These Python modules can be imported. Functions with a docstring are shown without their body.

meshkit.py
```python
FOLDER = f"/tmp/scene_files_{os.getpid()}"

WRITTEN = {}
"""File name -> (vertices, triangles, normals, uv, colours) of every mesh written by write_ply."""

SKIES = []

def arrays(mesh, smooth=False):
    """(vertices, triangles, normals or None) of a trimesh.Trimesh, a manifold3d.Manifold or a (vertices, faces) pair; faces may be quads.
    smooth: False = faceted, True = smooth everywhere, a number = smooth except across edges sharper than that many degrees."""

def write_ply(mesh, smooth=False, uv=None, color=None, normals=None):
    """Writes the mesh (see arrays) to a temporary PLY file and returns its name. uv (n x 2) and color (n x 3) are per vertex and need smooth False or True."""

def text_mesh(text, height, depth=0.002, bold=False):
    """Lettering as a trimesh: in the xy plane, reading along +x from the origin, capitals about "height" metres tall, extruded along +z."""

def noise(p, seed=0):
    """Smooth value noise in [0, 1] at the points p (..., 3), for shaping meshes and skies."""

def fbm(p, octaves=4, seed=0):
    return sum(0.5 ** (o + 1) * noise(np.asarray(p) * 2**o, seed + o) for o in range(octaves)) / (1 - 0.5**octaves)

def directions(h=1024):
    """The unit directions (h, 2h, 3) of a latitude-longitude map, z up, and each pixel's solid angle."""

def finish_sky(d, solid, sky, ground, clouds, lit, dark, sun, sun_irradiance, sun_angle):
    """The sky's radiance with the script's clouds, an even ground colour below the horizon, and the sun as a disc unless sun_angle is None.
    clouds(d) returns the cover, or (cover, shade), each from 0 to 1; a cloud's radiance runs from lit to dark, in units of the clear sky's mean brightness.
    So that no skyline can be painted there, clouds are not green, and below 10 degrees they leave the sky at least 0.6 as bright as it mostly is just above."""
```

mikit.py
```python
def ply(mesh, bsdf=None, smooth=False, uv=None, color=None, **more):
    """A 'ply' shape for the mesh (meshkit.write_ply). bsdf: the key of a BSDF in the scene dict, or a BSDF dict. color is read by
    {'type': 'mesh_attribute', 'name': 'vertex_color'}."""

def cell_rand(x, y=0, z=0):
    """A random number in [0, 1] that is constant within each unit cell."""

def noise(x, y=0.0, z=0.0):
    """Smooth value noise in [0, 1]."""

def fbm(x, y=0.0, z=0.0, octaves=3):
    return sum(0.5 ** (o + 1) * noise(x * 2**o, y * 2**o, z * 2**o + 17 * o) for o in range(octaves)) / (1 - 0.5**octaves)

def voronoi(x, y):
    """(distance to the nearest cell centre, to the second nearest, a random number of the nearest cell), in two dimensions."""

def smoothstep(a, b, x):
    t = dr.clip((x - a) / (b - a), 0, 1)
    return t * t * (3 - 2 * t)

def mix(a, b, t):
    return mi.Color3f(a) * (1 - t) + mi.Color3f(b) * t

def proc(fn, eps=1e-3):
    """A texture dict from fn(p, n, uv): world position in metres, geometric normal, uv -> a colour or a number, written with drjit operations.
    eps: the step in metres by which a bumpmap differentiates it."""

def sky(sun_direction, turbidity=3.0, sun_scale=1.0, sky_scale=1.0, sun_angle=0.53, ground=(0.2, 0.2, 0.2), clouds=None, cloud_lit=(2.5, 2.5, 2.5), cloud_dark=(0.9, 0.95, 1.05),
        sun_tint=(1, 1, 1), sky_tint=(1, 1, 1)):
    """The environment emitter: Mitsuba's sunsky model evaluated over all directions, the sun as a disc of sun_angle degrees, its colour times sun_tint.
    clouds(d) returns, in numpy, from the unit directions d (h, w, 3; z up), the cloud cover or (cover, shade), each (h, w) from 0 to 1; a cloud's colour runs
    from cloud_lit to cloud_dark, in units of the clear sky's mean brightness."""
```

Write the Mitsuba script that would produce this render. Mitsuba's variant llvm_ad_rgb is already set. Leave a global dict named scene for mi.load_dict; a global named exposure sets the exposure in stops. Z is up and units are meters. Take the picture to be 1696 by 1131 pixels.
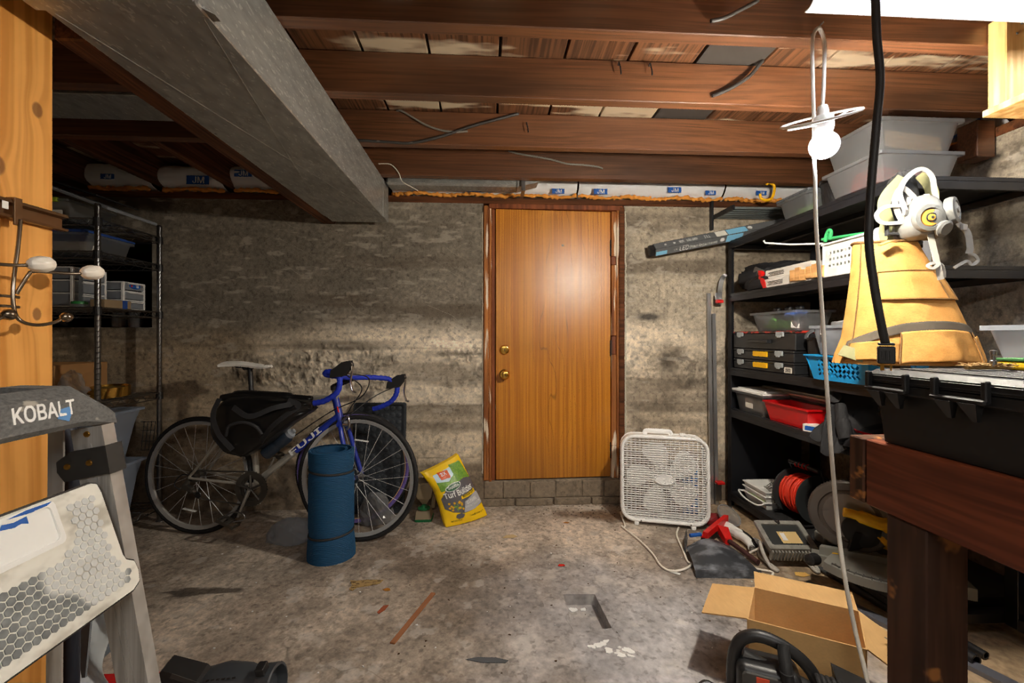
import math, random
import numpy as np, trimesh, drjit as dr, mitsuba as mi, mikit, meshkit
import manifold3d as m3
from shapely.geometry import Polygon, Point, box as sbox
from shapely import affinity
from shapely.ops import unary_union
from mikit import noise, fbm, voronoi, cell_rand, smoothstep, mix

T4 = mi.ScalarTransform4f
YAW = math.radians(3.3)
FOV = 2 * math.degrees(math.atan(848 / 720))
exposure = 0.5
scene = {
    'camera': {'type': 'perspective', 'fov': FOV, 'fov_axis': 'x', 'near_clip': 0.05, 'far_clip': 50.0,
               'principal_point_offset_y': 0.0084,
               'to_world': T4().look_at(origin=[0, 0, 1.06], target=[math.sin(YAW), math.cos(YAW), 1.06], up=[0, 0, 1])},
}
labels = {}
# strengths of the lamps (their geometry is built with the lamps below)
BULB = (1000.0, 905.0, 760.0)      # bare hanging bulb
TUBE = (11.5, 12.9, 15.0)           # tubes of the shop light near the ceiling
TUBE_FILL = (60.0, 58.0, 55.0)       # added fill tubes behind the camera, brightening the back wall and left side

# ------------------------------------------------------------------ helpers
def lin(c):
    c = np.asarray(c, float) / 255
    return [float(x) for x in np.where(c <= .04045, c / 12.92, ((c + .055) / 1.055) ** 2.4)]

def L(c):
    return mi.Color3f(*lin(c))

def tex(c):
    return c if isinstance(c, dict) else {'type': 'rgb', 'value': lin(c)}

def M(name, c, rough=.5, metal=0.0, spec=.5, bump=None, bscale=1.0, **kw):
    b = {'type': 'principled', 'base_color': tex(c), 'roughness': rough if isinstance(rough, dict) else float(rough), 'metallic': float(metal), 'specular': float(spec), **kw}
    if bump is not None:
        b = {'type': 'bumpmap', 'arbitrary': bump, 'scale': float(bscale), 'bsdf': b}
    scene[name] = {'type': 'twosided', 'bsdf': b}
    return name

def uniq(k):
    if k not in scene and k not in labels:
        return k
    i = 1
    while f'{k}_{i:03d}' in scene or f'{k}_{i:03d}' in labels:
        i += 1
    return f'{k}_{i:03d}'

def thing(name, label, cat, group=None):
    k = uniq(name)
    labels[k] = {'label': label, 'category': cat}
    if group: labels[k]['group'] = group
    return k

def put(name, mesh, mat, parent=None, smooth=False, label=None, cat=None, group=None, kind=None, **kw):
    k = uniq(parent + '__' + name if parent else name)
    scene[k] = mikit.ply(mesh, mat, smooth=smooth, **kw) if not isinstance(mesh, dict) else mesh
    d = {}
    if label: d['label'] = label
    if cat: d['category'] = cat
    if group: d['group'] = group
    if kind: d['kind'] = kind
    if d: labels[k] = d
    return k

def cat(*ms):
    out = []
    for m in ms:
        out += list(m) if isinstance(m, (list, tuple)) else [m]
    return trimesh.util.concatenate(out)

def hull(pts):
    m = m3.Manifold.hull_points(np.asarray(pts, float)).to_mesh()
    return trimesh.Trimesh(m.vert_properties[:, :3], m.tri_verts, process=False)

def bx(x0, x1, y0, y1, z0, z1, ch=0.0):
    if ch <= 0:
        return trimesh.creation.box(bounds=[[x0, y0, z0], [x1, y1, z1]])
    p = []
    for a, sa in ((x0, 1), (x1, -1)):
        for b, sb in ((y0, 1), (y1, -1)):
            for c, sc in ((z0, 1), (z1, -1)):
                p += [(a, b + sb * ch, c + sc * ch), (a + sa * ch, b, c + sc * ch), (a + sa * ch, b + sb * ch, c)]
    return hull(p)

def rbox(x0, x1, y0, y1, z0, z1, r, n=3):
    p = []
    a = np.linspace(0, math.pi / 2, n + 1)
    for sx, X in ((-1, x0 + r), (1, x1 - r)):
        for sy, Y in ((-1, y0 + r), (1, y1 - r)):
            for sz, Z in ((-1, z0 + r), (1, z1 - r)):
                for t in a:
                    for f in a:
                        p.append((X + sx * r * math.cos(t) * math.cos(f), Y + sy * r * math.cos(t) * math.sin(f), Z + sz * r * math.sin(t)))
    return hull(p)

def rot(ax, deg, about=(0, 0, 0)):
    v = {'x': [1, 0, 0], 'y': [0, 1, 0], 'z': [0, 0, 1]}[ax] if isinstance(ax, str) else ax
    return trimesh.transformations.rotation_matrix(math.radians(deg), v, about)

def tr(x, y, z):
    return trimesh.transformations.translation_matrix([x, y, z])

def X(mesh, *mats):
    m = mesh.copy()
    for a in mats:
        m.apply_transform(a)
    return m

def frame(o, ex, ez=None, ey=None):
    """matrix whose local x, y, z axes are ex, ey, ez at o (missing one completed)"""
    ex = np.asarray(ex, float); ex /= np.linalg.norm(ex)
    if ey is not None:
        ey = np.asarray(ey, float); ez = np.cross(ex, ey); ez /= np.linalg.norm(ez); ey = np.cross(ez, ex)
    else:
        ez = np.asarray(ez, float); ey = np.cross(ez, ex); ey /= np.linalg.norm(ey); ez = np.cross(ex, ey)
    m = np.eye(4); m[:3, 0], m[:3, 1], m[:3, 2], m[:3, 3] = ex, ey, ez, o
    return m

def spline(pts, n=8, closed=False):
    p = np.asarray(pts, float)
    if closed:
        q = np.vstack([p[-1], p, p[0], p[1]]); segs = len(p)
    else:
        q = np.vstack([2 * p[0] - p[1], p, 2 * p[-1] - p[-2]]); segs = len(p) - 1
    out = []
    t = np.linspace(0, 1, n, endpoint=False)[:, None]
    for i in range(segs):
        a, b, c, d = q[i:i + 4]
        out.append(.5 * (2 * b + (c - a) * t + (2 * a - 5 * b + 4 * c - d) * t ** 2 + (3 * b - a - 3 * c + d) * t ** 3))
    out = np.vstack(out)
    return out if closed else np.vstack([out, p[-1]])

def tube(pts, r, sides=10, closed=False, flat=1.0, up=None, caps=True):
    """sweep along a polyline; r a number or one per point; flat squeezes the second axis"""
    p = np.asarray(pts, float); n = len(p)
    r = np.broadcast_to(np.asarray(r, float), (n,))
    if closed: t = np.roll(p, -1, 0) - np.roll(p, 1, 0)
    else: t = np.gradient(p, axis=0)
    t /= np.linalg.norm(t, axis=1, keepdims=True) + 1e-12
    u = np.zeros_like(p)
    if up is not None:
        u[:] = np.cross(np.asarray(up, float), t); u /= np.linalg.norm(u, axis=1, keepdims=True) + 1e-9
    else:
        a = np.array([0, 0, 1.]) if abs(t[0, 2]) < .9 else np.array([1., 0, 0])
        u[0] = np.cross(t[0], a); u[0] /= np.linalg.norm(u[0])
        for i in range(1, n):
            v = u[i - 1] - t[i] * (u[i - 1] @ t[i]); u[i] = v / (np.linalg.norm(v) + 1e-12)
    w = np.cross(t, u)
    ang = np.arange(sides) * 2 * math.pi / sides
    V = p[:, None] + r[:, None, None] * (np.cos(ang)[None, :, None] * u[:, None] + flat * np.sin(ang)[None, :, None] * w[:, None])
    V = V.reshape(-1, 3)
    m = n if closed else n - 1
    i, j = np.meshgrid(np.arange(m), np.arange(sides), indexing='ij')
    i2 = (i + 1) % n; j2 = (j + 1) % sides
    q = np.stack([i * sides + j, i * sides + j2, i2 * sides + j2, i2 * sides + j], -1).reshape(-1, 4)
    F = np.vstack([q[:, [0, 1, 2]], q[:, [0, 2, 3]]])
    if caps and not closed:
        V = np.vstack([V, p[0], p[-1]]); k = n * sides
        a = np.arange(sides); b = (a + 1) % sides
        F = np.vstack([F, np.stack([b, a, a * 0 + k], 1), np.stack([a + (n - 1) * sides, b + (n - 1) * sides, a * 0 + k + 1], 1)])
    return trimesh.Trimesh(V, F, process=False)

def rod(a, b, r, sides=10, r2=None):
    return tube([a, b], [r, r if r2 is None else r2], sides)

def lathe(prof, n=32, o=(0, 0, 0), axis=(0, 0, 1)):
    """revolve (radius, height) points about the axis from o; ends on the axis are closed"""
    prof = np.asarray(prof, float)
    a = np.arange(n) * 2 * math.pi / n
    V = np.stack([prof[:, None, 0] * np.cos(a), prof[:, None, 0] * np.sin(a), np.broadcast_to(prof[:, None, 1], (len(prof), n))], -1).reshape(-1, 3)
    i, j = np.meshgrid(np.arange(len(prof) - 1), np.arange(n), indexing='ij'); j2 = (j + 1) % n
    q = np.stack([i * n + j, i * n + j2, (i + 1) * n + j2, (i + 1) * n + j], -1).reshape(-1, 4)
    F = np.vstack([q[:, [0, 1, 2]], q[:, [0, 2, 3]]])
    m = trimesh.Trimesh(V, F, process=False)
    z = np.asarray(axis, float); z /= np.linalg.norm(z)
    m.apply_transform(trimesh.geometry.align_vectors([0, 0, 1], z)); m.apply_translation(o)
    return m

def torus(o, axis, R, r, n=48, k=10):
    z = np.asarray(axis, float); z /= np.linalg.norm(z)
    a = np.cross(z, [0, 0, 1] if abs(z[2]) < .9 else [1, 0, 0]); a /= np.linalg.norm(a); b = np.cross(z, a)
    t = np.arange(n) * 2 * math.pi / n
    return tube(np.asarray(o) + R * (np.cos(t)[:, None] * a + np.sin(t)[:, None] * b), r, k, closed=True)

def ext(poly, h, mat=None):
    gs = list(getattr(poly, 'geoms', [poly]))
    m = cat([trimesh.creation.extrude_polygon(g, h, engine='earcut') for g in gs if g.area > 1e-9])
    return X(m, mat) if mat is not None else m

def rrect(x0, y0, x1, y1, r):
    return sbox(x0 + r, y0 + r, x1 - r, y1 - r).buffer(r, 6)

XZ = np.array([[1, 0, 0, 0], [0, 0, -1, 0], [0, 1, 0, 0], [0, 0, 0, 1.]])   # xy drawing -> xz, extruded towards -y
YZ = np.array([[0, 0, 1, 0], [1, 0, 0, 0], [0, 1, 0, 0], [0, 0, 0, 1.]])    # xy drawing -> yz, extruded towards +x

def grid(fn, nu, nv, closed_u=False):
    """surface from fn(u, v) -> xyz, u, v in 0..1; returns mesh and uv"""
    u = np.linspace(0, 1, nu); v = np.linspace(0, 1, nv)
    U, V = np.meshgrid(u, v, indexing='ij')
    P = np.asarray(fn(U, V)); P = np.moveaxis(P, 0, -1).reshape(-1, 3) if P.shape[0] == 3 else P.reshape(-1, 3)
    i, j = np.meshgrid(np.arange(nu - 1), np.arange(nv - 1), indexing='ij')
    q = np.stack([i * nv + j, (i + 1) * nv + j, (i + 1) * nv + j + 1, i * nv + j + 1], -1).reshape(-1, 4)
    return trimesh.Trimesh(P, np.vstack([q[:, [0, 1, 2]], q[:, [0, 2, 3]]]), process=False), np.stack([U.ravel(), V.ravel()], 1)

def shell(mesh, t):
    """give an open sheet thickness t (along minus its normals)"""
    v, f = np.array(mesh.vertices), np.array(mesh.faces)
    n = meshkit.arrays(mesh, True)[2]
    edges = np.sort(np.vstack([f[:, [0, 1]], f[:, [1, 2]], f[:, [2, 0]]]), 1)
    raw = np.vstack([f[:, [0, 1]], f[:, [1, 2]], f[:, [2, 0]]])
    _, idx, cnt = np.unique(edges, axis=0, return_index=True, return_counts=True)
    e = raw[idx[cnt == 1]]; k = len(v)
    side = np.vstack([np.stack([e[:, 1], e[:, 0], e[:, 0] + k], 1), np.stack([e[:, 1], e[:, 0] + k, e[:, 1] + k], 1)])
    return trimesh.Trimesh(np.vstack([v, v - n * t]), np.vstack([f, f[:, ::-1] + k, side]), process=False)

def text(s, h, o, ex, ey, depth=.0008, bold=False, width=None):
    m = meshkit.text_mesh(s, h, depth, bold)
    if width: m.apply_scale([width / (m.bounds[1][0] - m.bounds[0][0]), 1, 1])
    return X(m, frame(o, ex, ey=ey))

def strap(pts, w, t, n=6, normal=None):
    """flat band along a splined path, width w across, thickness t; normal = direction of the band's face"""
    p = spline(pts, n)
    return tube(p, w / 2, 4, flat=t / w) if normal is None else band(p, w, t, normal)

def band(p, w, t, normal):
    p = np.asarray(p, float)
    tg = np.gradient(p, axis=0); tg /= np.linalg.norm(tg, axis=1, keepdims=True) + 1e-12
    nn = np.broadcast_to(np.asarray(normal, float), p.shape)
    s = np.cross(tg, nn); s /= np.linalg.norm(s, axis=1, keepdims=True) + 1e-9
    nn = np.cross(s, tg)
    c = [p + s * w / 2 + nn * t / 2, p - s * w / 2 + nn * t / 2, p - s * w / 2 - nn * t / 2, p + s * w / 2 - nn * t / 2]
    V = np.stack(c, 1).reshape(-1, 3); n = len(p)
    F = []
    for i in range(n - 1):
        for j in range(4):
            a, b = i * 4 + j, i * 4 + (j + 1) % 4
            F += [[a, b, b + 4], [a, b + 4, a + 4]]
    F += [[0, 2, 1], [0, 3, 2], [4 * n - 4, 4 * n - 3, 4 * n - 2], [4 * n - 4, 4 * n - 2, 4 * n - 1]]
    m = trimesh.Trimesh(V, F, process=False); trimesh.repair.fix_normals(m) if False else None
    return m

# ------------------------------------------------------------------ materials
def V3(p): return p.x, p.y, p.z

def wood(dark, light, axis, freq=55.0, stretch=.04, var=.5, blot=None, blot_lo=.55, blot_hi=.75, bscale=(3, 9, 9)):
    d, l = lin(dark), lin(light)
    bl = None if blot is None else lin(blot)
    def fn(p, n, uv):
        c = [p.x, p.y, p.z]
        a = c.pop(axis); b, e = c
        w = fbm(a * 1.3, b * 5, e * 5, 2)
        g = fbm((b + .05 * w) * freq, (e + .05 * w) * freq, a * freq * stretch, 3)
        big = fbm(a * 2.1 + 7, b * 4, e * 4, 2)
        col = mix(d, l, smoothstep(.25, .75, g)) * (1 - var / 2 + var * big)
        if bl is not None:
            col = mix(col, bl, smoothstep(blot_lo, blot_hi, fbm(a * bscale[0], b * bscale[1] + 3, e * bscale[2], 4)))
        return col
    return mikit.proc(fn)

def grit(a, b, c):
    return fbm(a * 60, b * 60, c * 60, 4)

def wall_color(p, n, uv):
    x, y, z = V3(p)
    s = x + y
    big = fbm(s * 1.4, z * 2.6, 1.0, 4)
    base = fbm(s * 5, z * 8, 1.0, 4)
    fine = grit(s, z, y)
    spk = noise(s * 210, z * 210, y * 60)
    band_ = fbm(s * .8, z * 10, 4.0, 4)
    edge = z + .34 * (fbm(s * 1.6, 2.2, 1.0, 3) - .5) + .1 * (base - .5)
    up = smoothstep(.98, 1.16, edge)                       # darker upper part, paler concrete lower down
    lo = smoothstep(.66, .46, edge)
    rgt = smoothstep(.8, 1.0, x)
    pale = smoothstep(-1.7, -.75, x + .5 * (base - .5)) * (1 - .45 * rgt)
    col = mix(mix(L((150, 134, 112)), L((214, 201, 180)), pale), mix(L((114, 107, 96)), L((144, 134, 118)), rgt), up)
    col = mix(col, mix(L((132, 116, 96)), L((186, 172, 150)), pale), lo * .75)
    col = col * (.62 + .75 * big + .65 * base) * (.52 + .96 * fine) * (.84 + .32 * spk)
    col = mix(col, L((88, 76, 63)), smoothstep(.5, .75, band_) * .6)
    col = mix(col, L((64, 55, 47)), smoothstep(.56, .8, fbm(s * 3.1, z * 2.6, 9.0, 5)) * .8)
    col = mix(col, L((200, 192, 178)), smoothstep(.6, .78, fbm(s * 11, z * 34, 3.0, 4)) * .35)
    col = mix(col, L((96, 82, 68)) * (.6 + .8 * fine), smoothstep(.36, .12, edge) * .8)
    rough = smoothstep(.46, .6, fbm(s * 2.2, z * 6, 3.0, 3)) * smoothstep(.12, .0, dr.abs(z - .86) - .08)
    col = col * (1 - rough * .42 * smoothstep(.65, .3, fbm(s * 34, z * 34, 1.0, 4)))  # hollows of the rough band darkened: shade put into the colour
    pit = smoothstep(.6, .78, fbm(s * 55, z * 55, 7.0, 3))
    col = mix(col, L((56, 48, 41)), pit * .35)
    blot = dr.exp(-(dr.square((x - 1.03) / .075) + dr.square((z - 1.18) / .022)))
    col = mix(col, L((45, 44, 44)), dr.clip(blot * 1.2 * smoothstep(.25, .5, fine + .2), 0, .85))
    scr = dr.abs(dr.sin((x * .62 + z) * 23 + 3 * fbm(x * 5, z * 5, 2.0, 2)))
    sm = smoothstep(.55, .7, fbm(x * 4, z * 4, 5.0, 2)) * up
    return mix(col, L((190, 182, 170)), smoothstep(.03, .008, scr) * sm * .5)

def wall_bump(p, n, uv):
    x, y, z = V3(p)
    s = x + y
    rough = smoothstep(.46, .6, fbm(s * 2.2, z * 6, 3.0, 3)) * smoothstep(.12, .0, dr.abs(z - .86) - .08)
    h = .0035 * fbm(s * 30, z * 30, y * 30, 4) + .03 * rough * fbm(s * 34, z * 34, 1.0, 4)
    seam = dr.minimum(dr.abs(z - .62), dr.minimum(dr.abs(z - .98), dr.minimum(dr.abs(z - 1.36), dr.abs(z - .3))))
    return h - .004 * smoothstep(.006, .0, seam)

def floor_color(p, n, uv):
    x, y, z = V3(p)
    base = fbm(x * 1.7, y * 1.7, 1.0, 4)
    mid = fbm(x * 7, y * 7, 2.0, 5)
    fine = grit(x, y, z)
    spk = noise(x * 190, y * 190, 3.0)
    col = mix(L((124, 112, 100)), L((176, 164, 150)), smoothstep(.3, .7, base))
    col = col * (.62 + 1.1 * mid) * (.55 + .9 * fine) * (.86 + .28 * spk)
    w = smoothstep(.95, .2, dr.sqrt(dr.square((x - .6) / .9) + dr.square((y - 1.45) / .8)) + .7 * (fbm(x * 4, y * 4, 8.0, 4) - .5))  # pale cool pool of lamp light, painted into the floor colour
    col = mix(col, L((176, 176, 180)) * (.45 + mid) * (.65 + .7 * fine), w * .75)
    col = mix(col, L((70, 58, 48)), smoothstep(.58, .86, fbm(x * 5.3, y * 6.5, 11.0, 5)) * .5)
    col = mix(col, L((206, 200, 192)), smoothstep(.62, .76, fbm(x * 14, y * 14, 21.0, 4)) * .4)
    pit = smoothstep(.6, .78, fbm(x * 50, y * 50, 31.0, 3))
    col = mix(col, L((62, 52, 43)), pit * .35)
    wet = dr.exp(-(dr.square((x + 1.16 + (y - 1.87) * -.8) / .2) + dr.square((y - 1.87) / .045))) * (.25 + 1.5 * fbm(x * 12, y * 40, 3.0, 4))
    col = mix(col, L((40, 32, 26)), smoothstep(.4, .75, wet) * .8)
    drt = smoothstep(.55, .1, dr.sqrt(dr.square((x - .62) / .42) + dr.square((y - 2.55) / .22)) + .6 * (mid - .5))
    col = mix(col, L((92, 66, 42)) * (.4 + 1.2 * fine), drt * .85)
    oil = smoothstep(.6, .1, dr.sqrt(dr.square((x + .42) / .25) + dr.square((y - 1.3) / .13)))
    col = mix(col, L((48, 36, 28)), oil * smoothstep(.5, .6, fbm(x * 26, y * 26, 2.0, 3)) * .9)
    rt = smoothstep(1.05, 1.5, x + .4 * (mid - .5))
    col = mix(col, L((168, 142, 108)) * (.45 + mid) * (.6 + .8 * fine), rt * .75)
    cr = dr.abs(fbm(x * 2.4, y * 2.4, 7.0, 4) - .5)
    return mix(col, L((66, 58, 50)), smoothstep(.004, .0, cr) * .25)

def floor_bump(p, n, uv):
    x, y, z = V3(p)
    cr = dr.abs(fbm(x * 2.4, y * 2.4, 7.0, 4) - .5)
    return .0034 * fbm(x * 35, y * 35, z * 35, 4) + .008 * fbm(x * 6, y * 6, 3.0, 3) - .003 * smoothstep(.006, .0, cr)

def galv_color(p, n, uv):
    x, y, z = V3(p)
    f = fbm(x * 60, y * 22, z * 60, 3)
    sp = smoothstep(.66, .72, fbm(x * 170, y * 70, z * 170, 2))
    return mix(L((150, 152, 150)), L((196, 198, 194)), f) * (.75 + .5 * fbm(x * 3, y * 3, z * 3, 2)) + L((120, 120, 115)) * sp

M('concrete_wall', mikit.proc(wall_color), .92, spec=.2, bump=mikit.proc(wall_bump, 2e-3))
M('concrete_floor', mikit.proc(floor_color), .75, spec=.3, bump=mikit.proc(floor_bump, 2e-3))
M('earth', (40, 32, 26), .95)
M('joist_wood', wood((82, 51, 32), (104, 65, 40), 0, 150, .02, .6, (58, 37, 24), .5, .8, (1.2, 6, 6)), .42, spec=.8)
M('joist_wood_y', wood((64, 40, 26), (110, 70, 44), 1, 110, .03, .7), .65, spec=.3)
M('subfloor_wood', wood((64, 40, 24), (104, 66, 40), 1, 110, .03, .6, (186, 168, 142), .55, .7, (12, 3, 9)), .75, spec=.3)
M('subfloor_pale', wood((82, 56, 36), (124, 90, 60), 1, 110, .03, .6, (176, 158, 130), .5, .68, (11, 4, 9)), .75, spec=.3)
M('subfloor_dark', (52, 47, 43), .8)
M('frame_wood', wood((120, 66, 30), (184, 118, 62), 2, 60, .03, .6, (222, 208, 186), .58, .64, (3, 22, 22)), .7, spec=.3)
M('frame_red', wood((92, 46, 24), (140, 76, 40), 2, 60, .03, .5), .6, spec=.3)
M('sill_wood', wood((62, 36, 22), (104, 62, 36), 0, 60, .03, .6), .8, spec=.2)
M('galvanized', mikit.proc(galv_color), .42, metal=.75)
M('white_facing', (226, 228, 230), .55)
M('orange_fibre', (222, 150, 70), .95, spec=.1)
M('print_blue', (26, 84, 164), .6)
M('black_metal', (26, 27, 30), .42, spec=.5)
M('black_plastic', (24, 24, 26), .45)
M('grey_plastic', (78, 82, 86), .5)
M('rubber', (22, 22, 23), .7)
M('white_plastic', (232, 232, 228), .4)
M('white_cord', (222, 216, 204), .5)
M('chrome', (200, 200, 200), .18, metal=1.0)
M('steel', (150, 150, 150), .35, metal=1.0)
M('alu', (205, 206, 208), .32, metal=.9)
M('brass', (214, 170, 84), .2, metal=1.0)
M('red_plastic', (206, 28, 26), .4)
M('yellow_plastic', (244, 186, 20), .45)
M('print_white', (235, 235, 232), .6)
M('print_black', (25, 25, 25), .6)
# ------------------------------------------------------------------ the room
BX0, BX1, YB = -3.2, 2.11, 2.72
fl = sbox(BX0 - .2, -2.7, BX1 + .2, YB + .2).difference(Polygon([(.313, 1.768), (.441, 1.761), (.452, 1.553), (.31, 1.54)]))
floor_mesh = cat(ext(fl, .045, tr(0, 0, -.045)), bx(BX0 - .2, BX1 + .2, -2.7, YB + .2, -.12, -.045))
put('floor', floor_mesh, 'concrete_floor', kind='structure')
wl = sbox(BX0 - .2, 0, BX1 + .2, 1.885).difference(sbox(-.022, .155, .872, 2)).difference(sbox(-2.9, 1.11, -2.0, 1.66))
put('wall_back', ext(wl, .2, XZ @ tr(0, 0, -2.92)), 'concrete_wall', kind='structure')
put('wall_right', bx(BX1, BX1 + .2, -2.7, YB, 0, 1.885), 'concrete_wall', kind='structure')
put('wall_left', bx(BX0 - .2, BX0, -2.7, YB, 0, 1.885), 'concrete_wall', kind='structure')
put('wall_front', bx(BX0, BX1, -2.7, -2.5, 0, 1.885), 'concrete_wall', kind='structure')
# dark crawl space behind the opening in the back wall
put('wall_recess', cat(bx(-3.0, -1.9, 2.92, 4.1, .95, 1.1), bx(-3.0, -2.9, 2.92, 4.1, 1.1, 1.7), bx(-2.0, -1.9, 2.92, 4.1, 1.1, 1.7),
                       bx(-3.0, -1.9, 4.1, 4.2, .95, 1.8), bx(-3.0, -1.9, 2.92, 4.1, 1.7, 1.8)), 'earth', kind='structure')
# rough low concrete blocks below the door
random.seed(3)
xs = [-.02, .1, .27, .43, .6, .74, .872]
for i in range(6):
    t = random.uniform(.006, .016)
    put('block', bx(xs[i] + .002, xs[i + 1] - .002, YB - t, YB + .01, .045, .15 + random.uniform(-.006, .006), .004), 'concrete_wall', 'wall_back')
for i in range(4):
    put('block', bx(-.06 + i * .24, .17 + i * .24, YB - .022 - .004 * (i % 2), YB + .01, 0, .043, .004), 'concrete_wall', 'wall_back')
# rim boards and sill plates
put('trim_1', cat(bx(BX0, BX1, YB - .005, YB + .15, 1.885, 1.925, .003), bx(BX0, BX1 + .2, YB + .155, YB + .195, 1.885, 2.14)), 'sill_wood', kind='structure')
put('trim_2', cat(bx(BX1 - .005, BX1 + .15, -2.5, YB - .01, 1.885, 1.925, .003), bx(BX1 + .155, BX1 + .195, -2.7, YB + .15, 1.885, 2.14)), 'sill_wood', kind='structure')
put('trim_3', cat(bx(BX0 - .15, BX0 + .005, -2.5, YB - .01, 1.885, 1.925, .003), bx(BX0 - .195, BX0 - .155, -2.7, YB + .15, 1.885, 2.14),
                  bx(BX0, BX1, -2.695, -2.655, 1.885, 2.14), bx(BX0, BX1, -2.65, -2.495, 1.885, 1.925, .003)), 'sill_wood', kind='structure')
# ceiling: cover, sub-floor boards, joists
put('ceiling', bx(BX0 - .2, BX1 + .2, -2.7, YB + .2, 2.14, 2.2), 'subfloor_dark', kind='structure')
random.seed(11)
px, k = BX0 - .2, 0
while px < BX1 + .2:
    w = random.choice([.235, .245, .262])
    if px > BX1 - .3: w = BX1 + .2 - px
    z = 2.11 + random.uniform(0, .004)
    mt = 'subfloor_dark' if .93 < px + w / 2 < 1.16 else random.choice(['subfloor_wood', 'subfloor_wood', 'subfloor_pale'])
    put('plank', bx(px + .005, min(px + w, BX1 + .2) - .005, -2.69, YB + .19, z, 2.139, .002), mt, 'ceiling')
    px += w; k += 1
for y, x0 in ((.83, BX0), (1.256, BX0), (1.63, BX0), (2.05, BX0), (2.452, -.99)):
    put('joist', bx(x0, BX1 + .15, y, y + .048, 1.955, 2.109, .003), 'joist_wood', 'ceiling')
for y in (-2.2, -1.8, -1.4, -1.0, -.6, -.2, .22):
    put('joist', bx(BX0, BX1 + .15, y, y + .048, 1.955, 2.109, .003), 'joist_wood', 'ceiling')
for x in (-2.79, -2.38, -1.97, -1.56, -1.15):
    put('joist', bx(x, x + .045, 2.1, YB + .15, 1.955, 2.109, .003), 'joist_wood_y', 'ceiling')
put('girder', bx(-.997, -.92, 1.06, 2.71, 1.742, 1.953, .004), 'joist_wood_y', 'ceiling')

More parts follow.
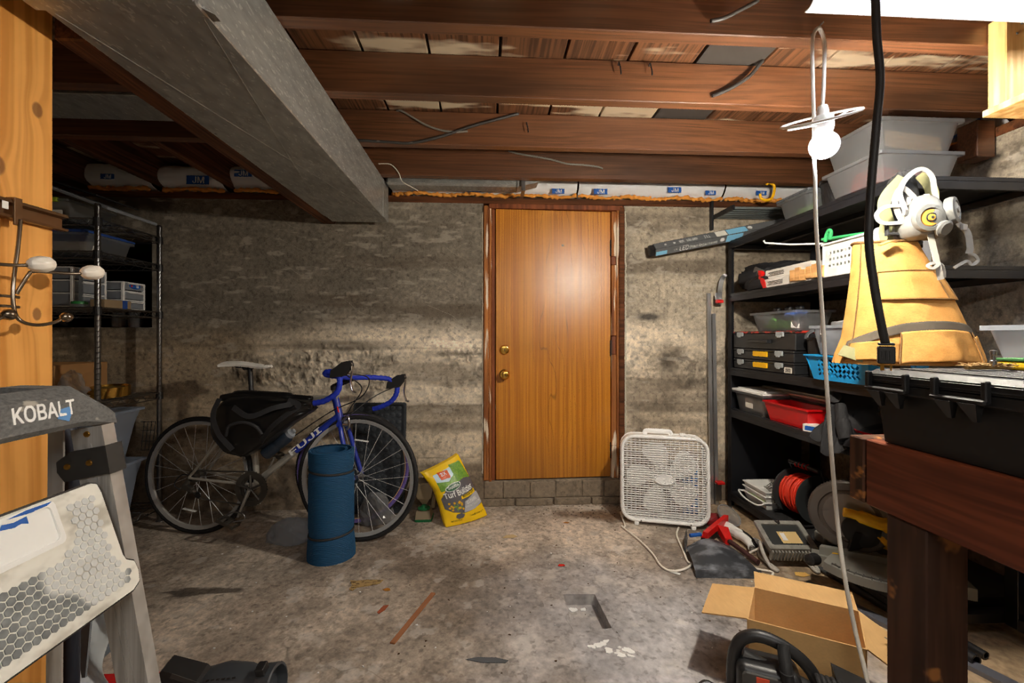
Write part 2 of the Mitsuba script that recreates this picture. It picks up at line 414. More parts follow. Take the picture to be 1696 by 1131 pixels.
# ---- door and its battered frame
def oak_fn(p, n, uv):
    x, z = p.x, p.z
    g = fbm((x + .01 * fbm(z * 1.6, x * 9, 1.0, 3)) * 170, z * 1.6, 2.0, 3)
    q = x * 5 + 1.4 * fbm(x * 3.2, z * .9, 4.0, 3)
    cath = smoothstep(.13, .0, dr.abs(dr.sin(q * 16 + 1.5 * fbm(x * 30, z * 3, 3.0, 2)))) * smoothstep(.42, .62, fbm(x * 4.2, z * .8, 8.0, 3))
    col = mix(L((172, 100, 20)), L((200, 132, 36)), smoothstep(.2, .8, g))
    col = mix(col, L((116, 60, 10)), .6 * cath)
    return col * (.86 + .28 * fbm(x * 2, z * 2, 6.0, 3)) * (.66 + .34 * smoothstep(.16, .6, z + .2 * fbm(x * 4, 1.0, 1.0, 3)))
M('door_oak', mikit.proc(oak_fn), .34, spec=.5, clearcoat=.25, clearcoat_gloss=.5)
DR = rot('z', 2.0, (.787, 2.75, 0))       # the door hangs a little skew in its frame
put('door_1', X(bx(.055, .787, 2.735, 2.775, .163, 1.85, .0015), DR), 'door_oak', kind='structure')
def knob(z, dead):
    prof = [(0, .001), (.033, .001), (.034, .004), (.03, .008), (.012, .01)]
    if dead: prof = [(0, .0), (.029, .0), (.03, .006), (.026, .012), (.019, .014), (.0, .0145)]
    else: prof = [(0, .0), (.03, .0), (.031, .004), (.026, .008), (.012, .011), (.011, .026), (.02, .031), (.0285, .04), (.0285, .047), (.022, .056), (.012, .059), (.0, .059)]
    k = put('deadbolt' if dead else 'knob', X(lathe(prof, 28, (.108, 2.7345, z), (0, -1, 0)), DR), 'brass', 'door_1', smooth=35)
    put('keyhole', X(bx(.1065, .1095, 2.7345 - (.0165 if dead else .0605), 2.7345 - (.0135 if dead else .0575), z - .008, z + .008, .0005), DR), 'print_black', k)
knob(.972, True); knob(.82, False)
put('peephole', X(lathe([(0, 0), (.007, 0), (.0075, .003), (.005, .005), (0, .004)], 16, (.476, 2.7345, 1.63), (0, -1, 0)), DR), 'steel', 'door_1', smooth=30)
put('latch_plate', X(bx(.0545, .0575, 2.737, 2.76, .79, .85, .0006), DR), 'brass', 'door_1')
put('plate', X(bx(.052, .0546, 2.74, 2.77, .6, .63, .0006), DR), 'steel', 'door_1')
for z in (1.62, .98, .33):
    h = put('hinge', bx(.788, .806, 2.733, 2.739, z - .05, z + .05, .001), 'black_metal', 'door_1')
    put('knuckle', rod((.7885, 2.73, z - .05), (.7885, 2.73, z + .05), .0055, 10), 'black_metal', h)
fr = put('trim_4', cat(bx(-.02, .872, 2.77, 2.8, .156, 1.884)), 'frame_red', kind='structure')     # stop boards behind the door
put('jamb', bx(.03, .0525, 2.722, 2.769, .155, 1.852, .002), 'frame_red', 'trim_4')
put('jamb', bx(.012, .029, 2.712, 2.769, .15, 1.88, .003), 'frame_wood', 'trim_4')
put('jamb', bx(-.021, .011, 2.704, 2.769, .16, 1.87, .004), 'frame_wood', 'trim_4')
put('head_board', bx(.012, .86, 2.707, 2.769, 1.8535, 1.883, .002), 'frame_red', 'trim_4')
for a, b in ((.157, .36), (.362, .94), (1.06, 1.51), (1.565, 1.85)):
    put('jamb', bx(.79, .82, 2.717, 2.769, a, b, .003), 'frame_wood', 'trim_4')
for a, b in ((.942, 1.058), (1.512, 1.563)):
    put('hinge_block', bx(.79, .819, 2.726, 2.769, a, b, .002), 'frame_red', 'trim_4')
put('jamb', bx(.821, .836, 2.71, 2.769, .157, 1.86, .003), 'frame_wood', 'trim_4')
put('jamb', bx(.837, .871, 2.706, 2.769, .157, 1.875, .004), 'sill_wood', 'trim_4')
# ragged mortar beads along the frame
M('mortar', (196, 188, 172), .95)
def bead(x, z0, z1, seed):
    r = np.random.RandomState(seed); z = np.arange(z0, z1, .012)
    p = np.stack([x + r.uniform(-.003, .003, len(z)), np.full(len(z), YB - .002) + r.uniform(-.002, .002, len(z)), z], 1)
    return tube(p, .0028 + .0032 * r.rand(len(z)), 6)
put('mortar_bead', cat(bead(.88, .1, 1.86, 1), bead(-.027, .2, 1.84, 2)), 'mortar', 'wall_back')

# ---- galvanized main duct with seams and creases
dk = thing('heating_duct', 'big rectangular galvanized sheet metal duct running back under the joists beside the girder', 'duct')
put('trunk', cat(bx(-.915, -.587, .93, 2.5, 1.733, 1.953, .003)), 'galvanized', dk)
put('trunk', bx(-.918, -.584, -1.6, .915, 1.728, 1.953, .003), 'galvanized', dk)
put('slip_joint', bx(-.922, -.58, .905, .945, 1.724, 1.953, .004), 'galvanized', dk)
put('end_section', bx(-.913, -.586, 2.502, 2.63, 1.735, 1.953, .003), 'galvanized', dk)
put('corner_tab', hull([(-.582, .92, 1.728), (-.582, .96, 1.728), (-.56, .93, 1.722), (-.56, .95, 1.722), (-.58, .92, 1.735), (-.58, .96, 1.735)]), 'galvanized', dk)
crease = [rod((-.9, .96, 1.7325), (-.6, 2.48, 1.7325), .0006, 5), rod((-.6, .96, 1.7325), (-.9, 2.48, 1.7325), .0006, 5)]
put('crease', crease[0], 'galvanized', dk); put('crease', crease[1], 'galvanized', dk)
for y in (1.5, 2.05, 2.55):
    put('screw', lathe([(0, 0), (.004, 0), (.004, .002), (0, .003)], 10, (-.9, y, 1.7325), (0, 0, -1)), 'steel', dk)
put('floor_joist_panning', bx(-3.1, -1.0, 1.69, 1.885, 1.95, 2.108, .003), 'galvanized', smooth=False, label='short cross duct of dull galvanized sheet in the dark joist bay left of the girder', cat='duct')
bk = thing('branch_duct', 'slim galvanized branch duct lying behind the last joist above the door', 'duct')
put('pipe', bx(-.58, .18, 2.53, 2.64, 1.93, 2.06, .012), 'galvanized', bk)
put('boot', hull([(.18, 2.53, 1.93), (.18, 2.64, 1.93), (.18, 2.53, 2.06), (.18, 2.64, 2.06), (.3, 2.54, 1.96), (.3, 2.63, 1.96), (.3, 2.54, 2.08), (.3, 2.63, 2.08)]), 'galvanized', bk)
put('collar', bx(.165, .19, 2.524, 2.646, 1.924, 2.066, .012), 'galvanized', bk)
put('hanger_strap', cat(bx(.2, .222, 2.51, 2.513, 1.9, 2.06), bx(.2, .222, 2.51, 2.65, 1.9, 1.903)), 'steel', bk)

# ---- insulation batts over the sill plate
def batt(x0, x1, name_label, seed, y0=2.66, y1=2.86, marks=(), z0=1.925, z1=2.1):
    k = thing('insulation_batt', name_label, 'insulation')
    def f(u, v):
        a = v * math.pi * .92
        n_ = meshkit.fbm(np.stack([u * (x1 - x0) * 9, v * 3, u * 0 + seed], -1), 3)
        rr = .8 + .4 * n_
        return np.stack([x0 + (x1 - x0) * u, (y0 + y1) / 2 - (y1 - y0) / 2 * np.sin(a) * rr, z0 + .012 + (z1 - z0 - .02) * (1 - np.cos(a)) / 2 * (.92 + .08 * n_)])
    m, _ = grid(f, max(12, int((x1 - x0) * 70)), 14)
    put('paper_facing', m, 'white_facing', k, smooth=True)
    r = np.random.RandomState(seed)
    xs_ = np.arange(x0, x1, .011)
    p = np.stack([xs_, y0 + .034 + .014 * np.sin(xs_ * 19) + r.uniform(-.008, .008, len(xs_)), z0 + .004 + r.uniform(-.004, .006, len(xs_))], 1)
    put('fibre_edge', tube(p, .006 + .009 * r.rand(len(xs_)), 7), 'orange_fibre', k, smooth=True)
    for (mx, mz, s) in marks:
        yy = y0 - .003
        lg = put('logo', bx(mx, mx + .085 * s, yy - .001, yy, mz, mz + .034 * s), 'print_blue', k)
        put('lettering', text('JM', .024 * s, (mx + .02 * s, yy - .0015, mz + .005 * s), (1, 0, 0), (0, 0, 1), .0006, True), 'print_white', lg)
    return k
batt(-.58, .56, 'white faced insulation batt with ragged orange edge tucked above the door', 5, marks=((-.5, 1.938, 1), (-.12, 1.936, 1), (.4, 1.935, .9)))
batt(.57, 1.5, 'white faced insulation batt above the bare wall between the door and the shelving', 6, marks=((.66, 1.936, 1), (1.13, 1.955, 1), (1.37, 1.945, .8)))
batt(1.51, 2.1, 'white faced insulation batt in the corner over the black shelving', 9, marks=((1.7, 1.95, .8),))
batt(-1.925, -1.57, 'white faced insulation batt with a large blue logo between joists left of the girder', 7, marks=((-1.76, 1.95, 1.5),))
batt(-1.515, -1.16, 'white faced insulation batt between joists just left of the girder and duct', 8, marks=((-1.49, 2.0, 1.2),))
batt(-2.33, -1.98, 'white faced insulation batt farthest left, over the top of the wire shelf', 12, marks=((-2.24, 1.97, .9),))
k = thing('insulation_batt', 'white faced insulation batt with a blue line on top of the right wall', 'insulation')
m, _ = grid(lambda u, v: np.stack([2.24 - .1 * np.sin(v * 2.9) * (.8 + .4 * meshkit.fbm(np.stack([u * 9, v * 3, u * 0 + 4], -1), 3)), 1.7 + .34 * u, 1.928 + .17 * v]), 40, 12)
put('paper_facing', m, 'white_facing', k, smooth=True)
put('fibre_edge', tube(np.stack([2.12 + .01 * np.sin(np.arange(1.7, 2.04, .012) * 31), np.arange(1.7, 2.04, .012), 1.932 + .006 * np.sin(np.arange(1.7, 2.04, .012) * 47)], 1), .011, 7), 'orange_fibre', k, smooth=True)
put('blue_line', band(spline([(2.13, 1.71, 2.02), (2.135, 1.8, 1.99), (2.14, 1.9, 1.968), (2.14, 2.03, 1.96)], 8), .012, .001, (-1, 0, 0)), 'print_blue', k)
# ------------------------------------------------------------------ left side: post, coat hooks, ladder
def pine_fn(p, n, uv):
    y, z = p.y, p.z
    d = mi.Float(0); kn = mi.Float(0)
    for (ky, kz, r) in ((1.028, 1.563, .012), (1.027, 1.108, .01), (.95, 1.41, .014)):
        q = dr.square((y - ky) / r) + dr.square((z - kz) / (r * 1.5))
        d += .016 * dr.exp(-q * .22)
        kn = dr.maximum(kn, smoothstep(1.2, .5, q))
    w = fbm(z * 1.6, y * 5, p.x * 5, 3)
    g = fbm((y + .03 * w + d) * 75, z * 1.7, p.x * 40, 3)
    col = mix(L((200, 134, 60)), L((226, 162, 84)), smoothstep(.25, .75, g)) * (.8 + .4 * fbm(y * 5, z * 2.5, 1.0, 3))
    return mix(col, L((92, 52, 34)), kn * .7)
M('pine_post', mikit.proc(pine_fn), .5, spec=.35)
pk = thing('timber_post', 'amber coloured pine timber post with dark knots at the left edge', 'post')
put('timber', bx(-1.15, -1.0, .86, 1.065, 0, 1.952, .004), 'pine_post', pk)
put('splinter', hull([(-1.0, 1.05, 1.953), (-.992, 1.06, 1.93), (-1.0, 1.065, 1.93), (-1.002, 1.06, 1.95)]), 'pine_post', pk)

M('rail_brown', (112, 84, 58), .3, metal=.6)
M('hook_wire', (150, 138, 122), .22, metal=1.0)
M('porcelain', (236, 228, 214), .18, spec=.6, clearcoat=.6)
ck = thing('coat_rack', 'bronze coat hook rail with white porcelain knobs fixed to the timber post', 'coat rack')
rp = Polygon([(-.999, 1.304), (-.981, 1.304), (-.979, 1.309), (-.994, 1.311), (-.994, 1.333), (-.979, 1.335), (-.981, 1.342), (-.999, 1.342)])
put('rail', ext(rp, .36, frame((0, 1.078, 0), (1, 0, 0), ey=(0, 0, 1))), 'rail_brown', ck)
def clip(y):
    c = put('bracket', cat(bx(-.98, -.975, y - .008, y + .008, 1.29, 1.345, .001), bx(-.9945, -.975, y - .008, y + .008, 1.342, 1.347, .001)), 'rail_brown', ck)
    put('pad', bx(-.978, -.976, y - .03, y - .018, 1.318, 1.334, .0008), 'white_plastic', c)
def hook(y):
    pts = spline([(-.965, y, 1.3), (-.958, y - .012, 1.24), (-.952, y - .026, 1.17), (-.948, y - .03, 1.12), (-.945, y - .022, 1.092), (-.93, y - .005, 1.082), (-.915, y + .016, 1.088), (-.908, y + .03, 1.098)], 8)
    h = put('hook', tube(pts, .0034, 8), 'hook_wire', ck, smooth=50)
    put('ball_tip', lathe([(0, -.011), (.007, -.009), (.011, -.002), (.0105, .004), (.006, .01), (0, .0115)], 18, (-.906, y + .034, 1.1), (.3, .8, .35)), 'hook_wire', h, smooth=True)
    top = spline([(-.955, y - .018, 1.145), (-.945, y - .005, 1.185), (-.94, y + .004, 1.194), (-.915, y + .045, 1.196), (-.905, y + .066, 1.199)], 6)
    h2 = put('hook', tube(top, .0034, 8), 'hook_wire', ck, smooth=50)
    prof = [(0, -.021), (.007, -.0205), (.012, -.016), (.0155, -.006), (.0162, .004), (.0135, .014), (.008, .02), (0, .0215)]
    kn = lathe(prof, 32, (0, 0, 0))
    v = np.array(kn.vertices); a = np.arctan2(v[:, 1], v[:, 0]); rr = np.hypot(v[:, 0], v[:, 1])
    s = 1 + .07 * np.cos(8 * a + 120 * v[:, 2]); v[:, 0] *= s; v[:, 1] *= s; kn.vertices = v
    put('porcelain_knob', X(kn, trimesh.geometry.align_vectors([0, 0, 1], [.35, .9, .22]), tr(-.896, y + .084, 1.204)), 'porcelain', h2, smooth=True)
    for z in (1.139, 1.119):
        put('cross_wire', tube(spline([(-.995, y - .075, z), (-.955, y - .045, z), (-.952, y - .016, z - .001)], 5), .003, 8), 'hook_wire', h)
clip(.965); clip(.82)
hook(.958); hook(.845)

# ---- folded step ladder standing in front of the post
M('ladder_grey', mikit.proc(lambda p, n, uv: mix(mix(L((74, 74, 74)), L((112, 112, 110)), fbm(p.x * 240, p.y * 240, p.z * 240, 2)), L((188, 182, 170)), smoothstep(.62, .72, fbm(p.x * 30, p.y * 30, p.z * 50, 4)) * .7)), .75, bump=mikit.proc(lambda p, n, uv: .0008 * fbm(p.x * 300, p.y * 300, p.z * 300, 2)))
M('ladder_black', (36, 34, 32), .6)
M('ladder_alu', mikit.proc(lambda p, n, uv: mix(L((150, 146, 140)), L((196, 194, 190)), fbm(p.x * 220, p.y * 40, p.z * 5, 2))), .32, metal=.4)
M('tape_blue', (92, 142, 196), .7)
lk = thing('step_ladder', 'folded aluminium step ladder with a grey top cap in front of the timber post', 'ladder')
out = [(-.9, .955), (-.865, .968), (-.78, .966), (-.757, .95), (-.752, .9), (-.762, .89), (-.9, .89)]
body = ext(Polygon(out), .5, XZ @ tr(0, 0, -.86)).copy()
capm = m3.Manifold(m3.Mesh(np.asarray(body.vertices, np.float32), np.asarray(body.faces, np.uint32)))
endc = m3.Manifold.hull_points(np.array([(x, .86, z) for x, z in out] + [(x + .004, .925, z * .8 + .18) for x, z in ((-.885, .925), (-.77, .92), (-.756, .905), (-.752, .88), (-.765, .872), (-.88, .875))], float))
def solid(m): return m3.Manifold(m3.Mesh(np.asarray(m.vertices, np.float32), np.asarray(m.faces, np.uint32)))
def unsolid(m):
    q = m.to_mesh(); return trimesh.Trimesh(q.vert_properties[:, :3], q.tri_verts, process=False)
pocket = m3.Manifold.hull_points(np.array([(x, y, .98) for x in (-.872, -.785) for y in (.4, .83)] + [(x, y, .915) for x in (-.862, -.79) for y in (.41, .79)]))
capm = (capm + endc) - pocket
put('top_cap', unsolid(capm), 'ladder_grey', lk)
put('lettering', text('KOBALT', .026, (-.7535, .735, .918), (0, 1, .0), (-.15, 0, 1), .001, True, width=.105), 'print_white', lk)
put('tape_scrap', ext(Polygon([(0, .004), (.02, -.004), (.026, .008), (.024, .022), (.008, .02)]), .0008, frame((-.7525, .808, .91), (0, 1, 0), ey=(-.12, 0, 1))), 'tape_blue', lk)
dn = np.array([.169, 0, -.9856])
def rail(y, side):
    o = np.array([-.764, y, .884])
    fm = frame(o, dn, ey=(0, 1, 0))            # local x runs down the rail, y towards the back wall, z = across towards +x or -x
    s = 1 if fm[0, 2] > 0 else -1
    a = []
    a.append(bx(0, .89, 0, .004, -.028, .028))                                  # web
    a.append(bx(0, .89, 0, side * .028, .0255, .0285) if side > 0 else bx(0, .89, -.028, 0, .0255, .0285))
    a.append(bx(0, .89, 0, .028, -.0285, -.0255) if side > 0 else bx(0, .89, -.028, 0, -.0285, -.0255))
    for q in (-.01, .002): a.append(bx(.03, .89, -.0015, .0, q, q + .003))
    m = cat(a)
    if s < 0: m = X(m, np.diag([1, 1, -1, 1.])); m.invert()
    r_ = put('front_rail', X(m, fm), 'ladder_alu', lk)
    put('rivet', lathe([(0, 0), (.006, 0), (.005, .002), (0, .0025)], 14, tuple(o + dn * .012 + np.array([0, -.0005, 0])), (0, -1, 0)), 'brass', r_)
    put('foot', X(bx(.853, .895, -.004, .03, -.032, .032, .003), fm), 'ladder_black', r_)
    br = cat(X(hull([(x, yy, z) for yy in (-.006, -.0015) for x, z in ((.039, -.03), (.039, .031), (.092, .031), (.094, -.05), (.074, -.06), (.054, -.058))]), fm) if s > 0 else
             X(hull([(x, yy, -z) for yy in (-.006, -.0015) for x, z in ((.039, -.03), (.039, .031), (.092, .031), (.094, -.05), (.074, -.06), (.054, -.058))]), fm),
             X(bx(.039, .094, -.006, .032, s * .0290 if s > 0 else -.0335, .0335 if s > 0 else -.029), fm))
    b_ = put('bracket', br, 'ladder_black', lk)
    for zz in (-.04, .0):
        put('rivet', lathe([(0, 0), (.006, 0), (.005, .002), (0, .0025)], 14, tuple((fm @ np.array([.066, -.0062, s * zz, 1]))[:3]), (0, -1, 0)), 'brass', b_)
rail(.875, 1); rail(.42, 1)
for y in (.865, .43):
    put('rear_leg', tube([(-.835, y + .03, .93), (-.842, y + .03, 0.012)], .017, 4, flat=.7), 'ladder_alu', lk)
# folded platform tread with honeycomb grip
O = np.array([-.732, .86, .7835]); fm = frame(O, (0, -1, 0), ey=(.3105, 0, -.9506))
if fm[0, 2] < 0: pass
nz = fm[:3, 2]
outl = Polygon([(.012, 0), (.003, .004), (0, .02), (.0, .145), (-.004, .158), (-.018, .168), (-.02, .185), (-.015, .203), (0, .21), (.44, .21), (.44, 0)])
sg = 1 if nz[0] > 0 else -1
put_tread = ext(outl.buffer(.003), .02, fm @ tr(0, 0, -.02 if sg > 0 else 0))
M('tread_pale', mikit.proc(lambda p, n, uv: mix(L((222, 220, 210)), L((176, 172, 160)), smoothstep(.45, .7, fbm(p.x * 20, p.y * 20, p.z * 26, 4)))), .6)
M('tread_grey', mikit.proc(lambda p, n, uv: mix(L((196, 198, 196)), mix(L((96, 99, 100)), L((138, 142, 142)), fbm(p.y * 90, p.z * 90, 1.0, 2)), smoothstep(.42, .52, fbm(p.y * 7 + 1.3, p.z * 9, p.x * 3, 3)))), .6)
tk = put('platform_tread', put_tread, 'tread_pale', lk)
put('edge_trim', tube(np.array([(fm @ np.array([a, b, sg * -.004, 1]))[:3] for a, b in list(outl.buffer(.004).exterior.coords)[:-1]]), .0028, 6, closed=True), 'ladder_black', lk)
inset = rrect(.082, -.004, .43, .078, .012)
hexs = []
R_ = .0068; W_ = math.sqrt(3) * R_
area_ = outl.buffer(-.008).difference(inset.buffer(.012))
row = 0; b = .012
while b < .205:
    a = -.015 + (W_ * 1.16 / 2 if row % 2 else 0)
    while a < .43:
        if area_.contains(Point(a, b).buffer(R_ * .8)):
            hexs.append(Polygon([(a + R_ * .97 * math.cos(t + math.pi / 6), b + R_ * .97 * math.sin(t + math.pi / 6)) for t in np.arange(6) * math.pi / 3]))
        a += W_ * 1.16
    b += R_ * 1.74; row += 1
put('honeycomb_grip', ext(unary_union(hexs), .0014, fm @ tr(0, 0, 0 if sg > 0 else -.0014)), 'tread_grey', tk, kind='stuff', label='grey honeycomb grip cells of the tread')
tm = put('tray_insert', cat(ext(rrect(.086, 0, .428, .074, .01).difference(rrect(.094, .008, .42, .066, .008)), .005, fm @ tr(0, 0, 0 if sg > 0 else -.005)), ext(rrect(.094, .008, .42, .066, .008), .002, fm @ tr(0, 0, 0 if sg > 0 else -.002))), 'white_plastic', tk)
put('paint_smear', cat(*[ext(Polygon(q), .0006, fm @ tr(0, 0, .005 if sg > 0 else -.0056)) for q in ([(.09, .002), (.13, .001), (.16, .004), (.13, .007), (.1, .006)], [(.118, .003), (.135, .004), (.132, .007), (.12, .0075)])] +
    [ext(Polygon([(.13, .01), (.15, .012), (.165, .009), (.17, .016), (.15, .02), (.14, .018), (.13, .022)]), .0006, fm @ tr(0, 0, .002 if sg > 0 else -.0026))]), 'print_blue', tk)
# near side of the ladder lower treads
for b0, z0 in ((.5, .45), (.78, .2)):
    c = np.array([-.772, 0, .93]) + dn * b0
    put('step', bx(c[0] - .05, c[0] + .03, .425, .872, c[2] - .012, c[2] + .012, .004), 'ladder_alu', lk) if z0 < .3 else None

# ---- things behind the ladder
hk = thing('hand_truck', 'dark blue-black tubular hand truck with a curved handle behind the step ladder', 'hand truck')
put('handle', tube(spline([(-1.24, 1.17, .9), (-1.12, 1.16, .885), (-1.06, 1.15, .845), (-1.03, 1.145, .77), (-1.026, 1.14, .6), (-1.03, 1.14, .3), (-1.035, 1.14, .03)], 8), .0175, 14), M('tube_navy', (32, 38, 50), .45), hk, smooth=50)
put('crossbar', bx(-1.22, -1.02, 1.118, 1.126, .732, .756, .001), 'black_plastic', hk)
put('side_plate', hull([(-1.085, 1.2, .33), (-1.035, 1.2, .33), (-1.05, 1.2, .165), (-1.058, 1.2, .165), (-1.085, 1.206, .33), (-1.035, 1.206, .33), (-1.05, 1.206, .165), (-1.058, 1.206, .165)]), M('grey_paint', (120, 128, 136), .4), hk)
put('toe_plate', bx(-1.3, -1.0, 1.13, 1.24, .02, .026, .001), 'grey_paint', hk)
put('wheel', lathe([(0, -.02), (.05, -.02), (.075, -.016), (.078, 0), (.075, .016), (.05, .02), (0, .02)], 24, (-1.17, 1.225, .08), (1, 0, 0)), 'rubber', hk, smooth=40)
ob = thing('orange_case', 'orange board with white letters leaning behind the post and ladder', 'board')
put('board', X(bx(-.05, .05, -.006, .006, 0, .76, .003), rot('y', -9), rot('x', -4), tr(-1.2, 1.29, .02)), M('orange_paint', (236, 112, 44), .5), ob)
put('lettering', text('TE', .017, (-1.235, 1.312, .66), (.35, 0, -.94), (.94, 0, .35), .001, True), 'print_white', ob)
wb = put('plastic_sheet', shell(grid(lambda u, v: np.stack([-1.075 + .05 * u + .012 * np.sin(v * 9), 1.22 + .02 * u + .008 * np.sin(v * 14 + u * 5), .005 + .34 * v]), 8, 24)[0], .0015), M('crumpled_white', (214, 222, 226), .35), smooth=True, label='crumpled white plastic sheet standing between the hand truck tube and ladder rail', cat='plastic sheet')
rc = thing('tool_case', 'red and black flat tool case on the floor behind the foot of the ladder', 'tool case')
put('body', bx(-1.19, -.975, 1.265, 1.4, .0, .02, .006), 'black_plastic', rc)
put('lid', hull([(-1.19, 1.265, .02), (-.985, 1.265, .02), (-1.19, 1.395, .02), (-.985, 1.395, .02), (-1.17, 1.275, .036), (-.965, 1.27, .038), (-1.17, 1.385, .036), (-.99, 1.385, .036)]), 'red_plastic', rc)
gl = trimesh.creation.icosphere(4, 1.0); v = np.array(gl.vertices); v *= (1 + .35 * (meshkit.fbm(v * 9 + 5, 3) - .5))[:, None] * np.array([.085, .07, .04]); gl.vertices = v + [-.93, 1.13, .035]
put('fuzzy_duster', gl, M('fuzz', (150, 140, 140), .95, bump=mikit.proc(lambda p, n, uv: .006 * fbm(p.x * 200, p.y * 200, p.z * 200, 2))), smooth=True, label='grey fuzzy duster lying on the floor at the foot of the ladder', cat='duster')
bn = thing('grey_tote', 'slate blue plastic bin standing behind the foot of the timber post', 'storage bin')
put('shell', hull([(x, y, z) for x, y, z in ((-1.36, 1.4, 0), (-1.26, 1.4, 0), (-1.36, 1.56, 0), (-1.26, 1.56, 0), (-1.39, 1.39, .34), (-1.247, 1.39, .34), (-1.39, 1.58, .34), (-1.247, 1.58, .34))]), M('slate_plastic', (98, 110, 122), .45), bn)
put('rim', bx(-1.4, -1.24, 1.38, 1.59, .335, .35, .005), 'slate_plastic', bn)

# ------------------------------------------------------------------ wire shelf and what it holds
def clear_mat(name, c, st=.55, dt=.7, rough=.25):
    scene[name] = {'type': 'principledthin', 'base_color': tex(c), 'roughness': rough, 'spec_trans': st, 'diff_trans': dt, 'eta': 1.3}
    return name
clear_mat('bin_clear', (236, 240, 244), .82, 1.1, .05)
clear_mat('bin_milky', (214, 220, 228), .5, .9)
clear_mat('bin_blue', (200, 212, 230), .45, .9)
clear_mat('film', (236, 238, 240), .8, .6, .12)
M('chrome_dark', (132, 132, 134), .25, metal=1.0)
ws = thing('wire_shelf', 'chrome wire shelving unit with five decks against the back wall at the far left', 'shelving')
for (x, y) in ((-1.855, 2.185), (-1.868, 2.595), (-2.76, 2.185), (-2.76, 2.595)):
    prof = [(0, .012), (.0125, .012)]
    for z in np.arange(.04, 1.66, .0254):
        prof += [(.0125, z - .002), (.0112, z), (.0125, z + .002)]
    prof += [(.0125, 1.672), (.0135, 1.674), (.0135, 1.684), (.01, 1.69), (0, 1.69)]
    pp = put('post', lathe(prof, 14, (x, y, 0)), 'chrome_dark', ws, smooth=30)
    put('foot', lathe([(0, 0), (.018, 0), (.018, .006), (.008, .014), (0, .014)], 14, (x, y, 0)), 'steel', pp)
def deck(zt):
    parts = []
    x0, x1, y0, y1 = -2.76, -1.86, 2.185, 2.595
    def truss(a, b):
        a, b = np.array(a), np.array(b); n_ = int(np.linalg.norm(b - a) / .034)
        q = [rod(a, b, .003, 6), rod(a - [0, 0, .032], b - [0, 0, .032], .003, 6)]
        p = np.array([a + (b - a) * i / n_ + [0, 0, -.032 * (i % 2)] for i in range(n_ + 1)])
        return q + [tube(p, .0018, 5)]
    fr = truss((x0, y0, zt), (x1, y0, zt)) + truss((x0, y1, zt), (x1, y1, zt)) + truss((x1, y0, zt), (x1, y1, zt)) + truss((x0, y0, zt), (x0, y1, zt))
    d = put('deck', cat(fr), 'chrome_dark', ws)
    put('deck_wires', cat([rod((x, y0, zt + .002), (x, y1, zt + .002), .0018, 5) for x in np.arange(x0 + .02, x1 - .01, .026)] + [rod((x0, y, zt - .002), (x1, y, zt - .002), .0026, 5) for y in (2.32, 2.46)]), 'chrome_dark', d)
    for (x, y) in ((-1.855, 2.185), (-1.868, 2.595)):
        put('collar', lathe([(.0126, -.036), (.018, -.036), (.0165, .004), (.0126, .004)], 14, (x, y, zt)), 'black_plastic', d)
for zt in (1.62, 1.463, 1.195, .735, .107): deck(zt)

def tote(x0, x1, y0, y1, z0, z1, name, mat, label, cat_, taper=.03, lid=None, group=None, rim=.012, lidh=.02, wall=.002):
    """open tapered plastic bin with a rolled rim, and a lid if a material is given for it"""
    k = thing(name, label, cat_, group)
    t = taper
    P0 = rrect(x0 + t, y0 + t, x1 - t, y1 - t, .02); P1 = rrect(x0, y0, x1, y1, .025)
    a = np.linspace(0, 1, 49)[:-1]
    c0 = np.array([P0.exterior.interpolate(s, normalized=True).coords[0] for s in a]); c1 = np.array([P1.exterior.interpolate(s, normalized=True).coords[0] for s in a])
    n = len(a); V = []; 
    for c, z in ((c0, z0), (c1, z1 - rim)): V += [(q[0], q[1], z) for q in c]
    V.append(((x0 + x1) / 2, (y0 + y1) / 2, z0))
    F = []
    for i in range(n):
        j = (i + 1) % n
        F += [[i, j, n + j], [i, n + j, n + i], [j, i, 2 * n]]
    put('shell', trimesh.Trimesh(V, F, process=False), mat, k, smooth=40)
    e = .008
    ring = sbox(x0, y0, x1, y1).buffer(e, 4).difference(sbox(x0, y0, x1, y1).buffer(-.003))
    put('rim', ext(ring, rim, tr(0, 0, z1 - rim)), mat, k)
    if lid:
        lm = cat(ext(sbox(x0, y0, x1, y1).buffer(e + .003, 4), lidh * .5, tr(0, 0, z1 + .001)), ext(sbox(x0, y0, x1, y1).buffer(-.018, 4), lidh * .5, tr(0, 0, z1 + .001 + lidh * .5)))
        put('lid', lm, lid, k)
    return k
M('paper', (228, 224, 214), .8)
M('green_lid', (40, 130, 62), .45)
M('lime', (150, 176, 40), .5)
# top deck
t1 = tote(-2.4, -2.05, 2.25, 2.52, 1.628, 1.73, 'clear_box', 'bin_clear', 'clear plastic box with a lime green clip on the top deck of the wire shelf', 'storage box', .012)
put('clip', bx(-2.3, -2.09, 2.236, 2.262, 1.715, 1.735, .004), 'lime', t1)
put('label', bx(-2.22, -2.07, 2.2425, 2.2485, 1.645, 1.675, .0008), 'paper', t1)
put('plastic_cover', X(rbox(-.28, .28, -.16, .16, -.008, .008, .006), rot('y', 20), tr(-2.1, 2.38, 1.775)), 'bin_milky', smooth=30, label='milky plastic sheet tilted over the clear box on top of the wire shelf', cat='cover')
put('black_folder', X(bx(-.18, .18, -.13, .13, -.003, .003, .001), rot('y', 18), tr(-2.07, 2.36, 1.802)), 'black_plastic', label='thin black folder lying aslant on the tilted lid on top of the wire shelf', cat='folder')
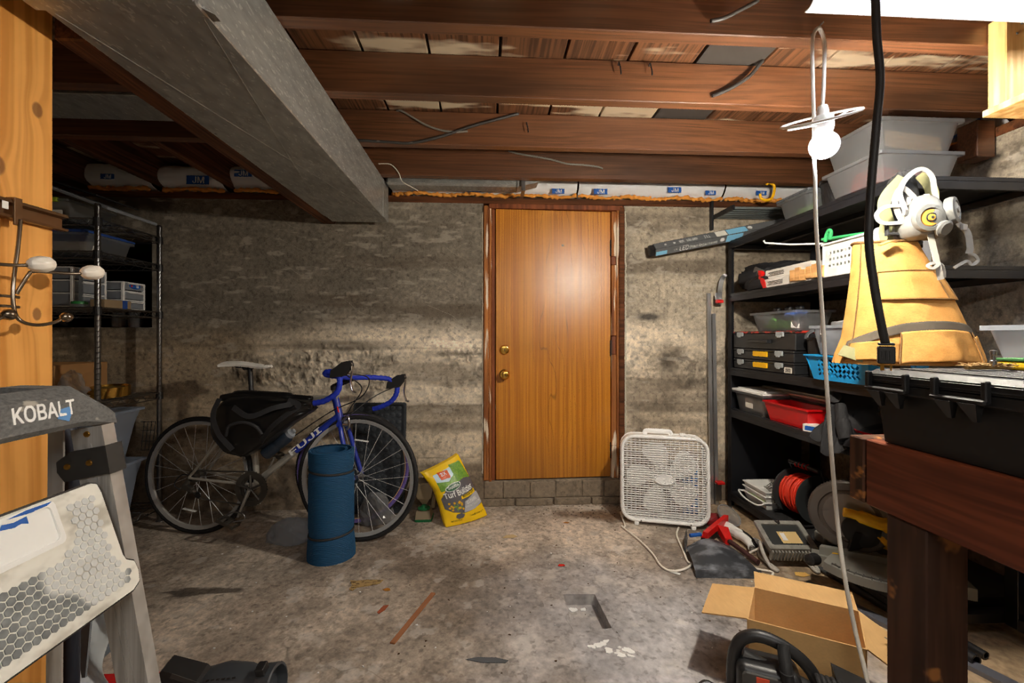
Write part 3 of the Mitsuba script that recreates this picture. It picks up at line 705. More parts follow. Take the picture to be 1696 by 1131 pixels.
# second deck
M('blue_lid', (38, 70, 140), .4)
t2 = tote(-2.45, -1.94, 2.215, 2.5, 1.47, 1.56, 'lidded_bin', 'bin_clear', 'clear bin with a blue lid holding papers on the wire shelf', 'storage bin', .015, lid='blue_lid')
for i in range(5):
    put('paper_packet', X(bx(-.035, .035, -.004, .004, 0, .05, .001), rot('z', -10 + 9 * i), tr(-2.2 + .055 * i, 2.26 + .02 * (i % 2), 1.474)), 'paper', t2)
# third deck: drawer units
def drawers(x0, x1, y0, y1, z0, z1, n, label):
    k = thing('drawer_unit', label, 'drawer unit', None)
    fr = []
    f = .012
    for x in (x0, x1 - f):
        for y in (y0, y1 - f): fr.append(bx(x, x + f, y, y + f, z0, z1, .001))
    for i in range(n + 1):
        z = z0 + (z1 - z0 - .006) * i / n
        fr.append(bx(x0, x1, y0, y1, z, z + .006, .001))
    put('frame', cat(fr), 'white_plastic', k)
    h = (z1 - z0) / n
    for i in range(n):
        za, zb = z0 + h * i + .008, z0 + h * (i + 1) - .004
        d = put('drawer', cat(bx(x0 + .004, x1 - .001, y0 + .004, y0 + .006, za, zb), bx(x1 - .003, x1 + .001, y0 + .013, y1 - .013, za, zb, .001), bx(x0 + .004, x1 - .003, y0 + .006, y1 - .013, za, za + .002)), 'bin_milky', k)
        put('handle', bx(x1 + .001, x1 + .014, (y0 + y1) / 2 - .05, (y0 + y1) / 2 + .05, zb - .008, zb - .002, .002), 'white_plastic', d)
        put('contents', bx(x0 + .02, x1 - .015, y0 + .02, y1 - .03, za + .003, za + (zb - za) * .55, .004), M(f'drawer_fill', (64, 84, 96), .6) if i == 0 else 'drawer_fill', d)
    return k
d1 = drawers(-2.28, -2.0, 2.22, 2.41, 1.2, 1.395, 3, 'larger left one of two white plastic drawer units on the wire shelf')
d2 = drawers(-2.12, -1.93, 2.425, 2.575, 1.2, 1.35, 3, 'smaller right one of two white drawer units on the wire shelf, with oval blue sticker')
def sticker(k, xf, yc, zc):
    s = ext(affinity.scale(Point(0, 0).buffer(.02, 12), 1.9, .8), .0008, frame((xf + .0008, yc, zc), (0, 1, 0), ey=(0, 0, 1)))
    a = put('sticker', s, 'print_blue', k)
    put('barcode', cat([bx(xf + .0018, xf + .0023, yc + .008 + .003 * i, yc + .0095 + .003 * i, zc - .008, zc + .008) for i in range(6)]), 'print_white', k)
    put('red_dot', ext(Point(0, 0).buffer(.006, 8), .0006, frame((xf + .0017, yc - .022, zc), (0, 1, 0), ey=(0, 0, 1))), 'red_plastic', k)
sticker(d1, -1.999, 2.33, 1.37); sticker(d2, -1.929, 2.5, 1.33)
put('grey_strap', bx(-1.998, -1.9965, 2.25, 2.272, 1.2, 1.396, .0005), 'grey_plastic', d1)
M('block_wood', (150, 128, 98), .8)
wbk = put('wood_block', bx(-1.955, -1.885, 2.26, 2.42, 1.2, 1.241, .002), 'block_wood', label='wooden block wrapped with blue tape lying in front of the smaller drawer unit', cat='wood block')
put('tape', cat(bx(-1.956, -1.884, 2.365, 2.395, 1.1992, 1.242)), 'blue_lid', wbk)
gj = thing('green_lid_jar', 'low jar with a green lid beside the near post of the wire shelf, third deck', 'jar')
put('lid', lathe([(0, 0), (.03, 0), (.03, .01), (.026, .013), (0, .013)], 24, (-1.955, 2.205, 1.212)), 'green_lid', gj, smooth=30)
put('jar', lathe([(0, 0), (.027, 0), (.028, .013), (0, .013)], 24, (-1.955, 2.205, 1.1985)), 'bin_clear', gj, smooth=30)
M('amber_fill', (120, 66, 30), .6)
for i, (x, lbl) in enumerate(((-2.245, 'left of two small jars on the ledge of the dark wall opening'), (-2.15, 'right of two small jars on the ledge of the dark wall opening, pale label'))):
    k = thing('jar', lbl, 'jar')
    put('glass', lathe([(0, 0), (.034, 0), (.036, .004), (.036, .07), (.03, .08), (.03, .09)], 24, (x, 2.79, 1.111)), 'bin_clear', k, smooth=30)
    put('contents', lathe([(0, 0), (.032, 0), (.032, .03), (0, .032)], 20, (x, 2.79, 1.114)), 'amber_fill', k)
    put('lid', lathe([(0, 0), (.033, 0), (.033, .014), (0, .014)], 20, (x, 2.79, 1.2015)), 'white_plastic' if i else 'grey_plastic', k)
    if i: put('label', tube(np.array([(x + .0365 * math.cos(t), 2.79 + .0365 * math.sin(t), 1.16) for t in np.linspace(-2.6, -.6, 14)]), .018, 4, flat=.02, up=(0, 0, 1)), 'paper', k)
put('hanging_tag', bx(-2.42, -2.4, 2.19, 2.193, 1.1, 1.18, .0008), 'paper', label='small pale tag hanging under the third deck of the wire shelf', cat='tag')
# fourth deck
M('cardboard', (166, 122, 76), .8)
cb_ = put('carton', bx(-2.42, -2.12, 2.26, 2.56, .739, .915, .003), 'cardboard', label='cardboard carton with a shipping label and handwriting on the fourth deck of the wire shelf', cat='carton')
put('label', bx(-2.26, -2.135, 2.2575, 2.2595, .745, .86, .0003), 'paper', cb_)
put('print', cat([bx(-2.25 + .012 * i, -2.245 + .012 * i, 2.257, 2.2578, .825, .85) for i in range(3)] + [bx(-2.25, -2.15, 2.257, 2.2578, .775 + .012 * i, .777 + .012 * i) for i in range(3)] + [torus((-2.16, 2.2574, .763), (0, 1, 0), .008, .0015, 20, 5)]), 'print_black', cb_)
put('handwriting', text('HoneyLoft', .022, (-2.33, 2.2585, .874), (1, 0, 0), (.05, 0, 1), .0006), 'print_black', cb_)
gc = thing('brass_coil', 'coil of brass coloured strip lying on the fourth deck of the wire shelf', 'coil')
for i, (r, z) in enumerate(((.085, .755), (.08, .773), (.075, .79))):
    put('turn', lathe([(r, -.01), (r + .006, -.009), (r + .007, .009), (r, .01), (r - .004, 0), (r, -.01)], 48, (-1.962 + .006 * i, 2.37, z), (.02 * (i - 1), -.05, 1)), 'brass', gc, smooth=40)
def crumple(fn, nu, nv, amp, freq, seed, mat='film', **kw):
    m, _ = grid(fn, nu, nv)
    v = np.array(m.vertices)
    for ax in range(3): v[:, ax] += amp * (np.abs(meshkit.fbm(v * freq + 10 * ax + seed, 3) - .5) * 4 - .6)
    m.vertices = v
    return m
fm_ = crumple(lambda u, v: np.stack([-2.03 + .07 * np.cos(u * 6.283) * np.sin(.25 + v * 1.4), 2.255 + .035 * np.sin(u * 6.283) * np.sin(.25 + v * 1.4), .755 + .14 * (1 - v)]), 36, 14, .014, 30, 3)
put('plastic_bag', fm_, 'film', smooth=False, label='crumpled clear plastic bag beside the carton on the wire shelf', cat='plastic bag')
# totes at the bottom
tt = tote(-2.5, -1.885, 2.225, 2.5, .401, .67, 'storage_tote', 'bin_blue', 'upper of two stacked bluish clear totes at the bottom of the wire shelf', 'storage tote', .045)
put('contents', X(rbox(-2.42, -1.96, 2.29, 2.45, .41, .58, .03)), 'crumpled_white', tt)
tt2 = tote(-2.5, -1.875, 2.22, 2.5, .112, .395, 'storage_tote', 'bin_blue', 'lower of two stacked bluish clear totes at the bottom of the wire shelf', 'storage tote', .04)
put('contents', X(rbox(-2.42, -1.95, 2.28, 2.45, .12, .33, .03)), 'crumpled_white', tt2)
wk = thing('wire_rack', 'small dark wire rack leaning behind the upper tote next to the far shelf post', 'wire rack')
for i in range(4): put('wire', rod((-1.93 + .02 * i, 2.545, .42), (-1.92 + .02 * i, 2.555, .58), .0018, 6), 'black_metal', wk)
for z in (.42, .47, .53, .578): put('wire', rod((-1.935, 2.55, z), (-1.86, 2.55, z), .0018, 6), 'black_metal', wk)
# ------------------------------------------------------------------ bicycle
M('bike_silver', (186, 182, 172), .3, metal=.5)
M('bike_blue', (28, 52, 160), .25, spec=.6, clearcoat=.8)
M('bar_tape', (26, 50, 176), .6)
M('rim_alu', (176, 176, 174), .4, metal=.3)
M('gear_dark', (92, 88, 82), .4, metal=.7)
M('saddle_white', (232, 228, 220), .4)
M('tyre_black', (24, 24, 25), .75)
M('spoke_steel', (196, 196, 194), .4, metal=.4)
bike = thing('bicycle', 'silver and blue road bicycle with drop handlebars and white saddle by the wall', 'bicycle')
FB = frame((-1.553, 2.42, 0), (.9884, -.1515, 0), ez=(0, .05, 1))       # s along, w towards the wall, t up
def bp(s, t, w=0): return (FB @ np.array([s, w, t, 1]))[:3]
def bt(pts, r, sides=10, n=0, **k):
    p = np.array([bp(*q) for q in pts]); p = spline(p, n) if n else p
    return tube(p, r, sides, **k)
def wheel(name, s, t, R, refl, seed):
    c = bp(s, t); ax = FB[:3, 1]
    k = put(name, lathe([(R - .03, -.007), (R - .013, -.0115), (R - .01, .0), (R - .013, .0115), (R - .03, .007), (R - .032, 0), (R - .03, -.007)], 72, c, ax), 'rim_alu', bike, smooth=30)
    put('tyre', torus(c, ax, R - .0, .0125, 72, 10), 'tyre_black', k, smooth=True)
    put('hub', lathe([(0, -.05), (.006, -.05), (.006, -.034), (.021, -.033), (.021, -.029), (.011, -.026), (.011, .026), (.021, .029), (.021, .033), (.006, .034), (.006, .05), (0, .05)], 24, c, ax), 'steel', k, smooth=35)
    for i in range(24):
        side = 1 if i % 2 else -1; a = 2 * math.pi * i / 24 + seed; b = a + (.55 if (i // 2) % 2 else -.55)
        p0 = bp(s + .019 * math.cos(b), t + .019 * math.sin(b), side * .031); p1 = bp(s + (R - .03) * math.cos(a), t + (R - .03) * math.sin(a), 0)
        put('spoke', rod(p0, p1, .0015, 5), 'spoke_steel', k)
    a = refl; e = np.array([math.cos(a), math.sin(a)]); f = np.array([-e[1], e[0]])
    pts = [e * .62 * R + f * q for q in (-.035, .035)]
    m = bt([(s + pts[0][0], t + pts[0][1], -.012), (s + pts[1][0], t + pts[1][1], -.012)], .011, 8, flat=.3)
    put('reflector', m, M('reflector_clear', (214, 216, 214), .25) if 'reflector_clear' not in scene else 'reflector_clear', k)
    return k
wheel('rear_wheel', .0, .312, .3, -1.75, .1)
wheel('front_wheel', .89, .324, .312, 1.45, .05)
frs = cat(bt([(.335, .275), (.29, .75)], .0155), bt([(.3, .72), (.775, .735)], .0145), bt([(.33, .28), (.55, .455)], .018))
put('frame', frs, 'bike_silver', bike, smooth=40)
put('head_section', cat(bt([(.55, .455), (.785, .645)], .018), bt([(.795, .6), (.755, .745)], .0185)), 'bike_blue', bike, smooth=40)
e1 = np.array(bp(.785, .645)) - np.array(bp(.42, .35)); e1 /= np.linalg.norm(e1)
up_ = np.cross(FB[:3, 1], e1) * -1
put('frame_lettering', text('FUJI', .028, np.array(bp(.53, .425)) - FB[:3, 1] * .0182 , e1, up_ if up_[2] > 0 else -up_, .001, True, width=.21), 'print_white', bike)
put('head_badge', bt([(.788, .66, -.0175), (.78, .69, -.0175)], .009, 6, flat=.3), 'red_plastic', bike)
put('stays', cat(*[bt(q, .0075, 8, n=5) for q in ([(0, .312, -.062), (.12, .298, -.05), (.33, .275, -.02)], [(0, .312, .062), (.12, .298, .05), (.33, .275, .02)], [(0, .312, -.062), (.14, .5, -.04), (.285, .7, -.012)], [(0, .312, .062), (.14, .5, .04), (.285, .7, .012)])]), 'bike_silver', bike, smooth=40)
put('fork', cat(bt([(.795, .61, 0), (.81, .585, -.04), (.845, .45, -.05), (.89, .324, -.052)], [.014] + [.0125] * 10 + [.011] * 8, 10, n=6) if False else bt([(.8, .6, -.02), (.815, .565, -.042), (.845, .46, -.05), (.89, .324, -.052)], .0115, 10, n=5),
    bt([(.8, .6, .02), (.815, .565, .042), (.845, .46, .05), (.89, .324, .052)], .0115, 10, n=5), bt([(.8, .6, -.035), (.8, .6, .035)], .016)), 'bike_blue', bike, smooth=40)
put('seat_post', bt([(.292, .72), (.272, .895)], .0125, 14), 'black_metal', bike, smooth=40)
def saddle(u, v):
    s = .15 + .245 * u
    w = .066 * (1 - u) ** .6 * (1 - .35 * np.sin(u * 3.0)) + .016
    a = (v - .5) * 2
    return np.stack([s, .912 + .012 * (1 - u) ** 2 + .006 * np.sin(u * 5) - .02 * a ** 2 * (1 - .4 * u), a * w])
gm, _ = grid(saddle, 24, 15)
v = np.array(gm.vertices); gm.vertices = np.array([bp(*q) for q in v]); 
sad = put('saddle', shell(gm, -.012 if meshkit.arrays(gm, True)[2][180, 2] < 0 else .012), 'saddle_white', bike, smooth=40)
put('saddle_rails', cat(bt([(.19, .905, -.022), (.22, .892, -.022), (.32, .892, -.02), (.37, .905, -.01)], .0035, 6, n=5), bt([(.19, .905, .022), (.22, .892, .022), (.32, .892, .02), (.37, .905, .01)], .0035, 6, n=5), bt([(.262, .888, -.03), (.262, .888, .03)], .011, 8)), 'black_metal', sad)
# cranks
cr = (.337, .262)
ax = FB[:3, 1]
put('chainring', lathe([(.062, -.002), (.088, -.002), (.088, .002), (.062, .002), (.062, -.002)], 48, bp(cr[0], cr[1], -.046), ax), 'gear_dark', bike)
teeth = []
for i in range(40):
    a = 2 * math.pi * i / 40
    teeth.append(bt([(cr[0] + .086 * math.cos(a), cr[1] + .086 * math.sin(a), -.046), (cr[0] + .0925 * math.cos(a), cr[1] + .0925 * math.sin(a), -.046)], .0026, 4))
for i in range(5):
    a = 2 * math.pi * i / 5 + .4
    teeth.append(bt([(cr[0], cr[1], -.05), (cr[0] + .072 * math.cos(a), cr[1] + .072 * math.sin(a), -.048)], .0065, 6))
put('spider', cat(teeth), 'gear_dark', bike)
put('inner_ring', lathe([(.048, -.002), (.068, -.002), (.068, .002), (.048, .002), (.048, -.002)], 40, bp(cr[0], cr[1], -.038), ax), 'gear_dark', bike)
put('crank_arm', bt([(cr[0], cr[1], -.058), (cr[0] - .055, cr[1] - .14, -.064)], [.014, .009], 8, flat=.7), 'bike_silver', bike, smooth=40)
put('crank_arm', bt([(cr[0], cr[1], .05), (cr[0] + .055, cr[1] + .14, .056)], [.014, .009], 8, flat=.7), 'bike_silver', bike, smooth=40)
def pedal(s, t, w):
    q = [bx(-.045, .045, -.032, -.028, -.008, .008, .001), bx(-.045, .045, .028, .032, -.008, .008, .001), bx(-.047, -.042, -.03, .03, -.01, .01, .001), bx(.042, .047, -.03, .03, -.01, .01, .001), bx(-.01, .01, -.03, .03, -.008, .008, .003)]
    k = put('pedal', X(cat(q), rot('y', 22), FB @ tr(s, w, t)), 'gear_dark', bike)
    put('toe_clip', bt([(s + .04, t + .01, w - .02), (s + .085, t + .018, w), (s + .075, t + .045, w), (s + .02, t + .05, w), (s - .03, t + .02, w)], .0035, 6, n=5), 'steel', k)
pedal(cr[0] - .07, cr[1] - .15, -.11); pedal(cr[0] + .055, cr[1] + .14, .1)
put('bottom_bracket', bt([(.335, .27, -.045), (.335, .27, .045)], .019, 16), 'bike_silver', bike, smooth=40)
put('cassette', lathe([(.0, -.012), (.022, -.012), (.026, -.006), (.03, 0), (.034, .008), (.034, .012), (0, .012)], 28, bp(0, .312, -.038), ax), 'gear_dark', bike, smooth=30)
dr_ = put('derailleur', cat(bt([(.0, .3, -.06), (-.015, .275, -.066), (.005, .255, -.062), (.035, .235, -.055)], .011, 8, n=4), X(rbox(-.03, .03, -.012, .012, -.014, .014, .006), rot('y', 20), FB @ tr(0, -.066, .262))), 'gear_dark', bike, smooth=40)
for s, t in ((.0, .248), (.045, .222)):
    put('jockey_wheel', lathe([(0, -.003), (.016, -.003), (.018, 0), (.016, .003), (0, .003)], 16, bp(s, t, -.052), ax), 'black_plastic', dr_)
put('chain', cat(bt([(cr[0] + .01, cr[1] + .088, -.046), (.16, .346, -.046), (0, .345, -.04)], .004, 6), bt([(cr[0], cr[1] - .088, -.046), (.045, .205, -.05)], .004, 6)), 'gear_dark', bike)
put('cable_loop', bt([(.05, .31, -.055), (-.03, .33, -.07), (-.07, .28, -.075), (-.04, .25, -.07)], .003, 6, n=6), 'black_plastic', bike)
# stem, bars, levers
put('stem', bt([(.757, .745), (.75, .79)], .013, 12), 'chrome', bike, smooth=40)
put('stem_arm', bt([(.748, .792), (.8, .815), (.86, .84)], .0145, 10), 'black_metal', bike, smooth=40)
put('stem_cap', lathe([(0, 0), (.018, 0), (.02, .02), (.012, .028), (0, .028)], 16, bp(.752, .775), tuple(FB[:3, 2])), 'black_metal', bike, smooth=30)
bar_c = (.86, .84, 0)
nearb = [(.86, .84, 0), (.855, .845, -.1), (.84, .85, -.17), (.862, .868, -.19), (.9, .86, -.195), (.925, .81, -.2), (.905, .755, -.2), (.85, .725, -.2), (.79, .71, -.2)]
nearb = [(.86, .84, 0), (.845, .848, -.09), (.79, .862, -.15), (.8, .875, -.165), (.85, .872, -.165), (.865, .83, -.165), (.85, .775, -.165), (.79, .735, -.165), (.735, .722, -.165)]
farb = [(.86, .84, 0), (.9, .838, .1), (.96, .83, .17), (.985, .82, .185), (1.02, .79, .19), (1.02, .745, .19), (.99, .7, .19), (.93, .668, .19), (.885, .655, .19)]
for pts, nm in ((nearb, 'near'), (farb, 'far')):
    p = spline([bp(*q) for q in pts], 10)
    r_ = .0138 + .0009 * np.sin(np.arange(len(p)) * 1.6); r_[:6] = .0125
    b_ = put('handlebar', tube(p, r_, 12), 'bar_tape', bike, smooth=60)
    put('end_plug', lathe([(0, -.002), (.0145, -.002), (.0145, .004), (0, .006)], 14, p[-1], tuple((p[-1] - p[-3]) / np.linalg.norm(p[-1] - p[-3]))), 'black_plastic', b_)
def lever(s, t, w):
    h = put('brake_hood', hull([bp(s + a, t + b, w + c) for a, b in ((-.05, -.015), (-.045, .022), (.01, .062), (.05, .07), (.058, .045), (.02, -.005)) for c in (-.016, .016)]), 'rubber', bike)
    put('brake_lever', bt([(s + .05, t + .058, w), (s + .056, t + .02, w), (s + .05, t - .03, w), (s + .062, t - .075, w), (s + .078, t - .085, w)], .0085, 8, n=5, flat=.6), 'chrome', h, smooth=50)
lever(.87, .862, -.165); lever(1.015, .785, .19)
for q in ([(.9, .86, -.165), (.93, .79, -.06), (.86, .69, -.03), (.81, .6, -.03)], [(1.03, .79, .19), (.95, .74, .06), (.86, .66, 0), (.8, .6, -.02)], [(.9, .87, -.165), (.96, .84, -.05), (.9, .74, 0), (.74, .66, -.02), (.5, .5, -.02)]):
    put('cable', bt(q, .0028, 6, n=8), 'black_plastic', bike)
put('front_brake', cat(bt([(.81, .615, -.02), (.845, .64, -.035), (.855, .6, -.035), (.84, .575, -.03)], .007, 8, n=4), bt([(.82, .6, -.035), (.85, .595, -.03)], .009, 8)), 'chrome', bike, smooth=40)
put('rear_brake', bt([(.275, .655, -.02), (.25, .63, -.03), (.255, .6, -.03)], .007, 8, n=4), 'chrome', bike)
wbt = thing('water_bottle', 'dark blue translucent water bottle held on the down tube of the bicycle', 'bottle')
ebot = np.array(bp(.785, .645)) - np.array(bp(.42, .35)); ebot /= np.linalg.norm(ebot)
ob_ = np.array(bp(.43, .4, 0)) + up_ / np.linalg.norm(up_) * (.05 if up_[2] > 0 else -.05) - FB[:3, 1] * .03
put('body', lathe([(0, 0), (.03, 0), (.034, .006), (.034, .07), (.031, .078), (.031, .09), (.034, .098), (.034, .15), (.026, .165), (0, .165)], 28, ob_, tuple(ebot)), M('bottle_blue', (36, 46, 58), .25, spec=.6), wbt, smooth=35)
put('cap', lathe([(.026, .163), (.026, .182), (.012, .186), (.012, .2), (0, .202)], 24, ob_, tuple(ebot)), M('bottle_grey', (140, 146, 152), .35), wbt, smooth=35)

# ---- black duffel bag hanging on the frame
M('bag_black', (17, 17, 18), .28, spec=.6, bump=mikit.proc(lambda p, n, uv: .006 * fbm(p.x * 22, p.y * 22, p.z * 22, 3)))
M('bag_strap', (38, 38, 40), .7)
bagk = thing('duffel_bag', 'glossy black dry duffel bag slung over the frame of the bicycle', 'bag')
def bagf(u, v):
    a = u * 2 * math.pi; b = (v - .5) * math.pi
    cb_, sb_ = np.abs(np.cos(b)) ** .45, np.sign(np.sin(b)) * np.abs(np.sin(b)) ** .7
    ca, sa = np.sign(np.cos(a)) * np.abs(np.cos(a)) ** .75, np.sign(np.sin(a)) * np.abs(np.sin(a)) ** .75
    top = .018 * sb_
    n_ = meshkit.fbm(np.stack([np.cos(a) * 2.2 + 4, np.sin(a) * 2.2, v * 7], -1), 4) - .5
    r = 1 + .42 * n_
    s = .44 + .265 * sb_ + .02 * n_
    lo_ = np.interp(s, [.165, .25, .36, .5, .6, .72], [.53, .455, .45, .535, .61, .685]); hi_ = np.interp(s, [.165, .25, .45, .72], [.69, .745, .75, .735])
    t = (lo_ + hi_) / 2 + (hi_ - lo_) / 2 * cb_ ** .5 * sa * (1 + .22 * n_) if True else top
    w = -.105 + .078 * cb_ * ca * r
    return np.stack([s, t, w])
gm, _ = grid(bagf, 61, 41)
v = np.array(gm.vertices); gm.vertices = np.array([bp(*q) for q in v]); 
gm.merge_vertices()
if gm.volume < 0: gm.invert()
put('body', gm, 'bag_black', bagk, smooth=True)
# pedestal of straps
put('top_roll', bt([(.2, .735, -.1), (.3, .752, -.1), (.42, .75, -.1), (.55, .745, -.1), (.68, .735, -.09)], [.018] * 6 + [.024] * 20 + [.016] * 7, 10, n=8), 'bag_black', bagk, smooth=True)
for q in ([(.25, .74, -.18), (.24, .66, -.205), (.27, .57, -.2), (.33, .49, -.18)], [(.6, .735, -.165), (.66, .71, -.17), (.6, .66, -.19), (.53, .6, -.19), (.47, .53, -.17)], [(.34, .7, -.2), (.44, .66, -.215), (.55, .7, -.2), (.64, .72, -.16)]):
    put('strap', band(spline([bp(*x) for x in q], 8), .026, .003, -FB[:3, 1] + [0, 0, .3]), 'bag_strap', bagk)
put('handle_loop', bt([(.3, .56, -.19), (.33, .61, -.21), (.4, .63, -.21), (.46, .61, -.2), (.48, .57, -.18)], .008, 8, n=6), 'bag_strap', bagk)
put('buckle', bt([(.625, .69, -.185), (.655, .7, -.18)], .012, 8, flat=.5), 'black_plastic', bagk)

# ---- loose purple tyre and boot tray behind the front wheel
pt = thing('bicycle_tyre', 'loose purple walled bicycle tyre standing behind the front wheel of the bicycle', 'tyre')
axp = (.11, -.98, .06)
put('tread', torus((-.745, 2.5, .316), axp, .297, .0155, 80, 10), 'tyre_black', pt, smooth=True)
axn = np.array(axp) / np.linalg.norm(axp)
for sgn, mt in ((1, M('tyre_purple', (98, 82, 150), .6)),):
    put('sidewall', lathe([(.303, .0125), (.298, .0168), (.288, .0165), (.281, .0115), (.279, .004), (.279, -.004), (.285, .0)], 80, np.array((-.745, 2.5, .316)), axp), mt, pt, smooth=True)
put('bead', torus(np.array((-.745, 2.5, .316)) + axn * .008, axp, .2795, .0035, 80, 8), M('tyre_tan', (190, 150, 110), .7), pt, smooth=True)
M('tray_rubber', (44, 49, 54), .5, spec=.5)
by = thing('boot_tray', 'dark grey studded rubber boot tray leaning on the wall behind the bicycle', 'tray')
ft = frame((-.795, 2.645, .02), (1, 0, 0), ez=(0, -1, .085))         # local x right, y up, z to the viewer
ft = frame((-.8, 2.628, .012), (1, 0, 0), ey=(0, .11, .994))
tz = ft[:3, 2]; sz = 1 if tz[1] < 0 else -1
def TZ(poly, a, h): return ext(poly, h, ft @ tr(0, 0, a if sz > 0 else -a - h))
W_, H_ = .305, .64
put('sheet', TZ(rrect(0, 0, W_, H_, .012), 0, .004), 'tray_rubber', by)
put('rim', cat(TZ(rrect(-.004, -.004, W_ + .004, H_ + .004, .014).difference(rrect(.008, .008, W_ - .008, H_ - .008, .01)), 0, .022)), 'tray_rubber', by)
studs = []
for i in range(7):
    for j in range(15):
        x, y = .04 + i * .0375, .035 + j * .041
        studs.append(X(lathe([(0, .0055), (.0125, .0055), (.015, .004), (.0155, 0)], 14, (0, 0, 0)), np.diag([1, 1, sz, 1.]), ft @ tr(x, y, .004 * sz)))
for s_ in studs: put('stud', s_, 'tray_rubber', by, smooth=40)

# ---- rolled foam mat
M('mat_blue', (26, 70, 104), .65, spec=.3)
mk = thing('foam_mat', 'rolled up teal blue ribbed foam mat standing upright in front of the bicycle', 'foam mat')
def sq(z):
    return 1 + .06 * math.exp(-(z / .09) ** 2) - .05 * math.exp(-((z - .118) / .02) ** 2) - .045 * math.exp(-((z - .418) / .018) ** 2)
zs = np.arange(0, .512, .00205)
prof = [(.09, 0)] + [((.103 + (.0012 if i % 4 < 2 else -.0004)) * sq(z), z) for i, z in enumerate(zs)] + [(.1, .513), (.09, .513)]
m = lathe(prof, 64, (0, 0, 0)); v = np.array(m.vertices)
ang = np.arctan2(v[:, 1], v[:, 0]); sc_ = 1 + .018 * np.cos(2 * ang + 1) + .012 * np.cos(3 * ang - .5); v[:, 0] *= sc_; v[:, 1] *= sc_ * .97
m.vertices = v + [-.752, 2.15, .0]
put('outer_turn', m, 'mat_blue', mk, smooth=False)
def coil(r0, turns, th, z0, z1):
    a = np.linspace(0, turns * 2 * math.pi, int(turns * 44)); r = r0 - th * 1.22 * a / (2 * math.pi)
    o_, i_ = r, r - th
    V = []; n = len(a)
    for rr, z in ((o_, z0), (o_, z1), (i_, z1), (i_, z0)): V.append(np.stack([rr * np.cos(a + .8), rr * np.sin(a + .8) * .97, np.full(n, z)], 1))
    V = np.stack(V, 1).reshape(-1, 3); F = []
    for i in range(n - 1):
        for j in range(4):
            p, q = i * 4 + j, i * 4 + (j + 1) % 4; F += [[p, p + 4, q + 4], [p, q + 4, q]]
    F += [[0, 1, 2], [0, 2, 3], [4 * n - 2, 4 * n - 3, 4 * n - 4], [4 * n - 1, 4 * n - 2, 4 * n - 4]]
    m = trimesh.Trimesh(V, F, process=False); m.apply_translation((-.752, 2.15, 0)); return m
put('inner_turns', coil(.0905, 1.75, .013, .002, .509), 'mat_blue', mk)
for z, tilt in ((.416, -.08), (.116, .07)):
    a = np.linspace(0, 2 * math.pi, 49)[:-1]
    rr = .1035 * sq(z) * (1 + .018 * np.cos(2 * a + 1) + .012 * np.cos(3 * a - .5)) + .0015
    p = np.stack([-.752 + rr * np.cos(a), 2.15 + rr * np.sin(a) * .97, z + tilt * .1 * np.cos(a)], 1)
    st = tube(p, .009, 8, closed=True, flat=.25, up=(0, 0, 1)) if False else tube(p, .0055, 8, closed=True)
    s_ = put('strap', st, 'bag_strap', mk, smooth=True)
# plastic film on the floor behind the mat
pf = crumple(lambda u, v: np.stack([-1.0 + (.13 + .02 * np.sin(5 * u)) * np.cos(u * 6.283) * np.sin(.05 + v * 1.5), 2.33 + .08 * np.sin(u * 6.283) * np.sin(.05 + v * 1.5), .11 * np.cos(v * 1.52)]), 48, 16, .01, 22, 7)
v = np.array(pf.vertices); v[:, 2] = np.maximum(v[:, 2], .001); pf.vertices = v
put('plastic_film', pf, 'bin_milky', label='crumpled translucent plastic bag on the floor left of the rolled foam mat', cat='plastic bag')
bw = crumple(lambda u, v: np.stack([-.63 + .1 * np.cos(u * 6.283) * np.sin(.05 + v * 1.5), 2.52 + .07 * np.sin(u * 6.283) * np.sin(.05 + v * 1.5), .17 * np.cos(v * 1.5)]), 40, 16, .01, 26, 19)
v = np.array(bw.vertices); v[:, 2] = np.maximum(v[:, 2], .001); bw.vertices = v
put('bubble_wrap', bw, 'film', label='crumpled bubble wrap on the floor behind the spokes of the front wheel', cat='bubble wrap')

# ---- hand spreader and fertiliser sack
M('taupe', (134, 120, 96), .5); M('spreader_green', (24, 92, 52), .45)
sp = thing('hand_spreader', 'taupe hand held seed spreader with a green base beside the yellow sack', 'spreader')
def pan(x0, x1, y0, y1, z, e):
    x0 -= .018; x1 -= .018
    return [(x0 - e, y0 - e, z), (x1 + e, y0 - e, z), (x1 + e, y1 + e, z), (x0 - e, y1 + e, z)]
hop = m3.Manifold.hull_points(np.array(pan(-.395, -.29, 2.5, 2.6, .215, .006) + pan(-.38, -.305, 2.515, 2.585, .125, 0), float)) - m3.Manifold.hull_points(np.array(pan(-.391, -.294, 2.504, 2.596, .22, .004) + pan(-.376, -.309, 2.519, 2.581, .135, 0), float))
put('hopper', unsolid(hop), 'taupe', sp)
put('hopper_rim', ext(rrect(-.423, 2.49, -.298, 2.61, .015).difference(rrect(-.412, 2.501, -.309, 2.599, .012)), .01, tr(0, 0, .21)), 'taupe', sp)
put('neck', hull(pan(-.375, -.31, 2.52, 2.58, .126, 0) + pan(-.355, -.33, 2.54, 2.565, .085, 0)), 'taupe', sp)
put('spinner', lathe([(0, 0), (.034, 0), (.036, .006), (.02, .012), (.01, .025), (0, .025)], 24, (-.363, 2.535, .062)), 'spreader_green', sp, smooth=35)
put('base', hull(pan(-.392, -.3, 2.5, 2.6, .012, 0) + pan(-.385, -.31, 2.51, 2.595, .058, 0)), 'taupe', sp)
put('foot_band', ext(rrect(-.415, 2.495, -.313, 2.605, .02), .013), 'spreader_green', sp)
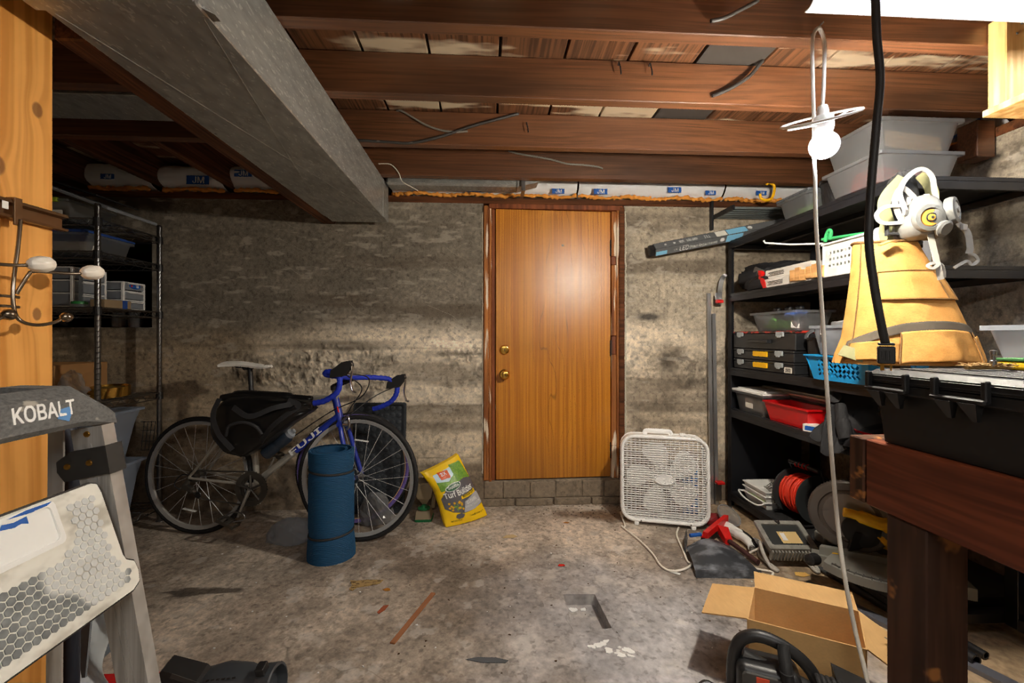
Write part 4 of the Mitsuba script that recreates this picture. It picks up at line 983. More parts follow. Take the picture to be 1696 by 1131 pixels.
put('handle_column', tube([(-.318, 2.585, .05), (-.31, 2.59, .13), (-.314, 2.585, .21)], .012, 8), 'taupe', sp, smooth=40)
put('badge', ext(affinity.scale(Point(0, 0).buffer(.016, 12), .7, 1), .001, frame((-.4165, 2.515, .18), (-.2, 1, 0), ey=(0, 0, 1))), 'spreader_green', sp)
# sack: front sheet as a bulging surface with printed artwork laid on it
M('sack_yellow', (250, 206, 12), .3, spec=.5, clearcoat=.5)
sk = thing('fertilizer_sack', 'yellow and grey printed sack of lawn fertilizer slumped on the floor against the wall', 'sack')
SO = np.array([-.118, 2.46, 0]); fx = frame(SO, (.86, .5, 0), ez=(0, 0, 1))
# corners of the slumped front face (across, depth, up) from bottom left round
def sackf(u, v, off=0.0):
    lx = -.12 + .035 * v * 0 - .055 * np.sin(v * 1.4); rx = .125 - .1 * v ** 1.4
    lx = np.interp(v, [0, .25, .6, 1], [-.115, -.13, -.155, -.215]); rx = np.interp(v, [0, .2, .5, 1], [.15, .125, .075, .01])
    zl = np.interp(v, [0, .5, .8, 1], [.004, .165, .245, .29]); zr = np.interp(v, [0, .2, .5, 1], [.01, .075, .2, .365])
    a = lx + (rx - lx) * u; z = zl + (zr - zl) * u
    bul = (np.sin(np.clip(u, 0, 1) * math.pi) ** .6) * (np.sin(np.clip(v * .86 + .07, 0, 1) * math.pi) ** .7)
    wr = .006 * (meshkit.fbm(np.stack([u * 5 + 3, v * 7, u * 0], -1), 3) - .5)
    y = .02 + .1 * v ** 1.2 - .055 * bul + wr - off
    return np.stack([a, y, z])
def sack_to(m_):
    return (FBs @ np.vstack([m_, np.ones(m_.shape[1])]))[:3].T
FBs = fx
fr_, uv_ = grid(lambda u, v: sackf(u, v), 33, 41)
bk_, _ = grid(lambda u, v: sackf(u, v) + np.stack([u * 0, .03 + .07 * np.sin(u * math.pi) ** .5 * np.sin(np.clip(v * .9 + .1, 0, 1) * math.pi) ** .5, v * 0]), 33, 41)
def edge_strip(a, b, idx):
    n_ = len(idx); V = np.vstack([a[idx], b[idx]]); return trimesh.Trimesh(V, [q for i in range(n_ - 1) for q in ([i, i + 1, n_ + i + 1], [i, n_ + i + 1, n_ + i])], process=False)
nv_ = 41; I = np.arange(33) * nv_
body_ = cat(fr_, trimesh.Trimesh(bk_.vertices, bk_.faces[:, ::-1], process=False), *[edge_strip(np.array(fr_.vertices), np.array(bk_.vertices), q) for q in (I, I + 40, np.arange(41), np.arange(41) + 32 * nv_)])
body_.vertices = sack_to(np.array(body_.vertices).T)
put('sack', body_, 'sack_yellow', sk, smooth=40)
def art(name, poly, mat, off=.0012, par=None, seg=.03, **k):
    gs = list(getattr(poly, 'geoms', [poly])); ms = []
    for g in gs:
        # cut into cells so that the print follows the bulge
        x0, y0, x1, y1 = g.bounds
        for i in range(int(x0 / seg), int(x1 / seg) + 1):
            for j in range(int(y0 / seg), int(y1 / seg) + 1):
                c = g.intersection(sbox(i * seg, j * seg, (i + 1) * seg, (j + 1) * seg))
                for h in getattr(c, 'geoms', [c]):
                    if h.geom_type == 'Polygon' and h.area > 1e-7:
                        vv, ff = trimesh.creation.triangulate_polygon(h, engine='earcut')
                        ms.append((vv, ff))
    V, F, o = [], [], 0
    for vv, ff in ms: V.append(vv); F.append(np.asarray(ff) + o); o += len(vv)
    V = np.vstack(V); F = np.vstack(F)
    P3 = sackf(V[:, 0], V[:, 1], off)
    return put(name, trimesh.Trimesh(sack_to(P3), F, process=False), mat, par or sk, **k)
def art_text(name, s, u0, v0, w, h, mat, off, shear=0.0, bold=True):
    m_ = meshkit.text_mesh(s, 1.0, .01, bold); v = np.array(m_.vertices); b = m_.bounds
    U = u0 + (v[:, 0] - b[0][0]) / (b[1][0] - b[0][0]) * w; Vv = v0 + (v[:, 1] - b[0][1]) / (b[1][1] - b[0][1]) * h + shear * (U - u0)
    P3 = sackf(U, Vv, off + .0006 * (v[:, 2] > .005))
    return put(name, trimesh.Trimesh(sack_to(P3), m_.faces, process=False), mat, sk)
M('sack_grey', (92, 90, 96), .35, clearcoat=.4); M('sack_lightgrey', (178, 178, 182), .35); M('sack_sky', (196, 222, 232), .4); M('sack_orange', (214, 84, 30), .4); M('sack_grass', mikit.proc(lambda p, n, uv: mix(L((52, 120, 40)), L((150, 190, 70)), fbm(p.x * 260, p.y * 260, p.z * 60, 2))), .4); M('sack_green', (18, 84, 50), .35)
art('sky_print', Polygon([(.12, .72), (.16, .9), (.9, .93), (.95, .7), (.5, .6)]), 'sack_sky', .001)
art('grass_print', Polygon([(.1, .58), (.13, .76), (.4, .72), (.6, .8), (.62, .95), (.93, .92), (.98, .6), (.6, .64)]), 'sack_grass', .0016)
art('grey_panel', Polygon([(.05, .46), (.2, .585), (.5, .66), (.8, .68), (1, .62), (1, .24), (.7, .21), (.45, .19), (.2, .24), (.06, .3)]), 'sack_grey', .0022)
art('grey_panel', Polygon([(.45, .2), (.55, .36), (.9, .42), (1, .4), (1, .25), (.72, .21)]), 'sack_lightgrey', .0028)
art('badge', Polygon([(.26, .78), (.27, .92), (.52, .9), (.5, .77)]), 'sack_orange', .0026)
art_text('lettering', '2X', .31, .835, .15, .06, 'print_white', .0032)
art('brand_oval', affinity.rotate(affinity.scale(Point(.42, .62).buffer(.05, 16), 4.3, 1.15), 6), 'print_white', .0034)
art('brand_oval', affinity.rotate(affinity.scale(Point(.42, .62).buffer(.045, 16), 4.3, 1.1), 6), 'sack_green', .004)
art_text('lettering', 'Scotts', .27, .595, .3, .05, 'print_white', .0046, .06)
art_text('lettering', 'Turf Builder', .12, .455, .78, .095, 'print_white', .0034, .02)
art('yellow_flash', Polygon([(.48, .4), (.5, .445), (.92, .47), (.93, .415)]), 'sack_yellow', .0038)
art_text('lettering', 'WEED & FEED', .53, .415, .36, .035, 'print_black', .0044, .05)
art_text('lettering', 'CLEARS', .58, .31, .3, .045, 'print_white', .0038, .05)
art_text('lettering', 'DANDELIONS & CLOVER', .52, .262, .42, .022, 'print_white', .0038, .05, False)
M('flower', (222, 170, 40), .5)
rs = np.random.RandomState(4)
art('flower_print', unary_union([affinity.scale(Point(.16 + .3 * rs.rand(), .26 + .12 * rs.rand()).buffer(.018, 5), 1.5, 1) for _ in range(13)]), 'flower', .0036)
art('leaf_print', unary_union([affinity.rotate(affinity.scale(Point(.16 + .3 * rs.rand(), .25 + .12 * rs.rand()).buffer(.014, 4), .6, 2.2), rs.rand() * 90) for _ in range(10)]), 'sack_grass', .0031)
art('seal', Polygon([(.24, .14), (.27, .19), (.38, .205), (.45, .17), (.4, .12), (.3, .105)]), 'sack_grey', .0028)
art_text('lettering', 'COVERS 5,000 sq ft', .55, .1, .38, .03, 'print_black', .0026, .02, False)
art_text('lettering', 'NET WT 15 LB', .12, .07, .24, .025, 'print_black', .0026, .02, False)
# ------------------------------------------------------------------ black steel rack on the right and its load
M('rack_black', (33, 34, 38), .38, metal=.35)
M('rack_board', (30, 30, 31), .8)
rk = thing('steel_rack', 'black steel shelving rack with five boltless shelves along the right wall', 'shelving')
RX0, RX1, RY0, RY1 = 1.5, 2.075, 1.5, 2.63
LV = (1.645, 1.318, .865, .608, .095)
def angle(x, y, sx, sy, z0, z1, w):
    p = Polygon([(0, 0), (w, 0), (w, .003), (.003, .003), (.003, w), (0, w)])
    p = affinity.scale(p, sx, sy, origin=(0, 0)); return ext(p, z1 - z0, tr(x, y, z0))
for x, sx in ((RX0 + .004, 1), (RX1 - .004, -1)):
    for y, sy in ((RY0, 1), (RY1, -1)):
        u_ = put('upright', cat(angle(x, y, sx, sy, .86, 1.65, .034), angle(x - .003 * sx, y - .003 * sy, sx, sy, 0, 1.08, .04)), 'rack_black', rk)
        put('slots', cat([bx(x + sx * .018 - .004, x + sx * .018 + .004, y - .0065 * sy - .0005, y - .0065 * sy + .0005, z, z + .018) for z in np.arange(.05, 1.05, .05)] +
                         [bx(x - .0065 * sx - .0005, x - .0065 * sx + .0005, y + sy * .018 - .004, y + sy * .018 + .004, z, z + .018) for z in np.arange(.05, 1.05, .05)]), 'print_black', u_)
lip = [(0, 0), (0, -.014), (.006, -.016), (.006, -.02), (0, -.022), (0, -.046), (.012, -.046), (.012, -.043), (.003, -.043), (.003, -.003), (.02, -.003), (.02, 0)]
for z in LV:
    a = ext(Polygon(lip), RY1 - RY0 - .01, frame((RX0, RY1 - .005, z), (1, 0, 0), ey=(0, 0, 1))); 
    b = ext(affinity.scale(Polygon(lip), -1, 1, origin=(0, 0)), RY1 - RY0 - .01, frame((RX1, RY1 - .005, z), (1, 0, 0), ey=(0, 0, 1)))
    c = ext(Polygon(lip), RX1 - RX0 - .01, frame((RX0 + .005, RY0, z), (0, 1, 0), ey=(0, 0, 1)))
    d = ext(affinity.scale(Polygon(lip), -1, 1, origin=(0, 0)), RX1 - RX0 - .01, frame((RX0 + .005, RY1, z), (0, 1, 0), ey=(0, 0, 1)))
    s_ = put('shelf', cat(a, b, c, d, bx(1.72, 1.745, RY0 + .01, RY1 - .01, z - .035, z - .012)), 'rack_black', rk)
    put('board', bx(RX0 + .006, RX1 - .006, RY0 + .006, RY1 - .006, z - .012, z - .001), 'rack_board', s_)
put('side_panel', bx(1.515, 1.98, RY1 + .0035, RY1 + .006, .02, 1.06), 'rack_black', rk)
Z1, Z2, Z3, Z4, Z5 = LV

# ---- long lamp carton poking out over the far corner of the top shelf
M('carton_grey', (98, 100, 102), .5); M('carton_dark', (54, 55, 57), .5); M('carton_sky', (128, 190, 222), .45)
lb = thing('lamp_carton', 'long grey carton of LED tubes with light blue ends poking out over the top shelf', 'carton')
el = np.array([.455, -.045, .088]); el /= np.linalg.norm(el)
upv = np.array([0, 0, 1.]) - el * el[2]; upv /= np.linalg.norm(upv)
sdv = np.cross(el, upv)      # towards the wall or towards the room
if sdv[1] > 0: sdv = -sdv
S_ = .056
o0 = np.array([1.045, 2.655, 1.553])                                           # lowest edge at the drooping end
ca, sa = math.cos(math.radians(42)), math.sin(math.radians(42))
f1 = -sdv * ca * 1 + upv * 0 ; 
eA = sdv * ca + upv * sa      # up the lower face, towards the viewer... (lower face: from the lowest edge out and up)
eB = -sdv * sa + upv * ca     # away
LL = .98
box_ = hull([o0 + el * a + eA * b + eB * c for a in (0, LL) for b in (0, S_) for c in (0, S_)])
put('carton', box_, 'carton_dark', lb)
# faces seen: lower face normal = -eB, upper face normal = +eA
nl, nu_ = -eB, eA
def onl(a0, a1, b0, b1, mat, name, par=lb, h=.0008):      # patch on the lower face
    q = [o0 + el * a + eA * b + nl * c for a in (a0, a1) for b in (b0, b1) for c in (.0004, h)]
    return put(name, hull(q), mat, par)
def onu(a0, a1, b0, b1, mat, name, par=lb, h=.0008):      # patch on the upper face, b measured upwards
    q = [o0 + el * a + eA * (S_ + c) + eB * b for a in (a0, a1) for b in (b0, b1) for c in (.0004, h)]
    return put(name, hull(q), mat, par)
onl(.004, LL, .003, S_ - .001, 'carton_grey', 'print_panel'); onu(.004, LL, .001, S_ - .003, 'carton_grey', 'print_panel')
onl(.006, .075, .006, .034, 'carton_sky', 'print_panel', h=.0014); onl(.44, .54, .004, S_ - .003, 'carton_sky', 'print_panel', h=.0014); onu(.45, .57, .003, S_ - .006, 'carton_sky', 'print_panel', h=.0014)
onu(.38, .445, .003, S_ - .006, 'paper', 'print_panel', h=.0014)
put('lettering', text('LED', .034, o0 + el * .15 + eA * .009 + nl * .001, el, eA, .0006, width=.055), 'print_white', lb)
put('lettering', text('Direct Replacement', .021, o0 + el * .213 + eA * .013 + nl * .001, el, eA, .0006, width=.17), 'print_white', lb)
put('lettering', text('4 ft.', .014, o0 + el * .115 + eA * .02 + nl * .001, el, eA, .0006, width=.025), 'print_white', lb)
put('lettering', text('T12', .024, o0 + el * .345 + eA * (S_ + .001) + eB * .036, -el, -eB, .0006, width=.034), 'print_white', lb)
put('lettering', text('40W', .018, o0 + el * .27 + eA * (S_ + .001) + eB * .034, -el, -eB, .0006, width=.026), 'print_white', lb)
for a in (.07, .125): put('round_mark', ext(Point(0, 0).buffer(.007, 10), .0006, frame(o0 + el * a + eA * (S_ + .001) + eB * .026, el, ey=eB)), 'print_white', lb)
put('round_mark', ext(Point(0, 0).buffer(.014, 12), .0006, frame(o0 + el * .415 + eA * .03 + nl * .001, el, ey=eA)), 'print_white', lb)
put('round_mark', ext(Point(0, 0).buffer(.014, 12), .0006, frame(o0 + el * .592 + eA * (S_ + .001) + eB * .03, el, ey=eB)), 'print_white', lb)
put('fine_print', cat([hull([o0 + el * a + eA * (S_ + c) + eB * b for a in (q, q + .03) for b in (.016 + r * .006, .018 + r * .006) for c in (.0009, .0014)]) for q in (.155, .2, .235) for r in range(4)]), 'print_white', lb)
put('end_cap', hull([o0 - el * a + eA * b + eB * c for a in (0, .03) for b in (.004, S_ - .004) for c in (.004, S_ - .004)]), 'black_plastic', lb)

# ---- slatted wall rack and yellow hook
wr = thing('slatted_rack', 'black metal slatted wall rack above the lamp carton beside the sill plate', 'rack')
put('upright', bx(1.428, 1.442, 2.69, 2.719, 1.735, 1.92, .001), 'black_metal', wr)
put('side_bar', bx(1.44, 1.452, 2.47, 2.715, 1.803, 1.829, .001), 'black_metal', wr)
for i in range(6): put('slat', bx(1.45, 1.95, 2.475 + i * .041, 2.488 + i * .041, 1.806, 1.82, .002), M('slat_grey', (120, 128, 128), .3, metal=.4) if i == 0 else 'slat_grey', wr)
yk = put('storage_hook', tube(spline([(1.645, 2.47, 1.95), (1.652, 2.47, 1.965), (1.647, 2.47, 1.985), (1.65, 2.47, 1.968), (1.69, 2.47, 1.945), (1.688, 2.47, 1.9), (1.672, 2.47, 1.868), (1.64, 2.47, 1.858), (1.61, 2.47, 1.87), (1.605, 2.47, 1.895)], 7), .0075, 10), 'yellow_plastic', smooth=50,
         label='yellow coated storage hook under the last joist above the slatted rack', cat='hook')

# ---- top shelf load
bs = tote(1.53, 1.72, 1.985, 2.2, Z1 + .001, 1.752, 'small_bin', 'bin_clear', 'small clear bin with a grey lid and lime green contents on the top shelf', 'storage bin', .018, lid='grey_plastic')
put('contents', X(rbox(1.56, 1.68, 2.01, 2.12, Z1 + .004, 1.70, .02)), M('lime_green', (150, 214, 60), .5), bs, smooth=40)
tb = thing('black_tub', 'black plastic tub with a lid on the top shelf next to the small clear bin', 'tub')
put('body', lathe([(0, 0), (.066, 0), (.074, .11), (.078, .112), (.078, .12), (.07, .12)], 32, (1.615, 1.9, Z1 + .001)), 'black_plastic', tb, smooth=35)
put('lid', lathe([(.08, .112), (.081, .128), (.074, .133), (0, .135)], 32, (1.615, 1.9, Z1 + .001)), 'black_plastic', tb, smooth=35)
b1 = tote(1.468, 1.79, 1.54, 1.815, Z1 + .001, 1.752, 'clear_bin', 'bin_clear', 'lower large clear bin with orange cords inside, at the near end of the top shelf', 'storage bin', .022)
M('orange_cord', (232, 96, 62), .55)
for i in range(4): put('cord_coil', torus((1.56 + .01 * i, 1.68, Z1 + .012 + .012 * i), (.1 * i, .1, 1), .06 + .006 * i, .006, 32, 8), 'orange_cord', b1, smooth=True)
for i, (x, y, c) in enumerate(((1.66, 1.6, 'red_plastic'), (1.7, 1.7, 'white_plastic'), (1.74, 1.62, 'steel'))): put('clutter', rbox(x - .025, x + .025, y - .03, y + .03, Z1 + .004, Z1 + .05, .01), c, b1, smooth=40)
b2 = tote(1.468, 1.79, 1.54, 1.815, 1.756, 1.876, 'clear_bin', 'bin_clear', 'upper large clear bin holding a cardboard sheet and a blue tube, close under the joists', 'storage bin', .022)
cs = put('printed_card', X(bx(-.11, .11, -.0015, .0015, -.035, .035), rot('y', 7), rot('x', -12), tr(1.63, 1.575, 1.803)), M('card_tan', (196, 164, 116), .8), b2)
put('print_rows', X(cat([bx(-.1 + .027 * i, -.08 + .027 * i, -.0026, -.0016, -.02 + .02 * j, -.014 + .02 * j) for i in range(7) for j in range(3)]), rot('y', 7), rot('x', -12), tr(1.63, 1.575, 1.803)), M('print_brown', (140, 112, 78), .8), b2)
put('blue_tube', lathe([(0, 0), (.02, 0), (.02, .055), (.01, .07), (.0, .085)], 16, (1.69, 1.63, 1.775), (.1, 0, 1)), 'print_blue', b2, smooth=40)

# ---- second shelf load
M('cloth_black', (24, 24, 27), .8, bump=mikit.proc(lambda p, n, uv: .006 * fbm(p.x * 28, p.y * 28, p.z * 28, 3)))
def lump(x0, x1, y0, y1, z0, z1, seed, amp=.3, p1=.6, p2=.6, n=(48, 30), freq=3.0):
    def f(u, v):
        a, b = u * 2 * math.pi, (v - .5) * math.pi
        s = lambda q, e: np.sign(q) * np.abs(q) ** e
        c = np.stack([s(np.cos(b), p2) * s(np.cos(a), p1), s(np.cos(b), p2) * s(np.sin(a), p1), s(np.sin(b), p2)])
        r = 1 + amp * (meshkit.fbm(np.moveaxis(np.stack([np.cos(b) * np.cos(a), np.cos(b) * np.sin(a), np.sin(b)]) * freq + seed, 0, -1), 4) - .5)
        c = c * r
        return np.stack([(x0 + x1) / 2 + c[0] * (x1 - x0) / 2, (y0 + y1) / 2 + c[1] * (y1 - y0) / 2, (z0 + z1) / 2 + c[2] * (z1 - z0) / 2])
    m, _ = grid(f, *n); v = np.array(m.vertices); v[:, 2] = np.maximum(v[:, 2], z0); m.vertices = v; m.merge_vertices()
    if m.volume < 0: m.invert()
    return m
bg = thing('tool_bag', 'black cloth tool bag at the far end of the second shelf', 'bag')
put('body', lump(1.52, 1.95, 2.3, 2.6, Z2 + .001, Z2 + .165, 3, .5), 'cloth_black', bg, smooth=True)
put('flap', lump(1.505, 1.6, 2.24, 2.5, Z2 + .001, Z2 + .08, 8, .5), 'cloth_black', bg, smooth=True)
put('pocket', X(bx(-.004, .004, -.05, .05, 0, .1, .003), rot('x', 22), rot('y', 10), tr(1.518, 2.4, Z2 + .03)), M('cloth_grey', (92, 88, 84), .85), bg)
cl = thing('bar_clamp', 'red and black bar clamp in front of the tool bag on the second shelf', 'clamp')
put('jaw', hull([(1.505, 2.3 + a, Z2 + b) for a, b in ((0, .05), (.02, .1), (.035, .105), (.03, .06), (-.01, .0), (-.03, .002), (-.025, .03))] + [(1.53, 2.3 + a, Z2 + b) for a, b in ((0, .05), (.02, .1), (.035, .105), (.03, .06), (-.01, .0), (-.03, .002), (-.025, .03))]), 'red_plastic', cl)
put('grip', rod((1.515, 2.32, Z2 + .075), (1.505, 2.41, Z2 + .05), .01, 10), 'black_plastic', cl)
M('carton_white', (224, 220, 212), .7); M('shim_wood', wood((196, 142, 84), (234, 186, 124), 1, 90, .06, .35), .7)
for i in range(2):
    k = thing('flat_carton', ('lower' if i == 0 else 'upper') + ' of two flat white printed cartons stacked on the second shelf', 'carton')
    z0 = Z2 + .001 + .048 * i
    put('box', bx(1.51 + .006 * i, 1.7, 1.93 + .02 * i, 2.3 - .012 * i, z0, z0 + .046, .002), 'carton_white', k)
    put('print', cat([bx(1.508 + .006 * i, 1.5105 + .006 * i, 2.14, 2.26 - .01 * (q % 2), z0 + .012 + .008 * q, z0 + .015 + .008 * q) for q in range(3)]), 'print_black', k)
for i in range(6):
    put('wood_shim', bx(1.497, 1.503 + .004, 1.86 + .036 * i, 1.892 + .036 * i, Z2 + .006 + .003 * (i % 3), Z2 + .058 + .007 * ((i * 5) % 3), .001), 'shim_wood', label=f'{["nearest", "second nearest", "third nearest", "fourth nearest", "fifth nearest", "farthest"][i]} of six bright wood shims in a row by the white basket', cat='wood shim', group='row of wood shims')
bk_ = thing('white_basket', 'white plastic basket with square holes on the second shelf', 'basket')
def plate_holes(w, h, cols, rows, size, m=.012):
    p = sbox(0, 0, w, h); hs = []
    for i in range(cols):
        for j in range(rows):
            cx, cy = m + (w - 2 * m) * (i + .5) / cols, m + (h - 2 * m) * (j + .5) / rows
            hs.append(sbox(cx - size / 2, cy - size / 2, cx + size / 2, cy + size / 2))
    return p.difference(unary_union(hs))
yb0, yb1, xb0, xb1, zb0, zb1 = 1.63, 1.87, 1.505, 1.76, Z2 + .006, Z2 + .15
fp = plate_holes(yb1 - yb0, zb1 - zb0, 9, 3, .011, .03)
put('side', ext(fp, .003, frame((xb0, yb0, zb0), (0, 1, 0), ey=(.04, 0, 1))), 'white_plastic', bk_)
put('side', ext(fp, .003, frame((xb1, yb0, zb0), (0, 1, 0), ey=(0, 0, 1))), 'white_plastic', bk_)
fp2 = plate_holes(xb1 - xb0, zb1 - zb0, 9, 3, .011, .03)
put('side', ext(fp2, .003, frame((xb0, yb0, zb0), (1, 0, 0), ey=(0, 0, 1))), 'white_plastic', bk_)
put('side', ext(fp2, .003, frame((xb0, yb1, zb0), (1, 0, 0), ey=(0, 0, 1))), 'white_plastic', bk_)
put('bottom', bx(xb0, xb1, yb0, yb1, zb0 - .004, zb0), 'white_plastic', bk_)
put('rim', ext(sbox(xb0, yb0, xb1, yb1).buffer(.006, 3).difference(sbox(xb0, yb0, xb1, yb1).buffer(-.003)), .008, tr(0, 0, zb1 - .006)), 'white_plastic', bk_)
gn = thing('green_gadget', 'translucent green plastic gadget lying on the rim of the white basket', 'gadget')
M('green_trans', (60, 168, 100), .3, spec_trans=.0)
put('plate', X(rbox(-.05, .05, -.12, .12, -.006, .006, .005), rot('x', 6), tr(1.56, 1.77, zb1 + .016)), 'green_trans', gn, smooth=30)
put('hook', tube(spline([(1.51, 1.86, zb1 + .012), (1.508, 1.85, zb1 + .04), (1.508, 1.835, zb1 + .058), (1.508, 1.825, zb1 + .045), (1.51, 1.835, zb1 + .018)], 6), .008, 8), 'green_trans', gn, smooth=50)
put('white_rod', tube([(1.33, 2.02, Z2 + .2), (1.335, 2.015, Z2 + .188), (1.43, 1.97, Z2 + .172), (1.55, 1.87, Z2 + .158)], .0045, 8), 'white_plastic', label='thin bent white rod sticking out from the white basket on the second shelf', cat='rod')

# ---- third shelf load
M('case_black', (30, 31, 33), .4); M('latch_clear', (150, 156, 158), .3)
def case(y0, y1, z0, z1, label, yellow=None, lid=None):
    k = thing('organizer_case', label, 'tool case')
    put('body', bx(1.512, 1.8, y0, y1, z0, z1 - .012, .004), 'case_black', k)
    put('lid', bx(1.51, 1.802, y0 - .002, y1 + .002, z1 - .012, z1, .003), lid or 'case_black', k)
    for y in (y0 + (y1 - y0) * .2, y0 + (y1 - y0) * .85):
        l = put('latch', bx(1.502, 1.512, y - .03, y + .03, z1 - .03, z1 - .004, .003), 'latch_clear', k)
        put('tab', bx(1.498, 1.504, y - .014, y + .014, z1 - .036, z1 - .024, .002), 'latch_clear', l)
    if yellow: put('label_plate', bx(1.504, 1.513, (y0 + y1) / 2 - .06, (y0 + y1) / 2 + .06, z1 - .04, z1 - .012, .001), 'yellow_plastic', k)
    return k
c1 = case(2.06, 2.585, Z3 + .001, .924, 'bottom one of three stacked black organizer cases, with a barcode label', True)
put('barcode_label', bx(1.5105, 1.5125, 2.075, 2.13, .872, .9), 'paper', c1); put('bars', cat([bx(1.5098, 1.5106, 2.082 + .006 * i, 2.085 + .006 * i, .876, .896) for i in range(7)]), 'print_black', c1)
c2 = case(2.06, 2.585, .9255, .985, 'middle one of three black organizer cases on the third shelf, with clear latches', True)
M('red_lid', mikit.proc(lambda p, n, uv: mix(L((40, 34, 34)), L((190, 56, 44)), smoothstep(.4, .6, fbm(p.x * 40, p.y * 40, p.z * 40, 3)))), .25)
c3 = case(2.05, 2.59, .9865, 1.085, 'top one of three stacked black organizer cases, with a red patterned lid', None, 'red_lid')
put('handle', cat(bx(1.488, 1.512, 2.23, 2.24, 1.02, 1.04, .002), bx(1.488, 1.512, 2.39, 2.4, 1.02, 1.04, .002), bx(1.486, 1.496, 2.23, 2.4, 1.02, 1.04, .003)), 'case_black', c3)
tbn = tote(1.52, 1.72, 2.06, 2.42, 1.0865, 1.188, 'toy_bin', 'bin_clear', 'clear bin of green and blue blocks standing on the organizer cases', 'storage bin', .02)
M('block_green', (120, 204, 84), .45); M('block_blue', (72, 112, 196), .45)
rs = np.random.RandomState(9)
for i in range(9):
    y, x = 2.1 + .03 * i, 1.555 + .05 * rs.rand(); s = .016 + .008 * rs.rand()
    put('block', X(bx(-s, s, -s, s, -s, s, .003), rot('z', 60 * rs.rand()), rot('x', 40 * rs.rand()), tr(x, y, 1.092 + s * 1.3)), 'block_green' if i % 4 else 'white_plastic', tbn)
put('block', X(bx(-.03, .03, -.045, .045, -.012, .012, .004), rot('x', -8), tr(1.58, 2.14, 1.172)), 'block_blue', tbn)
for i, y in enumerate((2.12, 2.2, 2.29)): put('screwdriver_handle', lathe([(0, 0), (.012, .003), (.014, .03), (.01, .05), (.008, .06), (0, .062)], 14, (1.6, y, 1.2), (.2, 1, .1)), 'black_plastic', tbn, smooth=30)
bb = thing('black_bucket', 'black ribbed bucket with a grey handle on the third shelf beside the organizer cases', 'bucket')
prof = [(0, 0), (.07, 0), (.082, .175), (.088, .176), (.088, .186), (.08, .186), (.068, .01), (0, .01)]
m = lathe(prof, 48, (0, 0, 0)); v = np.array(m.vertices); a = np.arctan2(v[:, 1], v[:, 0]); s = 1 + .012 * (np.cos(12 * a) > .3) * (v[:, 2] < .17); v[:, 0] *= s; v[:, 1] *= s; m.vertices = v + [1.6, 1.955, Z3 + .001]
put('body', m, 'black_plastic', bb)
put('handle', tube(spline([(1.52, 1.99, Z3 + .18), (1.53, 1.99, Z3 + .205), (1.56, 1.96, Z3 + .228), (1.6, 1.92, Z3 + .232), (1.64, 1.9, Z3 + .2)], 8), .013, 8, flat=.45), 'grey_plastic', bb, smooth=50)
# blue basket with cut-outs and a milky bin riding on it
M('basket_blue', (22, 142, 204), .35, spec=.5)
bq = thing('blue_basket', 'bright blue plastic basket with cut-out pattern at the near end of the third shelf', 'basket')
rs = np.random.RandomState(2)
hs = [affinity.rotate(sbox(x - .008, y - .004, x + .008, y + .004), 45 + 90 * rs.randint(2)).buffer(.002) for x in np.arange(.03, .25, .022) for y in np.arange(.022, .085, .02)]
pn = Polygon([(0, 0), (.27, 0), (.3, .105), (-.03, .105)]).difference(unary_union(hs))
put('side', ext(pn, .003, frame((1.475, 1.615, Z3 + .004), (0, 1, 0), ey=(-.12, 0, 1))), 'basket_blue', bq)
pe = Polygon([(0, 0), (.22, 0), (.24, .105), (-.02, .105)]).difference(unary_union([h for h in hs if h.bounds[2] < .21]))
put('side', ext(pe, .003, frame((1.477, 1.612, Z3 + .004), (1, 0, 0), ey=(0, -.28, 1))), 'basket_blue', bq)
put('side', ext(pe, .003, frame((1.477, 1.885, Z3 + .004), (1, 0, 0), ey=(0, .28, 1))), 'basket_blue', bq)
put('side', ext(pn, .003, frame((1.7, 1.615, Z3 + .004), (0, 1, 0), ey=(.12, 0, 1))), 'basket_blue', bq)
put('bottom', bx(1.475, 1.7, 1.613, 1.885, Z3 + .001, Z3 + .004), 'basket_blue', bq)
put('rim', ext(sbox(1.458, 1.585, 1.718, 1.915).buffer(.007).difference(sbox(1.458, 1.585, 1.718, 1.915).buffer(-.002)), .007, tr(0, 0, Z3 + .104)), 'basket_blue', bq)
wbn = tote(1.47, 1.7, 1.6, 1.895, Z3 + .112, 1.105, 'milky_bin', 'bin_milky', 'milky white bin with small things in it sitting on the blue basket', 'storage bin', .02)
put('clip', tube(spline([(1.458, 1.82, 1.115), (1.456, 1.82, 1.07), (1.456, 1.812, 1.062), (1.456, 1.805, 1.07), (1.458, 1.806, 1.112)], 5), .003, 6), 'steel', wbn)
for i, (x, y, zz) in enumerate(((1.55, 1.66, 1.11), (1.6, 1.72, 1.12), (1.53, 1.76, 1.105), (1.6, 1.83, 1.105))): put('packet', X(bx(-.045, .045, -.04, .04, -.012, .012, .003), rot('y', -12 + 9 * i), rot('x', 16 - 8 * i), tr(x, y, zz)), 'white_plastic' if i != 2 else 'film', wbn)

